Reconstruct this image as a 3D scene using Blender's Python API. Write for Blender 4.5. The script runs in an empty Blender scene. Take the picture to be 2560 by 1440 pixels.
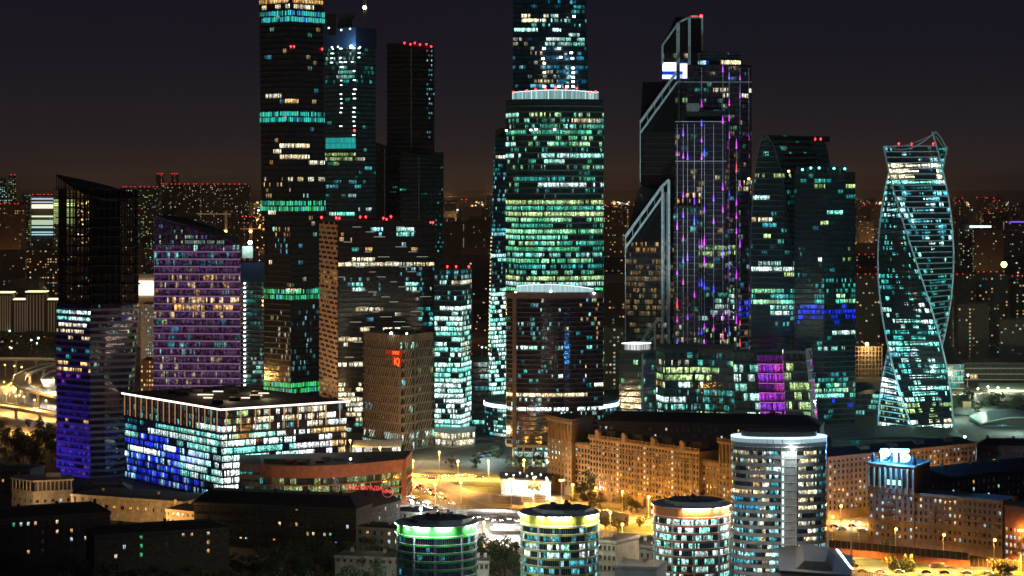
import bpy, math, random
from mathutils import Vector

# ---------------------------------------------------------------- camera, sky, exposure
SC = bpy.context.scene
COL = SC.collection
EYE, F, HY, CX = 170.0, 6000.0, 460.0, 1280.0      # eye height in metres, focal length and horizon in photograph pixels
cam_d = bpy.data.cameras.new('camera')
cam = bpy.data.objects.new('camera', cam_d)
COL.objects.link(cam)
cam.location = (0, 0, EYE)
cam.rotation_euler = (math.radians(90), 0, 0)
cam_d.sensor_width = 36.0
cam_d.lens = 36.0 * F / 2560.0
cam_d.shift_y = -(720.0 - HY) / 2560.0
cam_d.clip_start = 1.0
cam_d.clip_end = 90000.0
SC.camera = cam

world = bpy.data.worlds.new('World')
SC.world = world
world.use_nodes = True
wn, wl = world.node_tree.nodes, world.node_tree.links
wn.clear()
w_tc = wn.new('ShaderNodeTexCoord')
w_sep = wn.new('ShaderNodeSeparateXYZ')
w_ramp = wn.new('ShaderNodeValToRGB')
w_noise = wn.new('ShaderNodeTexNoise')
w_mix = wn.new('ShaderNodeMix')
w_bg = wn.new('ShaderNodeBackground')
w_out = wn.new('ShaderNodeOutputWorld')
w_map = wn.new('ShaderNodeMapRange')
w_map.inputs['From Min'].default_value = -0.004
w_map.inputs['From Max'].default_value = 0.16
wl.new(w_tc.outputs['Generated'], w_sep.inputs[0])
wl.new(w_sep.outputs['Z'], w_map.inputs['Value'])
wl.new(w_map.outputs[0], w_ramp.inputs[0])
cr = w_ramp.color_ramp
cr.elements[0].position = 0.0
cr.elements[0].color = (0.030, 0.0195, 0.0165, 1)
cr.elements[1].position = 1.0
cr.elements[1].color = (0.0072, 0.0062, 0.0125, 1)
for p, c in ((0.07, (0.0225, 0.0160, 0.0160, 1)), (0.18, (0.0145, 0.0118, 0.0155, 1)), (0.36, (0.0092, 0.0078, 0.0135, 1)), (0.6, (0.0078, 0.0066, 0.0130, 1))):
    e = cr.elements.new(p)
    e.color = c
w_noise.inputs['Scale'].default_value = 6.0
w_noise.inputs['Detail'].default_value = 3.0
wl.new(w_tc.outputs['Generated'], w_noise.inputs['Vector'])
w_nm = wn.new('ShaderNodeMapRange')
w_nm.inputs['To Min'].default_value = 0.85
w_nm.inputs['To Max'].default_value = 1.15
wl.new(w_noise.outputs[0], w_nm.inputs['Value'])
wl.new(w_ramp.outputs[0], w_bg.inputs['Color'])
wl.new(w_nm.outputs[0], w_bg.inputs['Strength'])
wl.new(w_bg.outputs[0], w_out.inputs['Surface'])

vs = SC.view_settings
vs.view_transform = 'Standard'
vs.look = 'None'
vs.exposure = 0.0
vs.gamma = 1.0
cy = SC.cycles
cy.max_bounces = 4
cy.diffuse_bounces = 2
cy.glossy_bounces = 2
cy.transmission_bounces = 2
cy.sample_clamp_indirect = 2.0
cy.sample_clamp_direct = 0.0
cy.caustics_reflective = False
cy.caustics_refractive = False
cy.use_denoising = True

# ---------------------------------------------------------------- measuring: photograph pixels to metres at a depth
def X(px, D): return (px - CX) / F * D
def Z(py, D): return EYE - (py - HY) / F * D
def DG(py): return F * EYE / (py - HY)                 # depth of a ground point
def G(px, py, z=0.0):
    D = F * (EYE - z) / (py - HY)
    return (X(px, D), D, z)
def PJ(p): return CX + p[0] / p[1] * F, HY + (EYE - p[2]) / p[1] * F

# ---------------------------------------------------------------- mesh builder
LOC = {}
class MB:
    def __init__(s):
        s.v, s.f, s.mi, s.uv, s.col = [], [], [], [], []
    def face(s, pts, mi=0, col=(0, 0, 0), uv=None):
        i = len(s.v)
        s.v.extend(pts)
        s.f.append(tuple(range(i, i + len(pts))))
        s.mi.append(mi); s.col.append(col); s.uv.append(uv)
        return s
    def idx(s, ids, mi=0, col=(0, 0, 0)):
        s.f.append(tuple(ids)); s.mi.append(mi); s.col.append(col); s.uv.append(None)
    def loft(s, rings, mis=None, cap0=True, cap1=True, mcap=0, col=(0, 0, 0)):
        n = len(rings[0]); b = len(s.v)
        for r in rings: s.v.extend(r)
        for k in range(len(rings) - 1):
            m = mis[k] if mis else 0
            for i in range(n):
                j = (i + 1) % n
                s.idx((b + k*n + i, b + k*n + j, b + (k+1)*n + j, b + (k+1)*n + i), m, col)
        if cap0: s.idx([b + i for i in range(n)][::-1], mcap, col)
        if cap1: s.idx([b + (len(rings)-1)*n + i for i in range(n)], mcap, col)
        return s
    def box(s, c, size, rz=0.0, mi=0, col=(0, 0, 0)):
        hx, hy, hz = size[0]/2, size[1]/2, size[2]/2
        ca, sa = math.cos(rz), math.sin(rz)
        r = []
        for z in (-hz, hz):
            r.append([(c[0] + x*ca - y*sa, c[1] + x*sa + y*ca, c[2] + z) for x, y in ((-hx,-hy),(hx,-hy),(hx,hy),(-hx,hy))])
        return s.loft(r, [mi], True, True, mi, col)
    def cyl(s, x, y, z0, z1, r0, r1=None, n=12, mi=0, col=(0, 0, 0)):
        r1 = r0 if r1 is None else r1
        return s.loft([[(x + r*math.cos(2*math.pi*i/n), y + r*math.sin(2*math.pi*i/n), z) for i in range(n)] for z, r in ((z0, r0), (z1, r1))], [mi], True, True, mi, col)
    def tube(s, p, q, r, n=6, mi=0, col=(0, 0, 0), r1=None):
        p, q = Vector(p), Vector(q); d = (q - p).normalized()
        u = d.orthogonal().normalized(); w = d.cross(u)
        r1 = r if r1 is None else r1
        return s.loft([[tuple(c + u*(rr*math.cos(2*math.pi*i/n)) + w*(rr*math.sin(2*math.pi*i/n))) for i in range(n)] for c, rr in ((p, r), (q, r1))], [mi], True, True, mi, col)
    def bar(s, p, q, wx, wy, mi=0, col=(0, 0, 0)):
        """square bar from p to q: wx across the picture, wy in depth"""
        p, q = Vector(p), Vector(q); d = (q - p).normalized()
        u = d.cross(Vector((0, 1, 0))).normalized()
        w = Vector((0, 1, 0)) if abs(d.y) < .9 else Vector((1, 0, 0))
        ring = ((-1,-1),(1,-1),(1,1),(-1,1))
        return s.loft([[tuple(c + u*(a*wx/2) + w*(b*wy/2)) for a, b in ring] for c in (p, q)], [mi], True, True, mi, col)
    def ball(s, c, r, n=10, m=6, mi=0, col=(0, 0, 0), sz=1.0):
        rings = []
        for k in range(1, m):
            a = math.pi * k / m - math.pi/2
            rings.append([(c[0] + r*math.cos(a)*math.cos(2*math.pi*i/n), c[1] + r*math.cos(a)*math.sin(2*math.pi*i/n), c[2] + sz*r*math.sin(a)) for i in range(n)])
        return s.loft(rings, [mi]*(m-2), True, True, mi, col)
    def ribbon(s, pts, w, th, mi=0, mside=None):
        """road deck along a path of points"""
        mside = mi if mside is None else mside
        rings = []
        for i, p in enumerate(pts):
            a = Vector(pts[max(0, i-1)]); b = Vector(pts[min(len(pts)-1, i+1)])
            d = (b - a); d.z = 0; d.normalize()
            nn = Vector((d.y, -d.x, 0)); p = Vector(p)
            ww = w[i] if isinstance(w, (list, tuple)) else w
            rings.append([tuple(p + nn*ww/2), tuple(p - nn*ww/2), tuple(p - nn*ww/2 - Vector((0,0,th))), tuple(p + nn*ww/2 - Vector((0,0,th)))])
        b = len(s.v)
        for r in rings: s.v.extend(r)
        for k in range(len(rings)-1):
            for i in range(4):
                j = (i+1) % 4
                s.idx((b+k*4+i, b+k*4+j, b+(k+1)*4+j, b+(k+1)*4+i)[::-1], mi if i == 0 else mside)
        s.idx([b, b+1, b+2, b+3], mside); s.idx([b+(len(rings)-1)*4+i for i in (3,2,1,0)], mside)
        return s
    def build(s, name, mats, parent=None, smooth=False):
        me = bpy.data.meshes.new(name)
        o = LOC.get(parent.name, (0, 0, 0)) if parent else (0, 0, 0)
        me.from_pydata([(a[0]-o[0], a[1]-o[1], a[2]-o[2]) for a in s.v], [], s.f)
        if not isinstance(mats, (list, tuple)): mats = [mats]
        for m in mats: me.materials.append(m)
        if len(mats) > 1: me.polygons.foreach_set('material_index', s.mi)
        if any(c != (0, 0, 0) for c in s.col):
            at = me.color_attributes.new('glow', 'FLOAT_COLOR', 'CORNER')
            buf = []
            for fc, c in zip(s.f, s.col): buf.extend((c[0], c[1], c[2], 1.0) * len(fc))
            at.data.foreach_set('color', buf)
        if any(u is not None for u in s.uv):
            ul = me.uv_layers.new(name='uv')
            buf = []
            for fc, u in zip(s.f, s.uv):
                buf.extend(u if u is not None else (0.0, 0.0) * len(fc))
            ul.data.foreach_set('uv', buf)
        if smooth: me.polygons.foreach_set('use_smooth', [True]*len(s.f))
        ob = bpy.data.objects.new(name, me)
        COL.objects.link(ob)
        if parent:
            ob.parent = parent
            LOC[ob.name] = o
        return ob

def tag(o, label=None, cat=None, group=None, kind=None):
    if label: o['label'] = label
    if cat: o['category'] = cat
    if group: o['group'] = group
    if kind: o['kind'] = kind
    return o
def thing(name, label, cat, loc, group=None):
    o = bpy.data.objects.new(name, None)
    COL.objects.link(o)
    o.empty_display_size = 1.0
    o.location = loc
    LOC[o.name] = tuple(loc)
    return tag(o, label, cat, group)
def copy_tree(o, parent=None):
    c = o.copy(); COL.objects.link(c)
    if parent: c.parent = parent
    for ch in o.children: copy_tree(ch, c)
    return c
def structure(ob): ob['kind'] = 'structure'; return ob

# ---------------------------------------------------------------- materials
def mat(name, c, rough=0.7, var=0.25, scale=0.4, metal=0.0, spec=0.5, glow=None, bump=0.0):
    m = bpy.data.materials.new(name); m.use_nodes = True
    n, l = m.node_tree.nodes, m.node_tree.links
    b = n['Principled BSDF']
    b.inputs['Roughness'].default_value = rough
    b.inputs['Metallic'].default_value = metal
    b.inputs['Specular IOR Level'].default_value = spec
    tc = n.new('ShaderNodeTexCoord')
    nz = n.new('ShaderNodeTexNoise'); nz.inputs['Scale'].default_value = scale; nz.inputs['Detail'].default_value = 5
    l.new(tc.outputs['Object'], nz.inputs['Vector'])
    rp = n.new('ShaderNodeValToRGB')
    rp.color_ramp.elements[0].position = .3; rp.color_ramp.elements[1].position = .7
    rp.color_ramp.elements[0].color = tuple(x*(1-var) for x in c) + (1,)
    rp.color_ramp.elements[1].color = tuple(min(1, x*(1+var)) for x in c) + (1,)
    l.new(nz.outputs[0], rp.inputs[0]); l.new(rp.outputs[0], b.inputs['Base Color'])
    if bump:
        bp = n.new('ShaderNodeBump'); bp.inputs['Strength'].default_value = bump
        l.new(nz.outputs[0], bp.inputs['Height']); l.new(bp.outputs[0], b.inputs['Normal'])
    if glow:
        b.inputs['Emission Color'].default_value = tuple(glow[:3]) + (1,)
        b.inputs['Emission Strength'].default_value = glow[3] if len(glow) > 3 else 1.0
    return m
def window_material(name, detail=True, rough=0.1, spec=0.6, scale=1.1, base=(0.012, 0.014, 0.016)):
    """glass: each pane's lamp colour or painted sheen sits in the attribute «glow»; the room behind breaks it up"""
    m = bpy.data.materials.new(name); m.use_nodes = True
    m.cycles.emission_sampling = 'NONE'
    n, l = m.node_tree.nodes, m.node_tree.links
    b = n['Principled BSDF']
    b.inputs['Base Color'].default_value = base + (1,)
    b.inputs['Roughness'].default_value = rough
    b.inputs['Specular IOR Level'].default_value = spec
    at = n.new('ShaderNodeAttribute'); at.attribute_name = 'glow'
    b.inputs['Emission Strength'].default_value = 1.0
    if not detail:
        l.new(at.outputs['Color'], b.inputs['Emission Color'])
        return m
    ge = n.new('ShaderNodeNewGeometry')
    nz = n.new('ShaderNodeTexNoise'); nz.inputs['Scale'].default_value = scale; nz.inputs['Detail'].default_value = 2
    l.new(ge.outputs['Position'], nz.inputs['Vector'])
    mr = n.new('ShaderNodeMapRange')
    mr.inputs['From Min'].default_value = .36; mr.inputs['From Max'].default_value = .64
    mr.inputs['To Min'].default_value = .12; mr.inputs['To Max'].default_value = 1.6
    l.new(nz.outputs[0], mr.inputs['Value'])
    uv = n.new('ShaderNodeUVMap'); uv.uv_map = 'uv'
    sp = n.new('ShaderNodeSeparateXYZ'); l.new(uv.outputs[0], sp.inputs[0])
    nz2 = n.new('ShaderNodeTexNoise'); nz2.inputs['Scale'].default_value = scale*1.6
    l.new(ge.outputs['Position'], nz2.inputs['Vector'])
    a1 = n.new('ShaderNodeMath'); a1.operation = 'ADD'; l.new(sp.outputs['Y'], a1.inputs[0]); l.new(nz2.outputs[0], a1.inputs[1])
    m2 = n.new('ShaderNodeMapRange'); m2.inputs['From Min'].default_value = .55; m2.inputs['From Max'].default_value = .95
    m2.inputs['To Min'].default_value = .25; m2.inputs['To Max'].default_value = 1.0
    l.new(a1.outputs[0], m2.inputs['Value'])
    mu = n.new('ShaderNodeMath'); mu.operation = 'MULTIPLY'; l.new(mr.outputs[0], mu.inputs[0]); l.new(m2.outputs[0], mu.inputs[1])
    vm = n.new('ShaderNodeVectorMath'); vm.operation = 'SCALE'
    l.new(at.outputs['Color'], vm.inputs[0]); l.new(mu.outputs[0], vm.inputs['Scale'])
    l.new(vm.outputs[0], b.inputs['Emission Color'])
    # slightly uneven panes
    n3 = n.new('ShaderNodeTexNoise'); n3.inputs['Scale'].default_value = .35
    l.new(ge.outputs['Position'], n3.inputs['Vector'])
    bp = n.new('ShaderNodeBump'); bp.inputs['Strength'].default_value = .25; bp.inputs['Distance'].default_value = .3
    l.new(n3.outputs[0], bp.inputs['Height']); l.new(bp.outputs[0], b.inputs['Normal'])
    return m
def lamp_material(name, c, s, sample=False):
    m = bpy.data.materials.new(name); m.use_nodes = True
    b = m.node_tree.nodes['Principled BSDF']
    b.inputs['Base Color'].default_value = (.8, .8, .8, 1)
    b.inputs['Emission Color'].default_value = tuple(c) + (1,)
    b.inputs['Emission Strength'].default_value = s
    if not sample: m.cycles.emission_sampling = 'NONE'
    return m

GLASS = window_material('office_glass')
GLASS_M = window_material('mirror_glass', rough=.06, spec=1.0, scale=.5, base=(.02, .018, .026))
HOME = window_material('home_glass', rough=.15, scale=1.6)
LED = window_material('led_panel', detail=False, rough=.5)
DARK = mat('dark_cladding', (.022, .024, .028), .45)
DARKER = mat('black_cladding', (.012, .012, .014), .5)
LEDGE = mat('grey_ledge', (.14, .14, .14), .5)
TEALC = mat('teal_cladding', (.03, .06, .065), .4)
BROWN = mat('brown_frame_cladding', (.30, .20, .16), .6)
STONE = mat('sand_stone', (.38, .26, .135), .8)
STONE2 = mat('grey_sand_stone', (.27, .195, .14), .8)
CREAM = mat('cream_render', (.55, .46, .34), .85)
PLASTER = mat('yellow_grey_plaster', (.30, .27, .22), .9)
DPLASTER = mat('dark_plaster', (.075, .065, .052), .9)
BRICK = mat('red_brick', (.30, .12, .08), .85)
ROOF = mat('dark_tin_roof', (.035, .033, .032), .6)
ROOF2 = mat('bitumen_roof', (.05, .05, .052), .8)
CONC = mat('concrete', (.30, .29, .27), .85)
PALE = mat('pale_panel', (.62, .63, .62), .5)
WHITE = mat('white_paint', (.78, .80, .80), .45)
STEEL = mat('galvanised_steel', (.45, .45, .44), .4, metal=.4)
ASPH = mat('asphalt', (.12, .115, .11), .75, scale=.08)
ASPHL = mat('worn_asphalt', (.20, .19, .175), .7, scale=.15)
PAVE = mat('paving', (.30, .28, .25), .85, scale=.3)
GRASS = mat('lawn', (.055, .085, .025), .95, scale=.12, var=.4)
SOIL = mat('city_ground', (.060, .050, .042), .95, scale=.01, var=.5)
LINE = mat('road_paint', (.75, .75, .72), .6)
LEAF = mat('dark_leaves', (.050, .075, .028), .8, scale=1.2, var=.5)
LEAF2 = mat('olive_leaves', (.085, .085, .03), .8, scale=1.2, var=.5)
BARK = mat('bark', (.09, .065, .045), .95)
NET = mat('blue_netting', (.012, .05, .15), .8, glow=None)
RED_L = lamp_material('red_beacon', (1, .02, .03), 9)
SODIUM = lamp_material('sodium_lamp', (1, .58, .15), 5)
WLAMP = lamp_material('white_lamp', (.80, 1, 1), 12)
GLOWER = lamp_material('cold_rim_light', (.80, .95, 1), 3.2)

PAL = {
 'teal': [(.03,.42,.38),(.06,.62,.55),(.15,.80,.72),(.02,.28,.30)],
 'mint': [(.42,1,.82),(.62,1,.92),(.22,.80,.66),(.75,1,.95)],
 'green': [(.10,.66,.30),(.32,.90,.46),(.50,1,.50),(.06,.50,.34),(.20,.80,.55)],
 'lime': [(.55,.85,.30),(.70,.95,.40),(.40,.70,.30)],
 'warm': [(1,.62,.24),(1,.74,.38),(1,.52,.16)],
 'cream': [(1,.88,.58),(1,.80,.45),(.95,.94,.72)],
 'blue': [(.01,.03,1.0),(.03,.06,.8),(.0,.02,.5)],
 'cyan': [(.16,.64,.72),(.48,.96,1),(.05,.38,.46)],
 'azure': [(.02,.26,.46),(.14,.55,.80),(.01,.15,.28),(.35,.80,.95)],
 'white': [(1,1,1),(.80,1,1),(.92,1,.95)],
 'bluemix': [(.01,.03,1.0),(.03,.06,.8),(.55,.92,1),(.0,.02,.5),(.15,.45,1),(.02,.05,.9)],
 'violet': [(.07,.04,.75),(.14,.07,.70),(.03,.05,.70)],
 'purple': [(.50,.04,.75),(.30,.04,.7),(.75,.06,.6)],
 'mix': [(1,.62,.24),(.42,1,.82),(.12,.52,.85),(1,.88,.58),(.1,.66,.5)],
}

# ---------------------------------------------------------------- footprints and storeys
def offset(poly, d):
    n = len(poly); r = []
    for i in range(n):
        a, b, c = poly[i-1], poly[i], poly[(i+1) % n]
        d1 = (b[0]-a[0], b[1]-a[1]); d2 = (c[0]-b[0], c[1]-b[1])
        l1 = math.hypot(*d1) or 1; l2 = math.hypot(*d2) or 1
        n1 = (d1[1]/l1, -d1[0]/l1); n2 = (d2[1]/l2, -d2[0]/l2)
        m = (n1[0]+n2[0], n1[1]+n2[1]); k = m[0]*n1[0]+m[1]*n1[1]
        if k < .25: r.append((b[0]+n1[0]*d, b[1]+n1[1]*d))
        else: r.append((b[0]+m[0]*d/k, b[1]+m[1]*d/k))
    return r
def fpz(fp, z): return fp(z) if callable(fp) else fp
def quad(xl, xc, xr, D, dl, dr):
    """near corner at pixel column xc, its left wall running back to xl, its right wall to xr"""
    C = (X(xc, D), D); L = (X(xl, D+dl), D+dl); R = (X(xr, D+dr), D+dr)
    return [C, R, (L[0]+R[0]-C[0], L[1]+R[1]-C[1]), L]
def bowed(xl, xr, D, sag, depth, n=14, dl=0, dr=0, extra_left=None):
    """front bulging towards the street by sag metres"""
    pts = []
    for i in range(n+1):
        t = i/n
        d = D + dl*(1-t) + dr*t - sag*4*t*(1-t)
        pts.append((X(xl + (xr-xl)*t, d), d))
    L, R = pts[0], pts[-1]
    return pts + [(R[0], R[1]+depth), (L[0], L[1]+depth)]
def circle(cx, cyy, r, n=40, ry=None):
    ry = r if ry is None else ry
    return [(cx + r*math.cos(2*math.pi*i/n - math.pi/2), cyy + ry*math.sin(2*math.pi*i/n - math.pi/2)) for i in range(n)]
def crenel(poly, period, fin, out):
    r = []
    n = len(poly)
    for i in range(n):
        a, b = poly[i], poly[(i+1) % n]
        dx, dy = b[0]-a[0], b[1]-a[1]; l = math.hypot(dx, dy); u = (dx/l, dy/l); nn = (u[1], -u[0])
        k = max(1, round(l/period)); p = l/k
        r.append(a)
        for j in range(1, k):
            s = j*p
            for t, o in ((s-fin/2, 0), (s-fin/2, out), (s+fin/2, out), (s+fin/2, 0)):
                r.append((a[0]+u[0]*t+nn[0]*o, a[1]+u[1]*t+nn[1]*o))
    return r
def ring(poly, z, d=0.0):
    p = offset(poly, d) if d else poly
    return [(a[0], a[1], z) for a in p]
def centre(poly): return (sum(p[0] for p in poly)/len(poly), sum(p[1] for p in poly)/len(poly))

def wall(root, fp, z0, z1, n, mats, ledge=.25, lh=.5, name='wall', parapet=1.2, top=None, mledge=1, fins=None, foot=None):
    """storeys as one shell, a proud ledge at every floor; top: heights of the roof corners"""
    rings, mis = [], []
    h = (z1-z0)/n
    ft = (lambda p: crenel(p, *fins)) if fins else (lambda p: p)
    for k in range(n):
        za = z0 + k*h; p = fpz(fp, za + .001); q = fpz(fp, za + h - .001)
        if ledge > 0:
            rings += [ring(ft(offset(p, ledge)), za), ring(ft(offset(p, ledge)), za+lh)]; mis += [mledge, mledge]
            rings += [ring(ft(p), za+lh), ring(ft(q), za+h)]; mis += [0, mledge]
        else:
            rings += [ring(ft(p), za), ring(ft(q), za+h)]; mis += [0, 0]
    p = fpz(fp, z1 - .001)
    if parapet:
        rings.append(ring(ft(p), z1)); mis.append(0)
        if top: rings.append([(a[0], a[1], z1+parapet+t) for a, t in zip(ft(p), top)])
        else: rings.append(ring(ft(p), z1+parapet))
        mis.append(0)
    mb = MB(); mb.loft(rings, mis[:len(rings)-1], True, True, min(2, len(mats)-1))
    return mb.build(name, mats, root)

GAIN = 1.75
FINE = .62
def hashr(*a): return random.Random(repr(a)).random
def storeys(root, fp, z0, z1, n, pane, rects=(), base=(.05, 'teal', .4), seed=0, win=(.2, .97), off=.07, lh=.5, run=3, dim=(.0012, .0028, .0030),
            glass=None, gap=.14, edges=None, skip=()):
    """one glazing strip per storey; rects: photograph areas and the lamp glow or painted wash in them"""
    h = (z1-z0)/n; out = []
    cb = centre(fpz(fp, z0))
    for k in range(n):
        if k in skip: continue
        za, zb = z0 + k*h + max(lh, win[0]*h), z0 + k*h + win[1]*h
        p = offset(fpz(fp, za), off); q = offset(fpz(fp, zb), off)
        mb = MB(); m = len(p); acc = 0
        for e in range(m):
            if edges is not None and e not in edges: continue
            a, b, c, d = p[e], p[(e+1) % m], q[(e+1) % m], q[e]
            l = math.hypot(b[0]-a[0], b[1]-a[1])
            if l < .5: continue
            np_ = max(1, round(l/(pane*FINE))); g = gap*FINE/2/l*np_
            nx, ny = b[1]-a[1], a[0]-b[0]
            mid = ((a[0]+b[0])/2, (a[1]+b[1])/2)
            front = nx*mid[0] + ny*mid[1] < 0
            for i in range(np_):
                t0, t1 = (i+g)/np_, (i+1-g)/np_
                P = lambda s, w, t, zz: (s[0]+(w[0]-s[0])*t, s[1]+(w[1]-s[1])*t, zz)
                A, B, C_, D_ = P(a,b,t0,za), P(a,b,t1,za), P(d,c,t1,zb), P(d,c,t0,zb)
                cell = acc + int(i*FINE)
                col = None
                if front:
                    px, py = PJ(((A[0]+C_[0])/2, (A[1]+C_[1])/2, (za+zb)/2))
                    spec = None
                    for r in rects:
                        if r[0] <= px <= r[2] and r[1] <= py <= r[3]: spec = r; break
                    if spec is None: den, pal, bri, rn = base[0], base[1], base[2], run
                    else: den, pal, bri, rn = spec[5], spec[4], spec[6], (spec[7] if len(spec) > 7 else run)
                else: den, pal, bri, rn = base[0], base[1], base[2], run
                rn = rn*2 if den > .5 else rn
                rr = hashr(seed, k, (cell + k*5)//rn)
                on = rr(); cc = PAL[pal][int(rr()*len(PAL[pal]))]
                if pal != 'mix' and pal != 'bluemix' and rr() < .6: cc = PAL[pal][int(hashr(seed, k, pal)()*len(PAL[pal]))]
                bb = .6 + .7*rr()
                r2 = hashr(seed, k, acc + i, 'p'); pb = r2()
                if on < den and pb > .10:
                    f = GAIN*bri*bb*(.30 + 1.25*r2()**1.5)
                    col = (cc[0]*f, cc[1]*f, cc[2]*f)
                else:
                    f = .4 + 1.4*r2()
                    col = (dim[0]*f, dim[1]*f, dim[2]*f)  # faint pane glow painted in for haze and reflections
                mb.face((A, B, C_, D_), 0, col, (0,0, 1,0, 1,1, 0,1))
            acc += int(np_*FINE) + 1
        out.append(mb.build('storey_glazing', glass or GLASS, root))
    return out

def beacons(root, pts, r=.8, m=None, name='beacon'):
    r *= .72
    for p in pts:
        mb = MB(); mb.cyl(p[0], p[1], p[2]-1.2, p[2]-.3, .2, .2, 6); mb.ball(p, r, 8, 6)
        mb.build(name, m or RED_L, root)
def lamp_light(name, loc, power, color, radius=.4, kind='POINT', aim=None, angle=60, blend=.5, parent=None):
    d = bpy.data.lights.new(name, kind)
    d.energy = power; d.color = color; d.shadow_soft_size = radius
    o = bpy.data.objects.new(name, d); COL.objects.link(o)
    if parent:
        pl = LOC.get(parent.name, (0,0,0)); o.parent = parent
        o.location = tuple(loc[i]-pl[i] for i in range(3))
    else: o.location = loc
    if kind == 'SPOT':
        d.spot_size = math.radians(angle); d.spot_blend = blend
        o.rotation_euler = (Vector(aim) - Vector(loc)).to_track_quat('-Z', 'Y').to_euler()
    return o
def root_of(name, label, cat, fp, group=None):
    c = centre(fpz(fp, 0.0))
    return thing(name, label, cat, (c[0], c[1], 0.0), group)
# ---------------------------------------------------------------- ground
g = MB()
g.face(((-40000, -1000, 0), (40000, -1000, 0), (40000, 69000, 0), (-40000, 69000, 0)))
structure(g.build('ground', SOIL))

# ---------------------------------------------------------------- tower with the leaf-shaped slanted crown (unfinished)
def leaf_tower():
    D = 1385.0
    def fp(z):
        # glazed lower part: flat left front, corner, dark right front and a bulging right end that tapers down
        t = min(1.0, max(0.0, z/160.0))
        xr = 314 + 37*math.sin(min(1.0, t*1.15)*math.pi/2)
        P = [(226, D), (262, D+3), (xr-14, D+9), (xr-3, D+15), (xr, D+24), (xr-8, D+38), (226, D+52), (158, D+40), (142, D+22)]
        return [(X(a, d), d) for a, d in P]
    root = root_of('unfinished_tower', 'dark tower with bare open upper floors under a slanted leaf-shaped roof', 'tower', fp)
    zg = Z(762, D); zt = Z(500, D)
    ng = 27
    wall(root, fp, 0, zg, ng, [DARK, VIOLET_SP, ROOF], ledge=.35, lh=1.5, parapet=0)
    rects = [(140,768,226,800,'mint',.85,1.3,2),(140,800,226,822,'cream',.75,1.1,2),(140,822,226,850,'cream',.5,.6),(140,870,226,905,'teal',.35,.5),
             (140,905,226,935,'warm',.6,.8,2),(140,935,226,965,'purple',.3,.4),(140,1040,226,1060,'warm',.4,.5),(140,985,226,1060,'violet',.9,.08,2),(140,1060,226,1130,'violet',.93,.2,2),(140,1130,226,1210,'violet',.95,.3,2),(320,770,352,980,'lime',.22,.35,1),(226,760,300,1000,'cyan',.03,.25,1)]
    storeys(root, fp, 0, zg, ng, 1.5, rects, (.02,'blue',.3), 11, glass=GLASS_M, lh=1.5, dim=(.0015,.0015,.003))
    # the open frame above: floor plates, columns, core
    nf = 12; h = (zt+6-zg)/nf
    def fo(z): return offset(fp(120), -1.2)
    for k in range(nf+1):
        z = zg + k*h
        w = 1.6 + 1.0*math.sin(k*1.7) if k > 1 else .3
        MB().loft([ring(fo(0), z, w), ring(fo(0), z+.55, w)], [0]).build('floor_plate', DARKER, root)
    base = fo(0); ztops = zt+6
    def roof_z(x, y):
        pass
    cols = MB()
    for e in range(len(base)):
        a, b = base[e], base[(e+1) % len(base)]
        l = math.hypot(b[0]-a[0], b[1]-a[1]); k = max(1, round(l/3.6))
        for i in range(k):
            t = i/k
            cb = (a[0]+(b[0]-a[0])*t, a[1]+(b[1]-a[1])*t)
            c = MB(); c.box((cb[0], cb[1], (zg+ztops)/2), (.75, .75, ztops-zg)); c.build('column', DARKER, root)
    cx, cyy = centre(base)
    MB().loft([ring(quad(222, 232, 300, D+14, 6, 4), zg), ring(quad(222, 232, 300, D+14, 6, 4), ztops)], [0]).build('core', DARKER, root)
    # slanted leaf roof: high at its left tip, low and round at the right
    n = 26; front, back = [], []
    for i in range(n+1):
        t = i/n
        px = 142 + 209*t
        zc_b = Z(435 + 55*t, D)                                # back rim, straight
        sag = 34*math.sin(math.pi*min(1, t*1.02))**.8*(.55+.45*t)
        zc_f = Z(435 + 55*t + sag*(.75+.35*t), D)
        bul = math.sin(math.pi*t)
        front.append((X(px, D+22), D+22-24*bul, zc_f)); back.append((X(px, D+22), D+22+24*bul, zc_b))
    m = MB()
    for i in range(n):
        m.face((front[i], front[i+1], back[i+1], back[i]))
        lo = lambda p: (p[0], p[1], p[2]-1.3)
        m.face((lo(front[i]), lo(front[i+1]), front[i+1], front[i]))
        m.face((lo(back[i+1]), lo(back[i]), back[i], back[i+1]))
        m.face((lo(front[i+1]), lo(front[i]), lo(back[i]), lo(back[i+1])))
    m.build('roof', DARKER, root)
    for i in range(0, n+1, 1):                                 # crown lattice hanging from the front rim
        if front[i][2] > ztops + 1:
            MB().bar(front[i], (front[i][0], front[i][1], ztops), .45, .45).build('crown_post', DARKER, root)
            if i % 2 == 0:
                MB().bar(back[i], (back[i][0], back[i][1], ztops), .45, .45).build('crown_post', DARKER, root)
    for z in (Z(468, D), Z(484, D)):
        xs = [p for p in front if p[2] > z+.5]
        if len(xs) > 1: MB().bar((xs[0][0], xs[0][1], z), (xs[-1][0], xs[-1][1], z), .4, .4).build('crown_rail', DARKER, root)
    # the blue-violet wash on its foot is glow painted into its panes, plus a blue floodlight
VIOLET_SP = mat('pale_violet_spandrel', (.30, .26, .42), .6)
leaf_tower()

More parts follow.
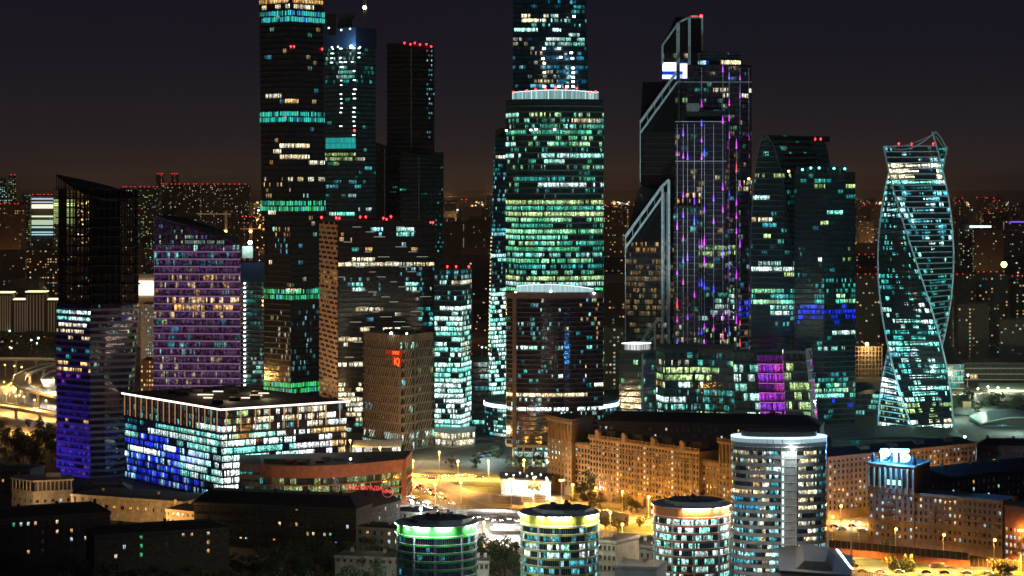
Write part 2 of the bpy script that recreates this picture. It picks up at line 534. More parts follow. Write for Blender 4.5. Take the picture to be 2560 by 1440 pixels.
# ---------------------------------------------------------------- purple banded tower
def purple_tower():
    D = 1560.0
    fp = [(X(385, D), D), (X(600, D-6), D-6), (X(600, D+34), D+34), (X(440, D+44), D+44), (X(388, D+30), D+30)]
    root = root_of('banded_tower', 'tower with glowing purple floor bands and a black slanted roof', 'tower', fp)
    z1 = Z(612, D); n = 27
    band = lamp_material('purple_led_band', (.115, .032, .155), 1.0)
    wall(root, fp, 0, z1, n, [DARK, band, DARKER], ledge=.3, lh=.85, parapet=0)
    rects = [(480,604,602,628,'mint',.35,.5,1),(384,628,602,660,'teal',.22,.35,1),(384,650,602,665,'mint',.3,.35,1),(384,690,602,730,'warm',.35,.35,1),(384,750,602,775,'warm',.6,.7,1),(384,775,602,800,'warm',.3,.4,1),
             (384,736,602,748,'warm',0,0),(400,835,500,885,'cyan',.4,.3,1),(384,885,602,960,'cream',.25,.22,1)]
    storeys(root, fp, 0, z1, n, 1.3, rects, (.12,'mix',.16), 21, glass=GLASS_M, lh=.95, dim=(.046,.022,.058))  # lilac dim paints the bands' wash; faint panes paint reflections
    # glazed wedge under the slanted roof: left side higher
    zl, zr = Z(548, D), Z(606, D)
    A, B, Cc, Dd, E_ = fp
    mid_z = Z(578, D); M_ = (X(490, D-3), D-3.5)
    low = [(p[0], p[1], z1) for p in (A, M_, B, Cc, Dd, E_)]
    top = [(A[0], A[1], zl), (M_[0], M_[1], Z(573, D)), (B[0], B[1], zr), (Cc[0], Cc[1], zr+1), (Dd[0], Dd[1], Z(556, D+44)), (E_[0], E_[1], zl+2)]
    m = MB(); m.loft([low, top], [0], col=(.035,.020,.050)); m.build('wedge_glazing', GLASS_M, root)
    rw = random.Random(19); m = MB()
    for i in range(46):
        t = i/46; pa_ = Vector(top[0]).lerp(Vector(top[1]), t*2) if t < .5 else Vector(top[1]).lerp(Vector(top[2]), t*2-1); hh = pa_.z - z1 - 1.2
        for k in range(int(max(0, hh)//3.4)):
            if rw.random() < (.12 + .6*(.35 < t < .95)*(k < 2)):
                c = rw.choice(((.5,.85,.55),(.3,.55,.5),(.75,.8,.45),(.25,.3,.6))); f = rw.uniform(.2, .7); x_, y_, z_ = pa_.x, pa_.y-.25, z1+.5+k*3.4
                m.face(((x_,y_,z_),(x_+.85,y_,z_),(x_+.85,y_,z_+2.4),(x_,y_,z_+2.4)), 0, (c[0]*f,c[1]*f,c[2]*f), (0,0,1,0,1,1,0,1))
    m.build('wedge_panes', GLASS, root)
    r = MB()
    rim = [(p[0]*1.0, p[1], p[2]+.2) for p in top]
    # black roof shell, its back edge lifted
    rim2 = [rim[0], rim[1], rim[2], (X(598, D+34), D+34, zr+1.6), (X(545, D+44), D+44, Z(571, D+44)), (X(470, D+44), D+44, Z(545, D+44)), (X(403, D+38), D+38, Z(537, D+38)), (X(385, D+26), D+26, Z(543, D+26))]
    r.face(rim2); r.face([(p[0], p[1], p[2]-.6) for p in rim2][::-1])
    for i in range(len(rim2)):
        a, b = rim2[i], rim2[(i+1) % len(rim2)]
        r.face(((a[0],a[1],a[2]-.6),(b[0],b[1],b[2]-.6), b, a))
    r.build('roof', DARKER, root)
    w = MB()
    for px in (416, 424, 434): w.bar((X(px, D+30), D+30, Z(540, D+30)), (X(px, D+30), D+30, Z(531, D+30)), .4, .4)
    w.bar((X(414, D+30), D+30, Z(532, D+30)), (X(438, D+30), D+30, Z(531, D+30)), .5, .4); w.build('roof_rig', DARKER, root)
purple_tower()

# ---------------------------------------------------------------- tall tower with green LED bands
def led_tower():
    D = 1750.0; zs = Z(540, D)
    up = lambda z: quad(647 + 8*max(0, (1-(z-zs)/190))*.9, 724, 806 + 7*max(0, 1-(z-zs)/190), D, 22, 24)
    dn = quad(661, 727, 801, D+.5, 20, 22)
    fp = lambda z: dn if z < zs else up(z)
    root = root_of('led_band_tower', 'tallest dark tower ringed by five bands of green and teal light sticks', 'tower', dn)
    z1 = Z(-60, D); n = 78
    z1 = zs*n/ max(1, round(n*zs/z1))
    wall(root, fp, 0, z1, n, [DARK, DARKER, ROOF], ledge=.12, lh=.5)
    rects = [(645,-5,812,8,'warm',.75,1.0,2),(645,8,812,22,'cream',.65,1.0,2),(665,238,702,252,'cream',.97,1.0,9),(712,252,748,264,'warm',.9,.9,4),(700,364,774,376,'cream',.97,1.4,12),(684,374,702,385,'cream',.95,1.0,9),(700,385,774,395,'cream',.97,1.3,12),(690,394,712,404,'warm',.7,.7,2),
             (773,404,812,416,'cream',.92,.8,6),(775,437,792,447,'cream',.8,.7,3),(720,446,812,456,'cream',.6,.7,2),(652,440,730,500,'warm',.18,.5,1),(755,484,775,502,'mint',.5,.6,1),
             (688,560,727,600,'warm',.35,.55,1),(688,600,727,640,'cyan',.3,.5,1),(670,528,690,540,'cream',.9,.9,2),(676,566,690,576,'mint',.8,.9,2),(690,630,765,642,'white',.5,.6,1),(672,650,680,662,'cream',.8,.9,2),(715,716,752,728,'cream',.9,1.0,5),
             (730,760,800,940,'cyan',.10,.3,1),(690,780,728,950,'cream',.16,.3,1),(690,790,706,800,'cream',.8,1,3)]
    storeys(root, fp, 0, z1, n, 1.25, rects, (.03,'mix',.3), 31, dim=(.0035,.0040,.0046), gap=.3)
    # LED bands
    rnd = random.Random(5)
    for (ya, yb, grn, fpp) in ((25,53,.25,up(230)),(278,304,.35,up(220)),(502,528,.65,up(170)),(724,750,.85,dn),(958,984,1.0,dn)):
        m = MB()
        za, zb = Z(yb, D), Z(ya, D); zm = (za+zb)/2
        p = offset(fpp, .5)
        for e in range(4):
            a, b = p[e], p[(e+1) % 4]; l = math.hypot(b[0]-a[0], b[1]-a[1]); k = int(l/1.7)
            for i in range(k):
                for q0, q1 in ((za, zm-.35), (zm+.35, zb)):
                    if rnd.random() < .10: continue
                    t0, t1 = (i+.2)/k, (i+.8)/k
                    d0, d1 = (q1-q0)*rnd.choice((0,0,.08)), (q1-q0)*rnd.choice((0,.06,.1))
                    gg = min(1, max(0, grn + rnd.uniform(-.3, .3))); br = rnd.choice((.35,.9,1.3,1.6))
                    c = ((.02+.05*rnd.random())*br, (.50+.12*gg)*br, (.62*(1-gg)+.14*gg)*br)
                    if rnd.random() < .06: c = (.03*br, .10*br, .5*br)
                    P = lambda t, z: (a[0]+(b[0]-a[0])*t, a[1]+(b[1]-a[1])*t, z)
                    m.face((P(t0,q0+d0), P(t1,q0+d0), P(t1,q1-d1), P(t0,q1-d1)), 0, c)
        m.build('led_band', LED, root)
    p = up(260)
    beacons(root, [(X(727, D-1), D-1, Z(116, D)), (X(735, D-1), D-1, Z(116, D)), (X(805, D+20), D+22, Z(118, D))], .9)
led_tower()

# ---------------------------------------------------------------- tower being topped out, blue netting and crane
def netted_tower():
    D = 1930.0
    fp = quad(811, 889, 939, D, 16, 22)
    root = root_of('netted_tower', 'tower under construction wrapped in blue netting below its bare core', 'tower', fp)
    z1 = Z(118, D); n = 76
    wall(root, fp, 0, z1, n, [DARK, TEALC, CONC], ledge=.2, lh=.5, parapet=0)
    rects = [(811,340,888,372,'teal',0,0),(812,385,890,402,'lime',.7,.45,3),(893,388,940,400,'cream',.6,.5,3),(832,402,850,420,'lime',.6,.5,2),(850,445,865,455,'cyan',.9,.8,2),(873,445,890,456,'cyan',.9,.8,2),(812,463,845,474,'cyan',.85,.55,5),(888,459,918,470,'cyan',.85,.55,5),
             (870,480,890,500,'cyan',.6,.5,2),(824,529,888,545,'mint',.95,1.3,9),(895,520,940,532,'mint',.7,.8,3),(812,130,888,150,'mint',.30,.5,1),(835,160,888,200,'mint',.6,.45,3),(812,150,940,215,'teal',.25,.3,2),(912,410,928,432,'cyan',.95,1.2,4)]
    storeys(root, fp, 0, z1, n, 1.3, rects, (.04,'teal',.25), 41, dim=(.004,.010,.011), gap=.3)
    # netting screen round the top floors
    zn0, zn1 = z1-.5, Z(68, D)
    MB().loft([ring(fp, zn0, .6), ring(offset(fp, .6), zn1)], [0]).build('netting', NET, root)
    core = quad(818, 840, 880, D+8, 6, 12)
    MB().loft([ring(core, zn1-6), ring(core, Z(44, D)), ring(core, Z(44, D), 1.2), ring(core, Z(32, D), 1.6)], [0]*3).build('core', DARK, root)
    rnd = random.Random(8)
    wl_ = lamp_material('work_light', (.75, 1, .95), 5)
    h = z1/n
    for k in range(n-20, n):
        z = k*h + h*.8; py = PJ((0, D, z))[1]
        for px in ((853, 886) if py > 165 else (830, 853, 865, 882, 897)):
            if py > 345 or rnd.random() < .25: continue
            d = D + (889-px)/78*16 - 1.0 if px < 889 else D + (px-889)/50*22 - 1.0
            MB().box((X(px+rnd.uniform(-2,2), d), d, z), (2.2*rnd.uniform(.5,1.2), .3, .7)).build('work_light', wl_, root)
    for px, py in ((878,117),(822,70),(853,75),(875,72),(830,118),(845,117),(900,118)):
        MB().ball((X(px, D-1), D-1, Z(py, D-1)), 1.5 if px == 878 else .7).build('flood_lamp', WLAMP if px == 878 else wl_, root)
    # teal LED screen
    m = MB(); a, b = fp[3], fp[0]
    for i in range(26):
        for (ya, yb) in ((371,358),(357,344)):
            t0, t1 = (i+.12)/26, (i+.88)/26
            if t0 < .02: continue
            br = rnd.uniform(.5, 1)
            P = lambda t, z: (a[0]+(b[0]-a[0])*t, a[1]+(b[1]-a[1])*t-.4, z)
            m.face((P(t0,Z(ya,D)),P(t1,Z(ya,D)),P(t1,Z(yb,D)),P(t0,Z(yb,D))), 0, (.02*br, .55*br, .5*br))
    m.build('led_band', LED, root)
    beacons(root, [(X(886, D-1), D-1, Z(326, D))], 1.3)
    # crane on its top
    ct = thing('tower_crane', 'slim yellow mast of a crane rising above the blue netted tower', 'crane', (X(912, D+14), D+14, zn1))
    x, y = X(912, D+14), D+14
    YEL = mat('crane_yellow', (.55, .33, .06), .5)
    m = MB()
    zt = Z(-70, D)
    for sx in (-.9, .9):
        for sy in (-.9, .9): m.bar((x+sx, y+sy, zn1-3), (x+sx, y+sy, zt), .22, .22)
    z = zn1-3
    while z < zt-2:
        m.bar((x-.9, y-.9, z), (x+.9, y-.9, z+2), .15, .15); m.bar((x+.9, y-.9, z+2), (x-.9, y-.9, z+4), .15, .15); z += 4
    m.build('mast', YEL, ct)
    m = MB(); m.bar((x-14, y, zt), (x+42, y, zt+1), 1.2, 1.2); m.box((x-12, y, zt-1.5), (4, 2, 3)); m.build('jib', YEL, ct)
    MB().box((x+1.8, y-1, zt-1.5), (1.8, 1.8, 2.2)).build('cab', PALE, ct)
    MB().ball((x, y-1.4, Z(16, D)), 1.5).build('flood_lamp', WLAMP, ct)
    lamp_light('crane_floodlight', (X(878, D-6), D-8, Z(116, D)), 9000, (.7, 1, 1), 1.0)
netted_tower()

# ---------------------------------------------------------------- dark ribbed pair
def ribbed_tower():
    D = 2020.0
    up = quad(967, 1028, 1086, D+10, 14, 16)
    lo = [quad(930, 962, 1002, D, 10, 12), quad(1000, 1047, 1109, D-6, 10, 16)]
    root = root_of('ribbed_tower', 'black ribbed tower with a row of red lamps along its roof edge', 'tower', up)
    z1 = Z(118, D); n = 70
    wall(root, up, 0, z1, n, [DARKER, DARK, ROOF], ledge=0, fins=(2.2, .5, .5), top=None, parapet=0)
    t = ring(up, z1); tp = [(p[0], p[1], p[2]+dz) for p, dz in zip(ring(up, z1), (4.5, 1.0, 4, 4.5))]
    MB().loft([t, tp], [0]).build('crown', DARKER, root)
    storeys(root, up, 0, z1, n, 1.9, [(1066,110,1082,345,'cyan',.40,.55,1)], (.008,'cyan',.3), 51, off=.05, dim=(.0022,.0035,.004), win=(.3,.75))
    for i, q in enumerate(lo):
        zt = Z(372 if i == 0 else 392, D); nn = 52
        wall(root, q, 0, zt, nn, [DARKER, TEALC if i else DARK, ROOF], ledge=0, fins=(2.4, .5, .5), parapet=0, name='lower_block')
        dzs = (0, -3, -3, 4) if i == 0 else (-1.5, 1, 1, 3)
        MB().loft([ring(q, zt), [(p[0], p[1], p[2]+max(.2, dz+3)) for p, dz in zip(ring(q, zt), dzs)]], [0]).build('crown', DARKER, root)
        storeys(root, q, 0, zt, nn, 2.0, [(1085,400,1109,430,'lime',.35,.4,1),(1085,470,1109,640,'teal',.16,.45,1)], (.01,'teal',.35), 52+i, off=.05, dim=(.001,.008,.008) if i else (.0015,.002,.0022), win=(.3,.75))
    edge = mat('edge_trim', (.5, .55, .55), .4)
    for q, zt in ((up, z1), (lo[1], Z(392, D)), (lo[0], Z(372, D))):
        MB().box((q[0][0], q[0][1]-.4, zt/2), (.45, .45, zt)).build('edge_trim', edge, root)
    pts = []
    for px, py in ((1011,107),(1026,110),(1037,107),(1050,111),(1066,110),(1078,116)):
        d = D + 8 + abs(px-1028)*.25
        pts.append((X(px, d), d, Z(py, d)))
    beacons(root, pts, 1.0)
ribbed_tower()

# ---------------------------------------------------------------- wide dark office slab with pale louvre lines
def slab_tower():
    D = 1640.0
    fp = quad(800, 846, 1085, D, 58, 8)
    root = root_of('dark_office_slab', 'broad black office tower dashed with short white lines, its side wall of orange stone', 'tower', fp)
    z1 = Z(556, D); n = 42; h = z1/n
    side = mat('side_stone', (.42, .27, .17), .8)
    wall(root, fp, 0, z1, n, [DARKER, DARK, ROOF], ledge=.15, lh=.6)
    rects = [(846,570,895,582,'cyan',.0,.8),(872,572,900,586,'mint',.95,1.0,4),(926,572,956,586,'cyan',.95,1.0,4),(992,572,1034,586,'mint',.95,1.0,4),(1005,600,1055,612,'cyan',.85,.6,4),(880,638,936,650,'cream',.9,1.2,4),(846,650,1084,664,'cream',.82,.85,5),
             (880,710,906,728,'mint',.9,.9,3),(1014,710,1042,730,'mint',.97,1.1,9),(846,690,960,745,'cyan',.08,.3,1),(1040,680,1084,760,'cyan',.28,.45,1),(890,770,1000,784,'cream',.72,.9,2),(1040,765,1084,815,'teal',.35,.5,2),
             (900,820,1000,834,'cream',.85,1.2,3),(846,846,910,860,'cream',.9,1.2,5),(858,860,872,870,'cream',.9,1.0,4),(846,903,910,918,'cream',.95,1.5,9),(846,955,906,1052,'cream',.72,1.2,3),(866,1052,906,1085,'mint',.6,.6,3),
             (850,545,880,620,'warm',.16,.5,1),(1000,660,1084,745,'cyan',.14,.4,1)]
    storeys(root, fp, 0, z1, n, 1.5, rects, (.025,'mix',.35), 61, edges=(0,1,2), dim=(.003,.003,.0036))
    # stone side wall in front of the left face
    a, b = fp[3], fp[0]
    nn = (b[1]-a[1], a[0]-b[0]); l = math.hypot(*nn); nn = (nn[0]/l, nn[1]/l)
    q = [(a[0]+nn[0]*.5, a[1]+nn[1]*.5), (b[0]+nn[0]*.5, b[1]+nn[1]*.5)]
    m = MB()
    for k in range(n):
        for za, zb, mi in ((k*h, k*h+h*.5, 0), (k*h+h*.5, (k+1)*h, 1)):
            o = .15 if mi == 0 else 0
            p0 = (q[0][0]+nn[0]*o, q[0][1]+nn[1]*o); p1 = (q[1][0]+nn[0]*o, q[1][1]+nn[1]*o)
            if mi == 0: m.face(((p0[0],p0[1],za),(p1[0],p1[1],za),(p1[0],p1[1],zb),(p0[0],p0[1],zb)), 0)
            else:
                c = 14
                for i in range(c):
                    t0, t1 = i/c, (i+1)/c
                    P = lambda t, z: (p0[0]+(p1[0]-p0[0])*t, p0[1]+(p1[1]-p0[1])*t, z)
                    r = hashr(62, k, i)()
                    py = PJ(P(t0, za))[1]
                    lit = (680 < py < 712 and r < .6) or (950 < py < 985 and r < .8) or (r < .05)
                    stone = (i + k) % 4 == 0
                    m.face((P(t0,za),P(t1,za),P(t1,zb),P(t0,zb)), 0 if stone else 1, (0,0,0) if stone else ((1.0,.55,.2) if lit else (.006,.004,.003)))
    m.build('stone_side_wall', [side, GLASS], root)
    line = lamp_material('glowing_louvre_line', (.75, .85, .72), .34)  # pale louvres given a faint glow for light they reflect
    rnd = random.Random(3)
    for k in range(4, n):
        for j in range(2):
            t = ((k*37 + j*53) % 100)/100*.86; w = rnd.choice((.07,.09,.12))
            if rnd.random() < .18: continue
            x0 = fp[0][0]+(fp[1][0]-fp[0][0])*t; y0 = fp[0][1]+(fp[1][1]-fp[0][1])*t
            L = (fp[1][0]-fp[0][0])*w
            MB().box((x0+L/2, y0+4*w-.35, k*h+.3), (L, .2, .32), math.atan2(8, 65)*.95).build('louvre_line', line, root)
    pts = [(X(px, D+6), D+8, Z(py, D+8)) for px, py in ((803,543),(840,544),(848,545),(900,542),(914,542),(958,545),(966,548),(977,541),(1076,556),(1082,556))]
    beacons(root, pts, 1.0)
    b_ = MB(); b_.box((X(950, D+22), D+22, z1+1.6), (30, 12, 3)); b_.build('plant_room', DARKER, root)
    lamp_light('side_wall_fill', (X(690, 1590), 1590, 14), 230000, (1, .60, .30), 3, 'SPOT', (X(820, D+25), D+28, 85), 75, .6)  # added lamp, stands in for street light on this wall
slab_tower()

# ---------------------------------------------------------------- bright office tower with mint windows
def mint_office():
    D = 1590.0
    fp = quad(1087, 1152, 1178, D, 6, 26)
    root = root_of('bright_office_tower', 'office tower full of bright mint-white windows beside the brown gridded block', 'tower', fp)
    z1 = Z(676, D); n = 33
    wall(root, fp, 0, z1, n, [TEALC, LEDGE_T, ROOF], ledge=.5, lh=.45)
    rects = [(1087,676,1178,700,'cyan',.35,.5,1),(1130,700,1178,716,'cream',.9,.9,6),(1087,720,1178,755,'cyan',.2,.5,1),(1100,766,1178,780,'mint',.9,1.5,4),(1087,790,1155,880,'mint',.62,1.4,2),(1087,880,1178,905,'mint',.5,1.1,2),(1087,905,1155,1100,'mint',.78,1.6,2),(1155,905,1178,1100,'mint',.8,1.3,2),(1155,780,1178,905,'mint',.5,1.0,2)]
    storeys(root, fp, 0, z1, n, 1.5, rects, (.1,'mint',.8), 71, dim=(.004,.012,.012))
    MB().box((X(1130, D+10), D+14, z1+2.5), (14, 10, 3)).build('plant_room', DARKER, root)
    beacons(root, [(X(px, D), D+2, z1+2.6) for px in (1118,1140,1172)], .9)
    # podium with a bent pale fascia
    pf = [(X(1086, D-30), D-30), (X(1130, D-44), D-44), (X(1186, D-30), D-30), (X(1190, D+4), D+4), (X(1087, D+4), D+4)]
    MB().loft([ring(pf, 0), ring(pf, 9)], [0], mcap=0).build('podium', PALE, root)
    st = storeys(root, pf, 0, 9, 2, 2.0, (), (.8,'cream',1.2), 72, edges=(0,1), lh=.8)
LEDGE_T = mat('pale_teal_ledge', (.30, .40, .38), .5)
mint_office()

# ---------------------------------------------------------------- brown gridded block with red sign
def text_mesh(s, size, depth, name, m, parent, loc, rz=0.0, align='CENTER', off=0.0):
    c = bpy.data.curves.new(name, 'FONT'); c.body = s; c.size = size; c.extrude = depth; c.align_x = align; c.offset = off
    o = bpy.data.objects.new(name, c); COL.objects.link(o)
    dg = bpy.context.evaluated_depsgraph_get()
    me = bpy.data.meshes.new_from_object(o.evaluated_get(dg))
    bpy.data.objects.remove(o); bpy.data.curves.remove(c)
    me.materials.clear(); me.materials.append(m)
    ob = bpy.data.objects.new(name, me); COL.objects.link(ob)
    pl = LOC.get(parent.name, (0,0,0)) if parent else (0,0,0)
    ob.parent = parent
    ob.location = tuple(loc[i]-pl[i] for i in range(3)); ob.rotation_euler = (math.radians(90), 0, rz)
    return ob
def grid_block():
    D = 1520.0
    fp = [(X(1005, D), D), (X(1035, D+9), D+9), (X(1036.5, D+16), D+16), (X(1085, D+32), D+32), (X(1000, D+62), D+62), (X(907, D+36), D+36)]
    root = root_of('gridded_block', 'brown stone office block with tall grid openings and a red lamp sign', 'office block', fp)
    z1 = Z(856, D); n = 12
    wall(root, fp, 0, z1, n, [BROWNG, BROWNG, ROOF], ledge=.45, lh=.7, fins=(2.5, .85, .5), parapet=4.6)
    rects = [(1000,845,1040,880,'mint',.4,.9,1),(1040,860,1085,1050,'lime',.05,.3,1),(1005,950,1085,1030,'cyan',.09,.6,1),(907,1080,1085,1125,'mint',.5,.7,2)]
    storeys(root, fp, 0, z1, n, 2.5, rects, (.025,'mix',.4), 81, lh=.8, dim=(.010,.008,.006))
    MB().box((X(1000, D+30), D+30, z1+4.8), (20, 10, 3.6)).build('plant_room', DARKER, root)
    MB().ball((X(978, D+6), D+6, z1+5.4), .9).build('roof_lamp', WLAMP, root)
    MB().ball((X(1017, D+6), D+6, z1+5.2), .6).build('roof_lamp', WLAMP, root)
    RS = lamp_material('red_lamp_letters', (1, .09, .012), 3.2)
    RB = lamp_material('red_lamp_board', (.28, .004, .002), 1.0); RB.node_tree.nodes['Principled BSDF'].inputs['Base Color'].default_value = (.02, .01, .01, 1)
    RS.node_tree.nodes['Principled BSDF'].inputs['Base Color'].default_value = (.1, .02, .02, 1)
    sg = thing('lamp_sign', 'red lamp sign of two lettered rows on the brown gridded block', 'sign', (X(987, D+3), D+3, Z(905, D)))
    rz = -math.atan2(36, (1005-907)/F*D)
    f = lambda px: D + 36*(1005-px)/98.0 - 1.3
    def pan(x0, x1, y0, y1):
        m = MB(); d0, d1 = f(x0), f(x1); za, zb = Z(y1, D), Z(y0, D)
        m.loft([[(X(x0,d0),d0,z),(X(x1,d1),d1,z),(X(x1,d1),d1+.35,z),(X(x0,d0),d0+.35,z)] for z in (za,zb)],[0])
        m.build('sign_board', RB, sg)
    pan(963, 1006, 876, 889); pan(980, 1004, 890.5, 915)
    text_mesh('7 25MEST', 3.0, .1, 'lettering', RS, sg, (X(984.5, f(984.5))+.3, f(984.5)-.4, Z(887.3, D)), rz)
    text_mesh('IQ', 6.4, .12, 'lettering', RS, sg, (X(992, f(992)), f(992)-.4, Z(913, D)), rz)
lamp_light('grid_block_wash', (X(890, 1440), 1440, 14), 75000, (1, .66, .36), 2.0)
lamp_light('grid_block_wash', (X(1075, 1470), 1470, 16), 30000, (1, .8, .4), 2.0)
BROWNG = mat('brown_grid_stone', (.34, .26, .18), .7)
grid_block()
# ---------------------------------------------------------------- the two curved glass towers in the middle
def back_sail():
    D = 2150.0
    fp = lambda z: bowed(1283 - 2*(1-z/340), 1463 + 8*max(0, 1-(z-250)/100), D, 5, 34, 12, 0, 8)
    root = root_of('blue_glass_tower', 'tallest blue-lit curved glass tower rising behind the green-lit one', 'tower', fp)
    z1 = Z(-70, D); n = 86
    wall(root, fp, 0, z1, n, [DARK, TEALC, ROOF], ledge=.25, lh=.7)
    W = 'azure'
    rects = [(1283,-10,1466,14,'azure',.10,.4,1),(1430,16,1462,32,'teal',.5,.4,2),(1304,38,1364,52,'cream',.9,1.5,5),(1364,38,1430,52,'mint',.3,.7,1),(1283,52,1466,66,'teal',.30,.7,1),(1283,68,1345,75,'mint',.95,1.2,9),(1380,68,1466,75,'mint',.95,1.1,9),(1283,76,1466,84,'teal',0,0),
             (1410,85,1452,96,'mint',.7,.7,2),(1283,98,1325,112,'cream',.45,.35,1),(1362,98,1462,112,'mint',.7,.55,2),(1362,112,1400,130,'azure',.5,.45,2),(1400,112,1466,130,'azure',.4,.4,1),(1283,134,1325,150,'azure',.95,1.0,6),(1325,134,1460,150,'azure',.7,.6,2),
             (1283,160,1462,178,'azure',.5,.5,2),(1325,178,1395,212,'cream',.45,.35,1),(1395,160,1445,225,'azure',.7,.6,2),(1283,112,1325,128,'azure',.2,.3,1),(1325,112,1362,212,'cream',.35,.4,1),(1325,205,1440,222,'azure',.6,.7,2)]
    storeys(root, fp, 0, z1, n, 1.8, rects, (.10,'azure',.25), 91, lh=.9, dim=(.001,.006,.010))
    wl_ = lamp_material('cold_spot', (.75, .95, 1), 14)
    ws = lamp_material('warm_spot', (1, .86, .6), 12)
    for px, py in ((1360,121),(1397,121),(1358,146),(1402,143),(1428,132),(1431,146),(1433,170),(1433,182),(1433,193),(1433,204),(1433,216),(1433,227),(1361,216),(1397,216),(1418,216),(1435,41)):
        MB().box((X(px, D-7), D-7, Z(py, D-7)), (2.4, .4, 1.5)).build('spot_lamp', wl_, root)
    for px, py in ((1361,158),(1361,181)):
        MB().box((X(px, D-7), D-7, Z(py, D-7)), (2.2, .4, 1.5)).build('spot_lamp', ws, root)
back_sail()

def front_sail():
    D = 1800.0
    def fp(z):
        n = 16; L = (X(1265, D+26), D+26); pts = []
        xr = 1509
        for i in range(n+1):
            t = i/n; px = 1297 + (xr-1297)*t; d = D + 12*t*t + 0 - 5*math.sin(math.pi*t)
            pts.append((X(px, d), d))
        R = pts[-1]
        return pts + [(R[0]-4, R[1]+34), (L[0]+4, L[1]+22), L]
    root = root_of('green_lit_tower', 'big curved glass tower with floor after floor of green office lights', 'tower', fp)
    z1 = Z(252, D); n = 53
    wall(root, fp, 0, z1, n, [DARKER, LEDGE, ROOF], ledge=.35, lh=1.0)
    G_ = 'green'
    rects = [(1265,252,1512,276,'green',0,0),(1265,276,1297,290,'mint',.8,1.3,3),(1320,278,1385,292,'lime',.3,.7,1),(1425,278,1445,292,'green',.4,.6,1),(1430,292,1500,308,'cream',.85,.6,4),(1297,292,1420,308,'green',.25,.5,1),(1265,306,1297,322,'mint',.2,.9,1),(1408,306,1432,322,'mint',.95,1.1,9),(1460,306,1510,322,'green',.85,.8,4),
             (1265,322,1480,336,'green',.75,.8,2),(1265,350,1297,364,'mint',.7,1.2,3),(1320,350,1475,366,'green',.8,.8,3),(1360,366,1500,378,'teal',.18,.5,1),(1265,380,1512,394,'mint',.88,1.1,3),(1310,394,1340,408,'green',.8,.5,4),(1360,394,1412,408,'mint',.8,.9,3),(1297,408,1430,424,'green',.25,.5,1),(1265,424,1512,438,'teal',.05,.3,1),
             (1290,439,1412,452,'teal',.85,.9,4),(1412,439,1460,452,'green',.3,.4,1),(1345,454,1512,468,'mint',.8,1.0,3),(1265,468,1512,482,'teal',.25,.5,1),(1265,482,1512,496,'cream',.05,.3,1),
             (1265,496,1512,512,'lime',.95,.8,5),(1265,512,1512,526,'green',.95,.95,5),(1265,526,1512,540,'lime',.95,.95,5),(1265,540,1512,556,'green',.95,1.0,5),(1265,556,1420,570,'green',.95,.8,5),(1420,582,1512,596,'teal',.1,.3),(1265,570,1512,584,'green',.95,1.0,5),(1265,584,1420,598,'green',.95,1.1,5),(1265,598,1512,612,'green',.95,.9,5),(1265,612,1512,628,'green',.95,.8,5),
             (1265,628,1512,644,'mint',.75,.8,2),(1265,644,1512,658,'green',.95,1.0,5),(1265,658,1512,672,'teal',.55,.6,2),(1265,672,1512,686,'green',.6,.6,2),(1265,686,1512,702,'lime',.95,.9,5),(1265,702,1512,716,'mint',.7,.9,2),(1265,716,1512,760,'green',.7,.8,2)]
    storeys(root, fp, 0, z1, n, 1.35, rects, (.35,'green',.6), 101, dim=(.0015,.007,.006), gap=.2, lh=1.15)
    # lit glass crown
    crown = [(X(px, D+8 - 6*math.sin(math.pi*i/14)), D+8 - 6*math.sin(math.pi*i/14)) for i, px in [(j, 1281+215*j/14) for j in range(15)]]
    cp = crown + [(crown[-1][0], crown[-1][1]+22), (crown[0][0], crown[0][1]+22)]
    za, zb = z1+1.3, z1+1.3 + 5.6
    MB().loft([ring(cp, za), [(p[0], p[1], zb + (1.6*math.sin(math.pi*i/14) if i < 15 else 0)) for i, p in enumerate(cp)]], [0]).build('crown', mat('crown_backing', (.25,.3,.3), .4), root)
    m = MB(); rnd = random.Random(4); o = offset(cp, .25)
    for i in range(14):
        for j in range(4):
            t0, t1 = (j+.08)/4, (j+.92)/4
            a, b = o[i], o[i+1]; top = zb + 1.6*math.sin(math.pi*(i+.5)/14)
            br = rnd.uniform(.28, .6) + (.5 if rnd.random() < .12 else 0)
            P = lambda t, z: (a[0]+(b[0]-a[0])*t, a[1]+(b[1]-a[1])*t, z)
            m.face((P(t0,za+.2),P(t1,za+.2),P(t1,top-.7),P(t0,top-.7)), 0, (.55*br,.95*br,.95*br))
            m.face((P(t0,top-.6),P(t1,top-.6),P(t1,top),P(t0,top)), 0, (1.2,1.6,1.6))
    m.build('crown_glazing', LED, root)
    beacons(root, [(X(px, D+2), D+2, Z(py, D+2)) for px, py in ((1283,230),(1317,226),(1339,223),(1364,222),(1389,221),(1415,221),(1442,221),(1475,231),(1489,229))], 1.0)
    ws = lamp_material('white_spot', (.9, 1, .9), 9)
    for px, py in ((1266,326),(1327,325),(1340,323),(1387,324)):
        MB().box((X(px, D-5.5), D-5.5, Z(py, D-5.5)), (1.6, .4, 1.2)).build('spot_lamp', ws, root)
front_sail()

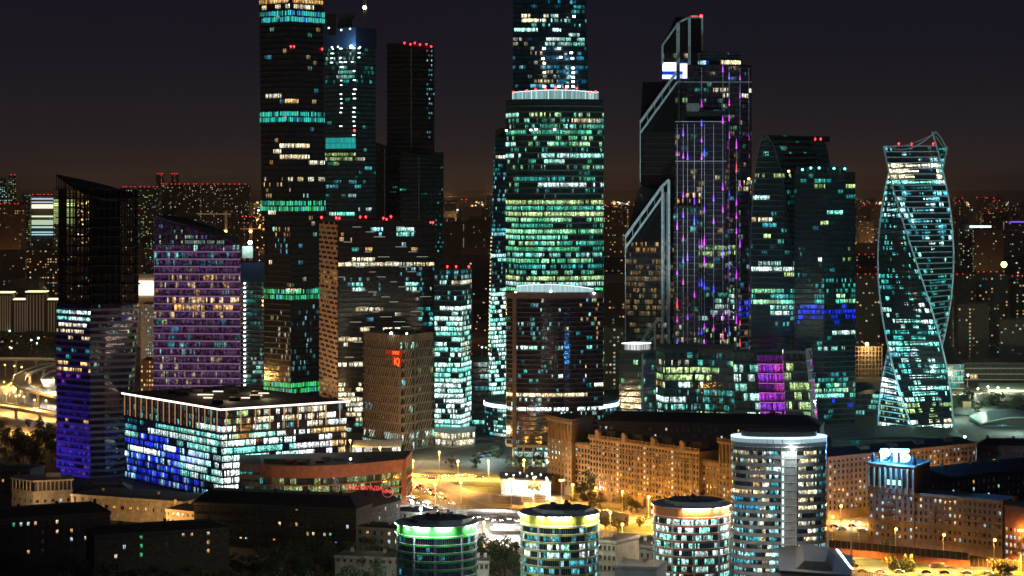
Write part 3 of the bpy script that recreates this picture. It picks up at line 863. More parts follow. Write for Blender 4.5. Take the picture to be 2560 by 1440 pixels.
def framed_tower():
    D = 1445.0
    zt = Z(732, D); zb = Z(1112, D)
    n = 16
    def fp(z):
        pts = []
        for i in range(n+1):
            t = i/n; px = 1284 + (1508-1284)*t; d = D + 9*t - 7*math.sin(math.pi*t*.9)
            pts.append((X(px, d), d))
        L = pts[0]; R = pts[-1]
        return pts + [(R[0]-1, R[1]+30), (X(1265, D+30), D+30), (X(1267, D+6), D+6)]
    root = root_of('framed_tower', 'curved dark tower in a brown stone frame with a white arched crown', 'tower', fp)
    ns = 31
    b = MB(); f0 = fp(0)
    wall(root, lambda z: fp(z), zb, zt-3.4, ns, [DARKER, BROWN, ROOF], ledge=.30, lh=.36, parapet=0)
    rects = [(1335,740,1348,770,'cyan',.5,.6,1),(1440,745,1455,765,'warm',.5,.3,1),(1486,750,1500,850,'warm',.35,.5,1),(1265,866,1342,876,'mint',.92,1.2,8),(1355,866,1360,876,'cyan',.9,.8,1),(1390,866,1480,876,'mint',.6,.8,2),(1265,810,1400,835,'cyan',.2,.35,1),(1380,930,1490,950,'mint',.4,.8,2),
             (1282,954,1512,962,'cream',.88,1.0,3),(1262,978,1310,992,'cream',.95,1.3,9),(1310,982,1470,996,'cream',.9,1.2,4),(1262,1010,1290,1024,'mint',.92,1.4,6),(1290,1012,1420,1026,'white',.97,1.8,12),(1420,1012,1512,1026,'mint',.9,1.2,4),(1282,996,1400,1006,'mint',.3,.7,2),(1380,1026,1512,1050,'mint',.3,.5,1),
             (1340,860,1512,960,'mix',.09,.5,1),(1350,745,1512,830,'mix',.04,.5,1)]
    storeys(root, fp, zb, zt-3.4, ns, 1.15, rects, (.055,'teal',.45), 111, lh=.42, dim=(.004,.004,.006), gap=.12)
    # brown frame: top beam, left jamb
    o = offset(fp(0), .5)
    MB().loft([ring(fp(0), zt-3.4, .55), ring(fp(0), zt, .55)], [0]).build('frame', BROWN, root)
    p0 = o[0]
    MB().loft([[(x_, y_, z_) for x_, y_ in ((p0[0]-.4, p0[1]-.4), (p0[0]+2.0, p0[1]-.6), (p0[0]+2.0, p0[1]+.2), (p0[0]-.4, p0[1]+.4))] for z_ in (zb-1.5, zt-3.4)], [0]).build('frame', BROWN, root)
    # white arched crown set back on the roof
    c = []
    for i in range(19):
        t = i/18; px = 1291 + (1484-1291)*t
        c.append((X(px, D+10), D+10 - 5*math.sin(math.pi*t), zt + .4 + 4.6*math.sin(math.pi*min(1, .26+.62*t))))
    m = MB()
    for i in range(18):
        a, b_ = c[i], c[i+1]
        for j in range(3):
            t0, t1 = (j+.06)/3, (j+.94)/3; br = random.Random(i*7+j).uniform(.55, .85)
            P = lambda t, f: (a[0]+(b_[0]-a[0])*t, a[1]+(b_[1]-a[1])*t, zt + (a[2]+(b_[2]-a[2])*t-zt)*f)
            m.face((P(t0,.05),P(t1,.05),P(t1,.93),P(t0,.93)), 0, (.62*br,.92*br,.95*br))
        m.face(((a[0],a[1]-.1,a[2]-.35),(b_[0],b_[1]-.1,b_[2]-.35),(b_[0],b_[1]-.1,b_[2]+.1),(a[0],a[1]-.1,a[2]+.1)), 0, (1.3,1.6,1.6))
    m.build('crown_glazing', LED, root)
    MB().loft([[(p[0], p[1]+.3, zt) for p in c] + [(p[0], p[1]+9, zt) for p in c[::-1]], [(p[0], p[1]+.3, p[2]) for p in c] + [(p[0], p[1]+9, p[2]) for p in c[::-1]]], [0]).build('crown', PALE, root)
    for px, py in ((1289,731),(1485,733),(1377,728)): MB().ball((X(px, D+3), D+3, Z(py, D+3)), .7).build('spot_lamp', WLAMP, root)
    # glazed lobby behind tall white columns
    lob = offset(fp(0), -4)
    MB().loft([ring(lob, 0), ring(lob, zb)], [0]).build('lobby_wall', DARK, root)
    storeys(root, lob, 0, zb, 3, 1.6, (), (.8,'mint',.8), 112, lh=.5)
    MB().loft([ring(fp(0), zb-1.5, .5), ring(fp(0), zb, .5)], [0]).build('soffit_beam', PALE, root)
    fpp = fp(0)
    for t in [i/9 for i in range(10)]:
        k = t*n; i = min(n-1, int(k)); u = k-i
        x_, y_ = fpp[i][0]+(fpp[i+1][0]-fpp[i][0])*u, fpp[i][1]+(fpp[i+1][1]-fpp[i][1])*u
        MB().cyl(x_, y_+.8, 0, zb-1.5, .75, .75, 12).build('column', WHITE, root, True)
    for px in (1285, 1315, 1345, 1375): lamp_light('colonnade_uplight', (X(px, D-16), D-18, .8), 22000, (1, .93, .82), .4, 'SPOT', (X(px, D), D, 3.5), 36, .5)
framed_tower()

# ---------------------------------------------------------------- slim tower with lit edge, at its left the street lights
def slim_tower():
    D = 1850.0
    def fp(z):
        t = z/Z(318, D)
        return quad(1221 + 17*t**1.6, 1228 + 12*t**1.6, 1272, D, 8, 14)
    root = root_of('slim_blue_tower', 'slim blue tower with a leaning lit edge, half hidden by the green-lit tower', 'tower', fp)
    z1 = Z(345, D); n = 62
    wall(root, fp, 0, z1, n, [TEALC, DARK, ROOF], ledge=.3, lh=.6)
    rects = [(1240,392,1266,402,'cream',.85,.9,3),(1232,404,1250,440,'teal',.35,.6,1),(1225,573,1266,586,'cyan',.95,1.2,3),(1225,632,1266,646,'cyan',.97,1.1,9),(1245,648,1266,658,'mint',.9,1,3),(1222,715,1268,985,'mint',.80,1.5,2),(1225,500,1266,715,'cyan',.14,.4,1),(1225,440,1266,500,'cyan',.22,.5,1)]
    storeys(root, fp, 0, z1, n, 1.4, rects, (.07,'cyan',.4), 121, dim=(.002,.008,.013))
    # pointed twisted crown
    a = fp(z1); top = [(a[0][0]+3, a[0][1]), (a[1][0]-1, a[1][1]), (a[2][0]-1, a[2][1]), (a[3][0]+1, a[3][1])]
    MB().loft([ring(a, z1), [(p[0], p[1], Z(py, D)) for p, py in zip(top, (320,318,322,326))]], [0]).build('crown', DARKER, root)
    lm = lamp_material('edge_lamp', (1, .75, .4), 1.6)
    for k in range(40):
        z = Z(985 - k*10, D); q = fp(z)
        MB().box((q[3][0]-.2, q[3][1]-.5, z), (.7, .5, 1.1)).build('edge_lamp', lm, root)
slim_tower()

# ---------------------------------------------------------------- round podium building
def round_podium():
    D = 1640.0; r = 46.0; cx = X(1379, D)
    fp = circle(cx, D, r, 56)
    root = root_of('round_podium', 'low round glass podium with a white lit rim behind the brown framed tower', 'office block', fp)
    zt = Z(1006, D-20)
    wall(root, fp, 0, zt, 7, [TEALC, DARK, ROOF], ledge=.3, lh=.5)
    storeys(root, fp, 0, zt-3.6, 7, 1.5, [(1205,1020,1235,1100,'cyan',.30,.6,2),(1236,1000,1266,1100,'mint',.75,1.1,2),(1510,1010,1550,1065,'cyan',.35,.6,1)], (.3,'cyan',.4), 131, dim=(.004,.010,.016))
    MB().loft([ring(offset(fp,.5), zt-3.0), ring(offset(fp,.5), zt-.6)], [0], False, False).build('lit_rim', GLOWER, root)
round_podium()

# ---------------------------------------------------------------- stepped tower with white slanted frames, and the tower of coloured drops
FRAME = mat('frame_white', (.72, .82, .82), .5)
def slant_tower():
    D = 1790.0
    root = thing('slanted_frame_tower', 'dark stepped tower with white slanted frames and a glowing screen', 'tower', (X(1650, D), D, 0))
    def vol(xl, xc, xr, d, dl, dr, ztop, tops, name, seed, rects, base, n):
        fp = quad(xl, xc, xr, d, dl, dr)
        wall(root, fp, 0, ztop, n, [DARKER, DARKER, ROOF], ledge=.12, lh=.5, parapet=0, name=name)
        MB().loft([ring(fp, ztop), [(p[0], p[1], Z(t, p[1])) for p, t in zip(fp, tops)]], [0]).build(name + '_crown', GLASS, root)
        storeys(root, fp, 0, ztop, n, 1.5, rects, base, seed, gap=.3, dim=(.003,.0022,.002))
        return fp
    za = Z(128, D)
    fa = vol(1655, 1722, 1756, D+26, 5, 12, za, (44,42,42,116), 'upper_block', 141, [(1655,118,1700,145,'lime',.35,.25,2),(1700,125,1722,140,'cream',.5,.5,2),(1728,60,1750,90,'teal',.3,.7,1)], (.012,'lime',.3), 56)
    fb = vol(1600, 1688, 1694, D, 8, 10, Z(330, D), (205,205,205,322), 'middle_block', 142, [(1600,472,1692,484,'lime',.5,.4,2),(1600,508,1692,530,'lime',.7,.75,3),(1600,530,1692,880,'warm',.22,.2,1)], (.02,'warm',.2), 46)
    fc = vol(1563, 1655, 1690, D-28, 10, 10, Z(605, D-28), (480,462,462,606), 'lower_block', 143, [(1590,588,1660,606,'white',.75,1.3,2),(1563,606,1690,640,'warm',.3,.3,1),(1563,640,1690,720,'warm',.6,.12,1),(1563,720,1690,780,'warm',.5,.14,1),(1655,600,1690,720,'warm',.4,.25,1),(1588,815,1615,826,'cream',.9,1.1,6),(1650,800,1690,815,'cream',.6,.6,3)], (.25,'warm',.10), 30)  # faint warm panes paint warm reflections in the glass
    def bar(pts, dd, w=2.0, nm='frame_bar'):
        for (x0, y0), (x1, y1) in zip(pts, pts[1:]):
            MB().bar((X(x0, dd), dd, Z(y0, dd)), (X(x1, dd), dd, Z(y1, dd)), w, w*.8).build(nm, FRAME, root)
    d = D + 22
    bar([(1656,160),(1656,114),(1697,56),(1724,43),(1757,43)], d, 1.5); bar([(1695,58),(1695,306)], d-2, 2.6); bar([(1723.5,44),(1723.5,186)], d-2, 2.0); bar([(1755.5,43),(1755.5,126)], d, 1.4)
    d = D - 2
    bar([(1600.5,306),(1692,180)], d, 2.0); bar([(1601,332),(1692,206)], d, 1.5); bar([(1600.5,306),(1600.5,510)], d, .7)
    for t in (.2,.4,.6,.8): bar([(1600.5+91.5*t, 306-126*t), (1600.5+91.5*t, 332-126*t)], d, .35, 'frame_tie')
    d = D - 31
    bar([(1563.5,592),(1655,466),(1673,449)], d, 2.0); bar([(1563.5,620),(1655,492)], d, 1.5); bar([(1656,466),(1656,872)], d, 1.7); bar([(1672,449),(1672,872)], d, 1.9); bar([(1563.5,592),(1563.5,868)], d, .7)
    for t in (.2,.4,.6,.8): bar([(1563.5+91.5*t, 592-126*t), (1563.5+91.5*t, 620-127*t)], d, .35, 'frame_tie')
    for px in (1661, 1666): bar([(px, 480),(px, 880)], d+1, .3, 'frame_tie')
    d = D - 50
    bar([(1601,858),(1637,806),(1655,796)], d, 1.8); bar([(1616,858),(1637,842)], d, 1.2); bar([(1637,806),(1637,880)], d, 1.5); bar([(1655,796),(1655,880)], d, 1.3)
    # glowing media screen
    m = MB(); ds = D + 24
    def sp(x0, x1, y0, y1, c): m.face(((X(x0,ds),ds,Z(y1,ds)),(X(x1,ds),ds,Z(y1,ds)),(X(x1,ds),ds,Z(y0,ds)),(X(x0,ds),ds,Z(y0,ds))), 0, c)
    Wc, Bc = (1.6,1.8,2.2), (.01,.05,.7)
    sp(1656,1692,156,178,Wc); sp(1656,1692,178,187,Bc); sp(1656,1676,187,197,Wc); sp(1676,1692,187,197,(.9,1.2,2)); sp(1700,1721,156,159,Bc); sp(1700,1718,159,178,Wc); sp(1707,1718,178,196,Wc); sp(1700,1707,178,186,Bc); sp(1700,1707,186,196,(.5,.8,2))
    m.build('media_screen', lamp_led(), root)
    beacons(root, [(X(1753, D+22), D+22, Z(40, D+22))], 1.7)
    MB().box((X(1735, D+22), D+22, Z(41, D+22)), (5, .6, .7)).build('beacon', RED_L, root)
def lamp_led(): return LED
slant_tower()

def drops_tower():
    D = 1765.0
    root = thing('drop_light_tower', 'stepped glass tower sprinkled with purple and blue drop-shaped lights', 'tower', (X(1780, D), D, 0))
    rf = [(1690,478,1752,515,'warm',.35,.7,1),(1748,612,1838,640,'lime',.75,.55,1),(1748,655,1838,672,'lime',.55,.45,1),(1755,726,1835,740,'green',.5,.5,1),(1755,740,1835,800,'mint',.55,.5,1),(1846,750,1880,790,'blue',.6,.7,1),(1690,810,1752,880,'cream',.2,.25,1),(1755,820,1845,860,'lime',.25,.5,1),
          (1690,565,1705,575,'cream',.9,.8,3),(1690,670,1705,680,'cream',.7,.8,3),(1690,758,1715,772,'warm',.6,.6,2),(1772,224,1822,240,'cream',.6,.55,2),(1855,224,1882,240,'cream',.85,.8,3),(1700,440,1830,450,'cream',.25,.3,1),(1846,445,1880,475,'cream',.5,.7,1),(1720,190,1740,205,'cyan',.6,.7,2)]
    def vol(xl, xc, xr, d, dl, dr, yt, name, seed, n, base=(.14,'mix',.16)):
        fp = quad(xl, xc, xr, d, dl, dr); zt = Z(yt, d)
        wall(root, fp, 0, zt, n, [DARK, TRIM, ROOF], ledge=.15, lh=.3, name=name)
        storeys(root, fp, 0, zt, n, 1.4, rf, base, seed, gap=.25, glass=GLASS_M, dim=(.005,.0045,.009))  # faint mixed panes paint reflected specks in the glass
        return fp
    f1 = vol(1745, 1850, 1879, D+14, 4, 18, 165, 'tower_block', 151, 64)
    f2 = vol(1718, 1746, 1760, D+12, 6, 8, 165, 'tower_block', 152, 64)
    cx, cyy = X(1799, D+30), D+32
    rc = circle(cx, cyy, X(1853, D) - X(1799, D), 28, 12)
    zt = Z(167, D+20)
    MB().loft([ring(rc, zt), ring(rc, Z(130, D+20))], [0]).build('crown', DARK, root)
    m = storeys(root, rc, zt, Z(150, D+20), 1, 1.6, [(1775,140,1853,170,'cream',.92,1.3,4),(1744,140,1766,170,'cyan',.9,.9,6),(1766,140,1776,170,'blue',.9,.7,6)], (.4,'blue',.4), 153, lh=.3)
    storeys(root, rc, Z(148, D+20), Z(131, D+20), 2, 1.6, (), (.05,'cyan',.2), 154, lh=.3, dim=(.006,.008,.012))
    f3 = vol(1688, 1812, 1822, D-6, 8, 10, 306, 'front_block', 155, 50)
    f4 = vol(1684, 1746, 1750, D-20, 6, 10, 520, 'low_block', 156, 34, (.09,'teal',.3))
    f5 = vol(1846, 1851, 1872, D-4, 6, 10, 345, 'corner_block', 157, 46)
    MB().loft([ring(quad(1716, 1806, 1811, D, 6, 8), Z(304, D)), ring(quad(1716, 1806, 1811, D, 6, 8), Z(276, D))], [0]).build('parapet_box', DARK, root)
    MB().box((X(1732, D), D+2, Z(268, D)), (9, 5, 6)).build('plant_room', CONC, root)
    # vertical light tracks with their drop lamps
    rnd = random.Random(12); cols = {}
    DC = [(.62,.02,.75),(.22,.03,.95),(.75,.02,.45),(.05,.06,1),(.55,.02,.9),(.9,.05,.06)]
    mats_ = [lamp_material('drop_lamp', c, 1.6) for c in DC]
    trim = MB()
    def depth(px):
        if px < 1748 : return D-21.2
        if px < 1815: return D-7.4
        return D+11
    tracks = [(1693,310),(1708,310),(1719,310),(1736,310),(1754,170),(1761,310),(1784,310),(1807,170),(1823,170),(1841,350),(1850,170),(1872,170)]
    for px, y0 in tracks:
        top = y0
        segs = [(1,)]
        def dd(py):
            if px < 1748: return (D-21.2) if py > 520 else (D-7.2 + (0 if px > 1700 else 5)) if py > 306 else D+10
            if px < 1812: return D-7.4 if py > 306 else D+12.4
            if px < 1845: return D+12.2 if px > 1822 else D-3
            return D-5 if py > 345 and px < 1872 else D+13 + max(0, px-1850)*.6
        y = y0 + rnd.uniform(8, 40)
        while y < 1030:
            if rnd.random() < .46:
                d = dd(y) - .8
                k = rnd.choices(range(6), (6,4,3,4,5,1))[0]
                x_, z_ = X(px, d), Z(y, d); L = rnd.uniform(3, 7)
                b = MB(); b.cyl(x_, d, z_, z_+L, .55, .10, 6); b.ball((x_, d, z_), .65, 8, 5)
                b.build('drop_lamp', mats_[k], root)
            y += rnd.uniform(32, 66)
    lm = lamp_material('track_light', (.20, .18, .22), .05)
    for px, y0 in tracks:
        for ya, yb in ((y0, 306), (306, 520), (520, 1000)):
            if yb <= y0: continue
            ya = max(ya, y0); ym = (ya+yb)/2
            if px < 1748: d = (D-21) if ym > 520 else (D-7)
            elif px < 1812: d = D-7.2 if ym > 306 else D+12.6
            elif px < 1845: d = D+12.4
            else: d = D+12
            MB().box((X(px, d), d-.3, Z(ym, d)), (.35, .3, (yb-ya)/F*d)).build('light_track', lm, root)
    for py in (205, 304, 403):
        d = D + 12 if py < 300 else D-7
        MB().box((X(1785 if py < 300 else 1752, d), d-.3, Z(py, d)), ((190 if py < 300 else 128)/F*d, .3, .5)).build('light_track', lm, root)
    MB().ball((X(1872, D-8), D-8, Z(447, D)), 1.0).build('warm_lamp', SODIUM, root)
TRIM = mat('grey_violet_trim', (.10, .09, .12), .5)
drops_tower()

def drops_podium():
    D = 1640.0
    fp = [(X(1662, D-6), D-6), (X(1745, D-2), D-2), (X(1835, D-16), D-16), (X(1840, D+40), D+40), (X(1640, D+50), D+50), (X(1641, D+14), D+14)]
    root = root_of('curtain_podium', 'glass podium of lime-lit floors at the foot of the drop light tower', 'office block', fp)
    zt = Z(880, D); n = 11
    wall(root, fp, 0, zt, n, [TEALC, TRIM, ROOF], ledge=.2, lh=.35, parapet=2.5)
    rects = [(1640,895,1740,925,'cream',.30,.4,1),(1640,925,1740,945,'lime',.75,.8,3),(1740,910,1840,945,'lime',.75,1.0,3),(1640,945,1740,962,'warm',.5,.5,1),(1740,945,1840,962,'lime',.6,.7,2),(1640,962,1735,976,'mint',.92,1.2,6),(1735,962,1840,978,'white',.97,1.5,12),(1640,990,1720,1006,'white',.92,1.4,8),(1640,1006,1720,1035,'mint',.5,.7,2),(1740,1025,1840,1040,'lime',.8,1.0,3),(1740,980,1840,1025,'teal',.5,.5,2),(1720,980,1745,1050,'cyan',.4,.4,1)]
    storeys(root, fp, 0, zt, n, 1.5, rects, (.18,'teal',.4), 161, dim=(.006,.012,.012), glass=GLASS_M, gap=.25)
drops_podium()

def small_crown_tower():
    D = 1545.0
    fp = quad(1548, 1603, 1640, D, 8, 16)
    root = root_of('small_glass_tower', 'short dark glass tower with a white glowing crown under the slanted frames', 'tower', fp)
    zt = Z(884, D); n = 15
    wall(root, fp, 0, zt, n, [DARK, DARK, ROOF], ledge=.12, lh=.35)
    storeys(root, fp, 0, zt, n, 1.3, [(1548,905,1640,1060,'green',.14,.45,2),(1612,960,1640,1060,'teal',.4,.5,2)], (.1,'green',.4), 171, dim=(.003,.011,.009), gap=.25)
    cr_ = quad(1556, 1598, 1626, D+5, 5, 9)
    za, zb = zt+.8, Z(860, D)
    MB().loft([ring(cr_, za-.2), ring(cr_, zb)], [0]).build('crown', PALE, root)
    storeys(root, cr_, za, zb-.4, 1, 1.2, (), (.98,'white',.5), 172, lh=.1, glass=LED)
    MB().loft([ring(offset(cr_, .3), zb-.5), ring(offset(cr_, .3), zb)], [0]).build('lit_rim', GLOWER, root)
    q = fp[0]; MB().box((q[0]+.8, q[1]-.2, zt/2), (1.0, .8, zt)).build('edge_trim', PALE, root)
small_crown_tower()

# ---------------------------------------------------------------- arched sail tower and the square one beside it
def arch_tower():
    D = 1722.0
    yl = [(875,1879),(760,1877),(640,1876),(560,1878),(480,1882),(430,1887),(390,1893),(360,1899),(342,1905),(335,1911)]
    yr = [(875,1985),(760,1984),(640,1980),(560,1973),(500,1966),(450,1957),(410,1948),(375,1938),(352,1928),(335,1914)]
    def itp(tab, y):
        if y >= tab[0][0]: return tab[0][1]
        for (a, xa), (b, xb) in zip(tab, tab[1:]):
            if b <= y <= a: return xa + (xb-xa)*(a-y)/(a-b)
        return tab[-1][1]
    def fp(z):
        y = PJ((0, D, z))[1]
        xl, xr = itp(yl, y), itp(yr, y)
        ext = 124 if y > 430 else 124 + 12*(430-y)/95*1.0
        fr = xr + ext if y > 420 else min(xr + ext, 2096 - max(0, (415-y))**1.6*.0035*6)
        A = (X(xl, D+3), D+3); B = (X(xr, D), D)
        Cc = (X(max(fr, xr+1), D+56), D+56); Dd = (X(xl+60, D+60), D+60)
        return [A, B, Cc, Dd]
    root = root_of('arched_tower', 'dark tower shaped as a pointed arch with thin pale floor lines', 'tower', fp)
    zt = Z(337, D); n = 52
    wall(root, fp, 0, zt, n, [DARK, LEDGE, ROOF], ledge=.18, lh=.35, parapet=0)
    rects = [(1878,430,1985,445,'lime',.5,.5,2),(1878,462,1985,474,'lime',.7,.6,3),(1878,482,1925,496,'mint',.9,1.0,3),(1878,540,1930,552,'cream',.9,.9,3),(1908,552,1940,566,'cyan',.97,1.4,9),(1910,582,1925,596,'lime',.9,.9,3),(1878,655,1985,668,'mint',.6,.7,2),(1878,668,1985,684,'mint',.7,1.2,4),(1960,684,1985,698,'lime',.9,1,3),(1878,720,1985,735,'green',.75,1,2),(1878,735,1985,748,'teal',.6,.7,2),(1878,748,1985,760,'green',.9,1.1,4),
             (1925,760,1985,775,'mint',.95,1.4,5),(1925,782,1985,795,'mint',.7,1.0,3),(1930,806,1985,830,'mint',.3,.6,1),(1878,832,1930,850,'lime',.95,1.1,5),(1895,868,1985,882,'white',.9,1.3,4),(1986,415,2100,430,'blue',.02,.2)]
    storeys(root, fp, 0, zt, n, 1.35, rects, (.05,'teal',.4), 181, dim=(.0015,.006,.007))
    rim = MB()
    E1 = [(X(itp(yl, y), D+3), D+2.6, Z(y, D)) for y in range(875, 334, -18)]
    E2 = [(X(itp(yr, y), D), D-.4, Z(y, D)) for y in range(875, 334, -18)]
    for E_ in (E1, E2):
        for a, b in zip(E_, E_[1:]): rim.bar(a, b, .55, .5)
    rim.build('edge_trim', LEDGE, root)
    beacons(root, [(X(px, D+20), D+20, Z(347, D+20)) for px in (1933,1947,2038,2052)], .9)
    MB().box((X(2060, D+50), D+50, Z(348, D+50)), (8, 5, 4)).build('plant_room', DARKER, root)
arch_tower()

def square_tower():
    D = 1690.0
    fp = [(X(2060, D), D), (X(2138, D+10), D+10), (X(2138, D+46), D+46), (X(1986.5, D+46), D+46), (X(1986.5, D+4), D+4)]
    root = root_of('square_dark_tower', 'square dark tower beside the arched one with a blue lit floor band', 'tower', fp)
    zt = Z(434, D); n = 48
    wall(root, fp, 0, zt, n, [DARK, DARK, ROOF], ledge=.15, lh=.4)
    rects = [(2035,450,2062,462,'teal',.9,.5,4),(2035,462,2062,472,'lime',.9,.5,4),(2115,460,2138,472,'lime',.95,1,4),(2115,484,2138,494,'teal',.9,.8,3),(2058,520,2138,530,'teal',.5,.5,2),(2068,530,2106,541,'mint',.97,1.4,12),(2050,555,2070,566,'lime',.8,.8,3),(2060,610,2095,622,'cream',.8,.8,3),(2044,645,2056,658,'white',.97,1.4,9),(2000,580,2042,650,'cyan',.14,.18,1),(2098,615,2138,660,'lime',.22,.25,1),
             (2035,735,2062,765,'teal',.8,.6,3),(2088,740,2138,756,'green',.85,1,3),(1986,756,2070,766,'mint',.7,.9,2),(1995,766,2138,806,'blue',.85,.9,2),(2070,780,2120,790,'lime',.8,.8,3),(2080,830,2138,842,'mint',.85,1,3),(2102,688,2138,720,'teal',.4,.6,1),(1995,660,2138,735,'teal',.14,.4,1),(2020,860,2138,880,'mint',.3,.7,2),(2030,925,2138,960,'teal',.45,.6,2),(2036,950,2138,988,'green',.65,.8,2),
             (2040,988,2110,1000,'mint',.97,1.5,9),(2072,1000,2138,1015,'blue',.3,.6,2),(2072,1065,2138,1088,'mint',.7,1.0,2)]
    storeys(root, fp, 0, zt, n, 1.35, rects, (.045,'teal',.35), 191, dim=(.0015,.005,.0065))
    MB().box((X(2050, D+14), D+18, zt+3), (34, 16, 4)).build('plant_room', DARK, root)
    tl = lamp_material('teal_roof_lamp', (.1, 1, .8), 5)
    for px, py in ((2006,424),(2027,420),(2048,420),(2085,421),(2112,422)): MB().ball((X(px, D+1), D+1, Z(py, D+1)), .9).build('roof_lamp', tl, root)
    MB().ball((X(1971, D-4), D-6, Z(428, D)), .9).build('roof_lamp', SODIUM, root)
    for px in (2020, 2036, 2070, 2100): MB().bar((X(px, D+4), D+4, zt), (X(px, D+4), D+4, zt+3.5), .3, .3).build('mast', STEEL, root)
square_tower()

def leaning_blocks():
    D = 1590.0
    root = thing('leaning_mall', 'low leaning office blocks, one glazed in glowing magenta', 'office block', (X(1940, D), D, 0))
    def vol(x0b, x1b, x0t, x1t, yt, dl, dr, mats, pal, den, bri, name, seed, n=9, dim=(.012,.014,.012), dep=26, lh=.5):
        zt = Z(yt, D)
        def fp(z):
            t = z/zt
            xl = x0b+(x0t-x0b)*t; xr = x1b+(x1t-x1b)*t
            return [(X(xl, D+dl), D+dl), (X(xr, D+dr), D+dr), (X(xr, D+dr+dep), D+dr+dep), (X(xl, D+dl+dep), D+dl+dep)]
        wall(root, fp, 0, zt, n, mats, ledge=.25, lh=lh, name=name, parapet=1.8)
        storeys(root, fp, 0, zt, n, 1.5, [(0,0,2560,yt+18,pal,0,0)], (den, pal, bri), seed, dim=dim, lh=lh)
    OL = mat('olive_panel', (.16, .16, .13), .7)
    MG = lamp_material('magenta_led_strip', (.55, .03, .42), 1.1)
    vol(1838, 1908, 1834, 1893, 888, 2, 0, [OL, OL, ROOF], 'mint', .42, .9, 'grey_block', 201)
    vol(1906, 1966, 1893, 1956, 886, -3, -5, [DARKER, MG, ROOF], 'purple', .8, .75, 'magenta_block', 202, dim=(.06,.004,.09), lh=.4)
    vol(1966, 2036, 1958, 2014, 884, 4, 0, [OL, OL, ROOF], 'lime', .38, .8, 'olive_block', 203)
    vol(2036, 2048, 2014, 2028, 878, -2, 10, [OL, PALE, ROOF], 'purple', .75, .9, 'leaning_glass_end', 204, dim=(.05,.004,.08))
leaning_blocks()

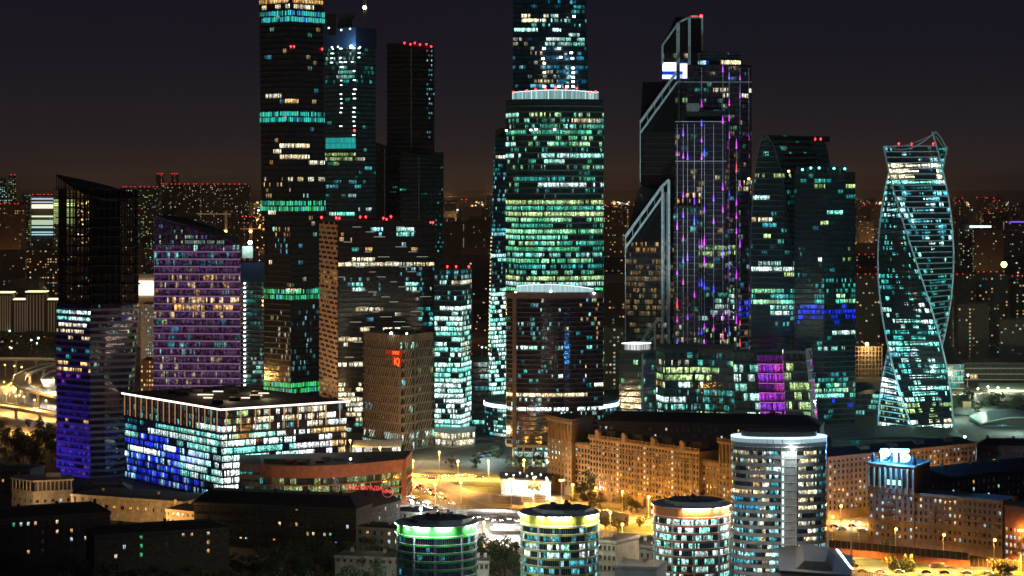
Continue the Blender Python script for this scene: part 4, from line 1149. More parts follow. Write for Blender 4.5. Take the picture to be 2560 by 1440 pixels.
# ---------------------------------------------------------------- twisted tower
def twisted_tower():
    D = 1635.0; cx = X(2289, D); R = 92/F*D
    H_ = Z(366, D)
    def ang(z):
        y = PJ((0, D, z))[1]
        return 157 - (y-365)*.2035
    def fp(z):
        a = ang(z); r = R*(.985 if z > 40 else 1.0)
        return [(cx + r*math.cos(math.radians(a - 90*k)), D - r*math.sin(math.radians(a - 90*k))) for k in (3, 2, 1, 0)][::-1]
    def fpc(z):
        p = fp(z)
        s = sum(p[i][0]*p[(i+1) % 4][1]-p[(i+1) % 4][0]*p[i][1] for i in range(4))
        return p if s > 0 else [p[0], p[3], p[2], p[1]]
    root = thing('twisted_tower', 'twisted glass tower with a white helical frame and ribbon crown', 'tower', (cx, D, 0))
    n = 52; h = H_/n
    # smooth body
    rings = []; mis = []
    for k in range(n*2+1): rings.append(ring(fpc(k*h/2), k*h/2))
    MB().loft(rings, [0]*(n*2)).build('wall', TEALC if False else DARKER, root)
    rects = [(2205,405,2345,424,'cream',.93,2.10,5),(2205,424,2350,438,'cream',.85,1.95,4),(2205,438,2360,447,'cream',.88,1.80,5),(2205,447,2365,460,'mint',.8,1.50,3),(2205,370,2345,405,'cyan',.12,0.90,1),(2330,400,2376,420,'cyan',.85,1.50,4),(2205,480,2375,545,'cyan',.5,1.20,2),(2340,505,2375,525,'white',.9,1.95,4),(2250,545,2385,600,'cyan',.35,1.05,2),(2195,560,2290,700,'teal',.22,0.90,1),(2195,590,2290,604,'mint',.75,1.20,3),(2195,632,2290,645,'mint',.8,1.35,3),(2195,645,2330,760,'teal',.25,0.75,2),
             (2275,600,2385,690,'mint',.16,1.20,2),(2195,695,2330,712,'mint',.35,0.90,2),(2195,740,2330,830,'mint',.5,1.20,2),(2200,830,2350,845,'teal',.6,1.20,2),(2215,855,2350,875,'mint',.75,1.65,3),(2215,875,2350,900,'cyan',.35,0.90,2),(2220,900,2370,915,'mint',.5,1.50,3),(2235,915,2370,935,'teal',.35,1.05,2),(2240,925,2320,935,'lime',.9,1.65,5),(2240,935,2370,1000,'mint',.78,1.95,2),(2195,945,2250,985,'white',.88,2.25,4),(2195,985,2250,1000,'cyan',.8,1.80,2),
             (2250,1000,2380,1045,'lime',.45,0.90,2),(2195,1000,2270,1060,'lime',.35,0.75,1),(2195,1045,2290,1085,'mint',.85,2.10,3),(2290,1045,2380,1062,'cream',.5,1.05,2),(2290,1060,2380,1085,'mint',.9,2.25,4)]
    storeys(root, fpc, 0, H_-.5, n, 1.5, rects, (.36,'teal',.7), 211, off=.12, lh=.9, dim=(.001,.008,.009))
    # white floor ribs on two opposite faces, one mesh per storey
    def face_of(z, j):
        a = ang(z)
        c0 = (cx + R*math.cos(math.radians(a - 90*j)), D - R*math.sin(math.radians(a - 90*j)))
        c1 = (cx + R*math.cos(math.radians(a - 90*(j+1))), D - R*math.sin(math.radians(a - 90*(j+1))))
        return c0, c1
    for j in (0, 2):
        for k in range(n+1):
            z = k*h
            a, b = face_of(z, j)
            dx, dy = b[0]-a[0], b[1]-a[1]; l = math.hypot(dx, dy)
            nx, ny = dy/l, -dx/l
            mx, my = (a[0]+b[0])/2-cx, (a[1]+b[1])/2-D
            if nx*mx + ny*my < 0: nx, ny = -nx, -ny
            o1, o2 = -.2, .75
            rg = [(a[0]+nx*o1, a[1]+ny*o1), (b[0]+nx*o1, b[1]+ny*o1), (b[0]+nx*o2, b[1]+ny*o2), (a[0]+nx*o2, a[1]+ny*o2)]
            s = sum(rg[i][0]*rg[(i+1) % 4][1]-rg[(i+1) % 4][0]*rg[i][1] for i in range(4))
            if s < 0: rg = rg[::-1]
            MB().loft([[(p[0], p[1], z-.32) for p in rg], [(p[0], p[1], z+.28) for p in rg]], [0]).build('floor_rib', FRAME, root)
    # helical corner frames
    for k in range(4):
        m = MB(); pr = []
        zs = [i*H_/60 for i in range(61)]
        tops = {0: 366, 1: 331, 2: 374, 3: 372}[k]
        for z in zs + [Z(tops, D)]:
            a = math.radians(ang(z) - 90*k); pr.append((cx + (R+.35)*math.cos(a), D - (R+.35)*math.sin(a), z))
        rings = []
        for p in pr:
            rings.append([(p[0]+ox, p[1]+oy, p[2]) for ox, oy in ((-.5,-.5),(.5,-.5),(.5,.5),(-.5,.5))])
        m.loft(rings, [0]*(len(rings)-1)); m.build('corner_frame', FRAME, root)
    # crown: ribbons swooping between the corner tips
    tips = []
    for k, t in enumerate((366, 331, 374, 372)):
        z = Z(t, D); a = math.radians(ang(H_+1) - 90*k); tips.append((cx + R*math.cos(a), D - R*math.sin(a), z))
    for i in range(4):
        a, b = Vector(tips[i]), Vector(tips[(i+1) % 4])
        dip = 8 if i in (0, 3) else -2
        for off_ in (0, 3.0):
            pr = [a.lerp(b, t/10) - Vector((0, 0, (dip*.8)*math.sin(math.pi*t/10)*(1.0 if off_ == 0 else .4) + off_*(1 if i else .3))) for t in range(11)]
            m = MB()
            for p, q in zip(pr, pr[1:]): m.tube(p, q, .45 if off_ == 0 else .25, 6)
            m.build('crown_ribbon', FRAME, root)
    beacons(root, [(X(px, D-12), D-12, Z(359, D-12)) for px in (2247,2279,2333)], .9)
twisted_tower()
# unseen cool spots added to brighten the white frames
lamp_light('frame_fill', (X(1520, 1560), 1560, 70), 560000, (.62, .92, 1), 4, 'SPOT', (X(1640, 1790), 1790, 190), 50, .7)
lamp_light('frame_fill', (X(2330, 1400), 1400, 50), 330000, (.62, .92, 1), 4, 'SPOT', (X(2300, 1635), 1635, 130), 62, .5)
lamp_light('frame_fill', (X(2150, 1590), 1590, 12), 120000, (.25, .80, 1), 3, 'SPOT', (X(2215, 1620), 1620, 25), 60, .7)
# ---------------------------------------------------------------- roads, lawns, kerbs
def sheet(name, pts, m, z, kerb=0.0, kind='structure'):
    b = MB(); P = [G(px, py) for px, py in pts]
    P = [(p[0], p[1]) for p in P]
    s = sum(P[i][0]*P[(i+1) % len(P)][1]-P[(i+1) % len(P)][0]*P[i][1] for i in range(len(P)))
    if s < 0: P = P[::-1]
    b.loft([ring(P, z-kerb-.0), ring(P, z)], [1], False, True, 0) if kerb else b.face([(p[0], p[1], z) for p in P])
    return structure(b.build(name, [m, CONC] if kerb else m))
sheet('asphalt_square', [(860,1120),(1265,1105),(1520,1180),(1900,1262),(2560,1290),(2560,1500),(900,1500)], ASPHL, .008)
sheet('side_street', [(1040,1172),(1060,1148),(1180,1118),(1262,1108),(1262,1124),(1150,1160),(1130,1176)], ASPH, .016)
sheet('lawn', [(1062,1181),(1250,1186),(1252,1196),(1036,1188)], GRASS, .13, .12)
sheet('lawn', [(1125,1206),(1185,1204),(1250,1206),(1252,1236),(1180,1226)], GRASS, .13, .12)
sheet('lawn', [(1190,1283),(1245,1270),(1310,1272),(1316,1280),(1230,1290)], GRASS, .13, .12)
sheet('lawn', [(1500,1296),(1640,1306),(1642,1330),(1540,1330),(1502,1312)], GRASS, .13, .12)
sheet('pavement', [(1370,1236),(1480,1250),(1800,1300),(1800,1308),(1470,1262),(1368,1246)], PAVE, .13, .12)
sheet('pavement', [(2076,1286),(2172,1286),(2172,1300),(2076,1303)], PAVE, .13, .12)
sheet('lawn', [(2080,1362),(2178,1370),(2300,1382),(2480,1400),(2480,1405),(2250,1396),(2080,1383)], GRASS, .13, .12)
sheet('slip_road', [(2070,1412),(2200,1410),(2560,1424),(2560,1444),(2300,1440),(2070,1445)], ASPH, .016)
sheet('lawn', [(2100,1398),(2200,1398),(2330,1414),(2390,1426),(2250,1420),(2120,1412)], GRASS, .13, .12)
sheet('lawn', [(2400,1434),(2480,1426),(2560,1430),(2560,1446),(2380,1446)], GRASS, .13, .12)
def road(name, pts, w, z=.03, m=ASPHL, th=.02):
    return structure(MB().ribbon([G(px, py, z) for px, py in pts], w, th, 0).build(name, m))
road('ring_road', [(930,1176),(1010,1205),(1075,1235),(1130,1258),(1200,1283)], 26, .024, ASPH)
road('ring_road', [(930,1200),(1010,1232),(1070,1262),(1130,1286),(1220,1300),(1330,1304),(1480,1310)], 15, .028, ASPH)
road('avenue', [(1180,1300),(1420,1296),(1640,1312),(1850,1318),(2070,1322),(2300,1330),(2560,1345)], 30, .020, ASPH)
# painted lane lines
def lane(pts, dash=3.0, gap=6.0, w=.25, z=.045):
    P = [Vector(G(px, py, z)) for px, py in pts]; m = MB()
    for a, b in zip(P, P[1:]):
        d = (b-a); l = d.length; d.normalize(); nn = Vector((d.y, -d.x, 0))*w/2; t = 0
        while t < l:
            p, q = a+d*t, a+d*min(l, t+dash)
            m.face((tuple(p+nn), tuple(q+nn), tuple(q-nn), tuple(p-nn))); t += dash+gap
    structure(m.build('road_markings', LINE))
for o in (-6, 0, 6): lane([(930,1176+o),(1010,1205+o),(1075,1235+o),(1130,1258+o),(1200,1283+o)])
for o in (-3, 3): lane([(930,1200+o),(1010,1232+o),(1070,1262+o),(1130,1286+o),(1220,1300+o),(1330,1304+o)])
for o in (-9, -4.5, 0, 4.5, 9): lane([(1330,1298+o),(1640,1312+o),(1850,1318+o),(2070,1322+o),(2300,1330+o),(2560,1345+o)])
# curved slip ramp with parapets
ramp = [(1120,1284),(1180,1281),(1250,1282),(1310,1287),(1345,1296),(1350,1306),(1325,1315),(1280,1319),(1230,1318)]
rp = [G(px, py, 3.0) for px, py in ramp]
structure(MB().ribbon(rp, 9, 1.0, 0, 1).build('slip_ramp', [ASPHL, CONC]))
def parapet(name, label, pts, h, m, th=.3, cat='barrier', posts=0, group=None, panel=None):
    t = thing(name, label, cat, pts[0], group)
    b = MB(); b.ribbon([(p[0], p[1], p[2]+h) for p in pts], th, h if not posts else .15, 0); b.build('rail' if posts else 'barrier_wall', m, t)
    if posts:
        if panel: MB().ribbon([(p[0], p[1], p[2]+h-.2) for p in pts], .06, h-.4, 0).build('screen_panel', panel, t)
        for a, c in zip(pts, pts[1:]):
            l = math.hypot(c[0]-a[0], c[1]-a[1]); k = max(1, round(l/posts))
            for i in range(k):
                u = i/k; MB().box((a[0]+(c[0]-a[0])*u, a[1]+(c[1]-a[1])*u, a[2]+(c[2]-a[2])*u + h/2), (.16, .22, h)).build('post', m, t)
    return t
def side(pts, d):
    r = []
    for i, p in enumerate(pts):
        a, b = Vector(pts[max(0,i-1)]), Vector(pts[min(len(pts)-1,i+1)]); t = (b-a); t.z = 0; t.normalize(); r.append((p[0]+t.y*d, p[1]-t.x*d, p[2]))
    return r
parapet('ramp_parapet', 'pale concrete parapet along the outer bend of the curved slip ramp', side(rp, -4.6), 1.1, PALE)
parapet('ramp_parapet', 'pale concrete parapet along the inner bend of the curved slip ramp', side(rp, 4.6), 1.1, PALE)
SCREEN = mat('yellowed_screen', (.42, .36, .24), .5)
YST = mat('ochre_steel', (.45, .36, .2), .5)
parapet('noise_screen', 'tall steel framed noise screen standing beside the orange lit ring road', [G(1106,1246),G(1140,1250),G(1180,1254),G(1232,1257)], 8.0, YST, .5, 'noise screen', 3.2)
parapet('retaining_wall', 'ribbed concrete retaining wall continuing behind the tall noise screen', [G(1232,1256),G(1265,1259),G(1310,1262)], 4.0, CONC, .6, 'wall')
parapet('noise_screen', 'yellow lit noise screen on the verge below the long stone apartment house', [G(1368,1290),G(1420,1282),G(1470,1280)], 5.5, YST, .3, 'noise screen', 1.6, None, SCREEN)
parapet('noise_screen', 'yellow gridded noise screen beside the lawn behind the orange rimmed tower', [G(1488,1302),G(1530,1308),G(1572,1316)], 6.0, YST, .3, 'noise screen', 1.6, None, SCREEN)
GLS = mat('clear_screen', (.10, .08, .05), .2)
parapet('noise_screen', 'long glazed noise screen on a low brick wall before the brown corner house', [G(2072,1378),G(2180,1388),G(2300,1400),G(2420,1412),G(2420,1413)], 5.5, YST, .25, 'noise screen', 3.0, None, GLS)
parapet('brick_wall', 'low red brown retaining wall under the long glazed noise screen', [G(2070,1385),G(2180,1395),G(2300,1407),G(2425,1419)], 3.0, BRICK, .6, 'wall')
parapet('noise_screen', 'stepped end of the glazed noise screen running out of frame past the hedge', [G(2424,1412),G(2480,1420),G(2560,1430)], 4.5, YST, .25, 'noise screen', 2.6, None, GLS)
parapet('black_railing', 'black iron railing curving along the lit verge beside the dark flat roof', [G(2120,1436),G(2160,1440),G(2230,1452),(G(2300,1462))], 2.0, DARKER, .12, 'railing', 1.0)

# ---------------------------------------------------------------- blue office block with the lit roof edge
def blue_office():
    C = (X(555,1290), 1290.0); L = (X(313,1389), 1389.0); R = (X(865,1338), 1338.0)
    fp = [C, R, (L[0]+R[0]-C[0]-8, L[1]+R[1]-C[1]), L]
    root = root_of('wide_office_block', 'wide glass office block with a white lit roof edge and blue wash on one side', 'office block', fp)
    zt = 47.5; n = 12
    wall(root, fp, 0, zt, n, [DARK, DARKER, ROOF2], ledge=.55, lh=.8, parapet=.8)
    rects = [(300,1118,440,1134,'white',.8,1.6,4),(313,1088,420,1150,'bluemix',.85,1.2,1),(313,1110,450,1190,'bluemix',.85,.9,1),(313,1190,510,1250,'bluemix',.8,.5,1),(313,1070,480,1110,'mint',.75,.9,3),(313,1020,560,1062,'teal',.22,.6,1),(313,980,560,1040,'lime',.12,.4,2),  # blue panes paint the blue wash on the left face
             (555,1010,620,1055,'lime',.75,.8,1),(620,1010,760,1055,'cream',.70,.9,1),(760,1010,820,1060,'cream',.9,1.0,1),(820,1030,870,1062,'white',.95,1.5,3),(555,1055,700,1075,'mint',.7,1.4,2),(770,1065,870,1080,'warm',.9,1.0,2),(830,1080,870,1160,'warm',.6,.9,2),(555,1075,740,1160,'mint',.86,1.7,2),(740,1075,870,1150,'white',.78,1.5,3),(555,1160,620,1260,'white',.93,1.9,4),(400,1060,560,1290,'mint',.86,1.05,2)]
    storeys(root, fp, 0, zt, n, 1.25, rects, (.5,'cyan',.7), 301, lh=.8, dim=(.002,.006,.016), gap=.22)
    # overhanging roof slab with its light line
    MB().loft([ring(fp, zt+.8, 1.6), ring(fp, zt+1.9, 1.6)], [0]).build('roof_slab', ROOF2, root)
    strip = lamp_material('roof_edge_light', (1, .86, .70), 2.6, True)
    m = MB(); o = offset(fp, 1.75)
    for e in (0, 3):
        a, b = o[e], o[(e+1) % 4]
        m.face(((a[0],a[1],zt+.9),(b[0],b[1],zt+.9),(b[0],b[1],zt+1.9),(a[0],a[1],zt+1.9)))
    m.build('edge_light', strip, root)
    fin = lamp_material('copper_fin_glow', (.85, .38, .12), .42)  # copper fins glow themselves in place of light cast on them
    for e, k in ((0, 9), (3, 17)):
        a, b = offset(fp, 1.1)[e], offset(fp, 1.1)[(e+1) % 4]
        for i in range(k):
            t = (i+.35)/k
            MB().box((a[0]+(b[0]-a[0])*t, a[1]+(b[1]-a[1])*t, zt-5.2), (.55, .55, 11.6)).build('fin', fin, root)
    MB().loft([ring(fp, zt-12.4, 1.2), ring(fp, zt-11.4, 1.2)], [0]).build('ledge', TEALC, root)
    # roof plant with lit strips
    c = centre(fp); rnd = random.Random(2)
    s2 = lamp_material('roof_strip_light', (1, .85, .6), 1.6)
    for i in range(12):
        u, v = rnd.uniform(.12, .8), rnd.uniform(.2, .85)
        x_ = C[0]+(R[0]-C[0])*u+(L[0]-C[0])*v; y_ = C[1]+(R[1]-C[1])*u+(L[1]-C[1])*v
        MB().box((x_, y_, zt+2.9), (rnd.uniform(3, 9), rnd.uniform(2, 5), rnd.uniform(1.4, 2.6))).build('plant_unit', ROOF, root)
    for (u, v, w) in ((.45,.35,9),(.62,.42,7),(.35,.6,9),(.55,.72,6),(.75,.5,6),(.25,.45,5)):
        x_ = C[0]+(R[0]-C[0])*u+(L[0]-C[0])*v; y_ = C[1]+(R[1]-C[1])*u+(L[1]-C[1])*v
        MB().box((x_, y_, zt+2.6), (w, .4, .6)).build('roof_strip_light', s2, root)
    for u, v in ((.3,.3),(.6,.3),(.4,.7),(.75,.6)):
        lamp_light('roof_plant_light', (C[0]+(R[0]-C[0])*u+(L[0]-C[0])*v, C[1]+(R[1]-C[1])*u+(L[1]-C[1])*v, zt+6), 2200, (1,.75,.45), .5)
    lamp_light('blue_floodlight', (-296, 1384, 3), 45000, (.14, .05, 1), 3, 'SPOT', (-253, 1396, 30), 110, .8)
blue_office()

# ---------------------------------------------------------------- curved brick mall and the sign on the roof before it
def mall():
    def arc(s=0.0):
        pts = []
        for i in range(25):
            t = i/24; px = 650 + 362*t; d = 1256 + 27*t - 15*math.sin(math.pi*t) + s
            pts.append((X(px, d), d))
        return pts
    a = arc(); fp = a + [(a[-1][0]+2, a[-1][1]+40), (a[0][0]-14, a[0][1]+46)]
    root = root_of('curved_mall', 'curved mall with a plain red brick top and glazed storeys below', 'shopping mall', fp)
    zt = 23.0; n = 5
    ORB = mat('orange_brick', (.36, .15, .08), .8)
    wall(root, fp, 0, 16.5, 4, [DARK, ORB, ROOF], ledge=.5, lh=.7, parapet=0)
    MB().loft([ring(fp, 16.5, .35), ring(fp, zt, .35)], [0]).build('brick_parapet', ORB, root)
    storeys(root, fp, 0, 16.5, 4, 1.3, [(650,1150,700,1260,'teal',.2,.4,1),(700,1150,1012,1260,'lime',.55,.30,1)], (.4,'lime',.3), 311, lh=.7, dim=(.012,.014,.010), gap=.22)
    MB().loft([ring(fp, zt-1.2, -1), ring(fp, zt+.05, -1)], [0]).build('roof', ROOF, root)
    rnd = random.Random(9)
    for i in range(9):
        t = rnd.uniform(.1, .85); s = rnd.uniform(6, 26); k = int(t*24); p = arc(s)[k]
        m = MB(); w, d_, h = rnd.uniform(4, 9), rnd.uniform(3, 6), rnd.uniform(1.2, 2.2)
        m.box((p[0], p[1], zt+h/2), (w, d_, h)); m.build('roof_unit', CONC if i % 3 else mat('red_duct', (.25,.03,.03), .6), root)
    MB().ball((X(875, 1262), 1266, zt+2.0), .6).build('roof_lamp', WLAMP, root)
    q = a[-1]
    MB().box((q[0]-.6, q[1]-.6, zt/2), (3.0, 2.2, zt)).build('corner_pier', ORB, root)
    lamp_light('brick_wash', (X(830, 1225), 1222, 3), 11000, (1, .40, .18), 1.5)
    lamp_light('brick_wash', (X(950, 1245), 1232, 3), 11000, (1, .40, .18), 1.5)
    # grey side wing
    fw = [(X(598,1250), 1250.0), (X(650,1246), 1246.0), (X(650,1290), 1290.0), (X(598,1290), 1290.0)]
    r2 = root_of('grey_side_wing', 'plain grey wing with four short window rows beside the curved mall', 'office block', fw)
    MB().loft([ring(fw, 0), ring(fw, 24.5)], [0]).build('wall', mat('grey_violet_panel', (.16,.14,.15), .8), r2)
    storeys(r2, fw, 2, 21, 5, 1.3, [(598,1150,632,1260,'teal',.7,.25,2),(632,1100,660,1300,'teal',0,0)], (.3,'teal',.25), 312, lh=1.8, win=(.45,.8), edges=(0,), dim=(.005,.006,.006))
mall()

def roof_sign():
    D = 1150.0
    t = thing('rooftop_sign', 'red lamp letters and ringed emblem on a steel rack above the dark roof', 'sign', (X(930, D), D, Z(1250, D)))
    RL = lamp_material('red_sign_letters', (.85, .01, .02), 1.0)
    rz = -.16
    text_mesh('ЭКСПОРАДИ', 2.7, .15, 'lettering', RL, t, (X(910, D), D, Z(1224.5, D)), rz, 'CENTER', .04)
    text_mesh('МИН', 2.3, .15, 'lettering', RL, t, (X(969, D), D+.0, Z(1233, D)), rz, 'CENTER', .04)
    m = MB(); c = Vector((X(969, D), D, Z(1229.5, D)))
    for i in range(28):
        a, b = 2*math.pi*i/28, 2*math.pi*(i+1)/28
        m.tube(c + Vector((2.6*math.cos(a), .2, 2.6*math.sin(a))), c + Vector((2.6*math.cos(b), .2, 2.6*math.sin(b))), .2, 6)
    m.build('ring_emblem', lamp_material('dim_red', (.16, .004, .006), 1.0), t)
    m = MB()
    for px in (878,890,902,914,926,938,950,962,975): m.bar((X(px, D+1), D+1, Z(1250, D)), (X(px, D+1), D+1, Z(1214+(px-878)*.1, D)), .15, .15)
    for dy in (0, 12, 22): m.bar((X(876, D+1), D+1, Z(1214+dy, D)), (X(978, D+1), D+1, Z(1224+dy, D)), .15, .15)
    m.build('steel_rack', DARKER, t)
roof_sign()

# ---------------------------------------------------------------- apartment houses: window kinds shared by every house
WK = {}
WFR = mat('window_frame', (.22, .18, .14), .6)
def window_kind(name, col, w=1.35, h=1.9, arch=False):
    m = MB()
    f = .08
    fr = [(-w/2,0),(w/2,0),(w/2,h),(-w/2,h)]; inn = [(-w/2+f,f),(w/2-f,f),(w/2-f,h-f),(-w/2+f,h-f)]
    for i in range(4):
        j = (i+1) % 4
        m.face(((fr[i][0],-.10,fr[i][1]),(fr[j][0],-.10,fr[j][1]),(inn[j][0],-.10,inn[j][1]),(inn[i][0],-.10,inn[i][1])), 0)
    for x0, x1 in ((-w/2+f, -.05), (.05, w/2-f)):
        m.face(((x0,-.06,f),(x1,-.06,f),(x1,-.06,h-f),(x0,-.06,h-f)), 1, col, (0,0,1,0,1,1,0,1))
    m.face(((-.05,-.09,f),(.05,-.09,f),(.05,-.09,h-f),(-.05,-.09,h-f)), 0)
    m.box((0, -.16, -.08), (w+.3, .3, .12))
    ob = m.build('window', [WFR, HOME]); me = ob.data
    bpy.data.objects.remove(ob)
    WK[name] = me
for nm, c in (('dark', (.0012,.0012,.0013)), ('dim', (.02,.014,.007)), ('warm', (.85,.50,.18)), ('cream', (1.1,.85,.5)), ('cool', (.6,.85,.95)), ('stair', (1.2,1.05,.75)), ('green', (.08,.6,.25)), ('orange', (.9,.36,.06)), ('blue', (.08,.2,.75))):
    window_kind(nm, c)
def home_windows(root, A, B, rows, cols, seed, lit=.1, sx=1.0, sz=1.0, pal=('warm','cream','cool'), fixed=None, skip=None, margin=.5, maxp=95):
    """windows on the wall from A to B (A at the left as seen from outside)"""
    rnd = random.Random(seed)
    dx, dy = B[0]-A[0], B[1]-A[1]; l = math.hypot(dx, dy); rz = math.atan2(dy, dx)
    items = []
    for r, z in enumerate(rows):
        for c in range(cols):
            if skip and skip(r, c): continue
            t = (c+margin)/(cols-1+2*margin)
            k = fixed(r, c) if fixed else None
            if k is None:
                k = rnd.choice(pal) if rnd.random() < lit else ('dim' if rnd.random() < .25 else 'dark')
            items.append((A[0]+dx*t, A[1]+dy*t, z, k))
    items.sort(key=lambda i: (i[3] in ('dark','dim'), i[1]))
    base = LOC[root.name]
    used = HWN.get(root.name, 0); rest = MB()
    for x_, y_, z_, k in items:
        if used < maxp:
            o = bpy.data.objects.new('window', WK[k]); COL.objects.link(o); o.parent = root
            o.location = (x_-base[0], y_-base[1], z_-base[2]); o.rotation_euler = (0, 0, rz); o.scale = (sx, 1, sz); used += 1
        else:
            me = WK[k]; ca, sa = math.cos(rz), math.sin(rz); gl = me.color_attributes.get('glow')
            for p in me.polygons:
                pts = []
                for vi in p.vertices:
                    v = me.vertices[vi].co; X_, Y_ = v.x*sx, v.y
                    pts.append((x_+X_*ca-Y_*sa, y_+X_*sa+Y_*ca, z_+v.z*sz))
                col = tuple(gl.data[p.loop_start].color[:3]) if p.material_index else (0,0,0)
                rest.face(pts, p.material_index, col, (0,0,1,0,1,1,0,1) if p.material_index else None)
    HWN[root.name] = used
    if rest.f: tag(rest.build('window', [WFR, HOME], root), None, None, None, 'stuff')
HWN = {}
def balconies(root, A, B, spots, m, w=2.6, d=1.1, h=1.1):
    dx, dy = B[0]-A[0], B[1]-A[1]; l = math.hypot(dx, dy); rz = math.atan2(dy, dx); nx, ny = dy/l, -dx/l
    for t, z in spots:
        x_, y_ = A[0]+dx*t+nx*d/2, A[1]+dy*t+ny*d/2
        b = MB(); b.box((x_, y_, z-.1), (w, d, .2), rz); b.box((x_+nx*d*.46, y_+ny*d*.46, z+h/2), (w, .08, h), rz)
        for s in (-1, 1): b.box((x_+dx/l*s*w*.48, y_+dy/l*s*w*.48, z+h/2), (.08, d, h), rz)
        b.build('balcony', m, root)
def block(A, B, depth):
    """rectangle whose front wall runs from A (left) to B (right), going back by depth"""
    dx, dy = B[0]-A[0], B[1]-A[1]; l = math.hypot(dx, dy); nx, ny = -dy/l*depth, dx/l*depth
    return [A, B, (B[0]+nx, B[1]+ny), (A[0]+nx, A[1]+ny)]
def shell(root, fp, z0, z1, m, cornice=.7, band=None, mroof=None, name='wall'):
    rg = [ring(fp, z0, .25), ring(fp, z0+4.2, .25), ring(fp, z0+4.2)]; mi = [0, 0]
    for b in (band or []):
        rg += [ring(fp, b), ring(fp, b, .28), ring(fp, b+.5, .28), ring(fp, b+.5)]; mi += [0]*4
    if cornice: rg += [ring(fp, z1-1.6), ring(fp, z1-1.3, .3), ring(fp, z1-.9, .35), ring(fp, z1-.7, cornice), ring(fp, z1, cornice), ring(fp, z1+.02, -.2)]
    else: rg += [ring(fp, z1), ring(fp, z1+.01, -.2)]
    return MB().loft(rg, [0]*(len(rg)-1), True, True, 1).build(name, [m, mroof or ROOF], root)
def balustrade(root, A, B, z, m, h=1.5, step=3.2):
    dx, dy = B[0]-A[0], B[1]-A[1]; l = math.hypot(dx, dy); rz = math.atan2(dy, dx); k = max(2, round(l/step)); b = MB()
    b.box(((A[0]+B[0])/2, (A[1]+B[1])/2, z+h-.12), (l, .35, .25), rz); b.box(((A[0]+B[0])/2, (A[1]+B[1])/2, z+.15), (l, .3, .3), rz)
    for i in range(k+1):
        b.box((A[0]+dx*i/k, A[1]+dy*i/k, z+h/2), (.55, .5, h), rz)
    for i in range(k*5):
        b.box((A[0]+dx*(i+.5)/(k*5), A[1]+dy*(i+.5)/(k*5), z+h/2), (.14, .14, h-.4), rz)
    b.build('balustrade', m, root)
def hip(root, fp, z, h, inset, m=None, name='roof'):
    MB().loft([ring(fp, z, .3), ring(fp, z+h, -inset)], [0]).build(name, m or ROOF, root)

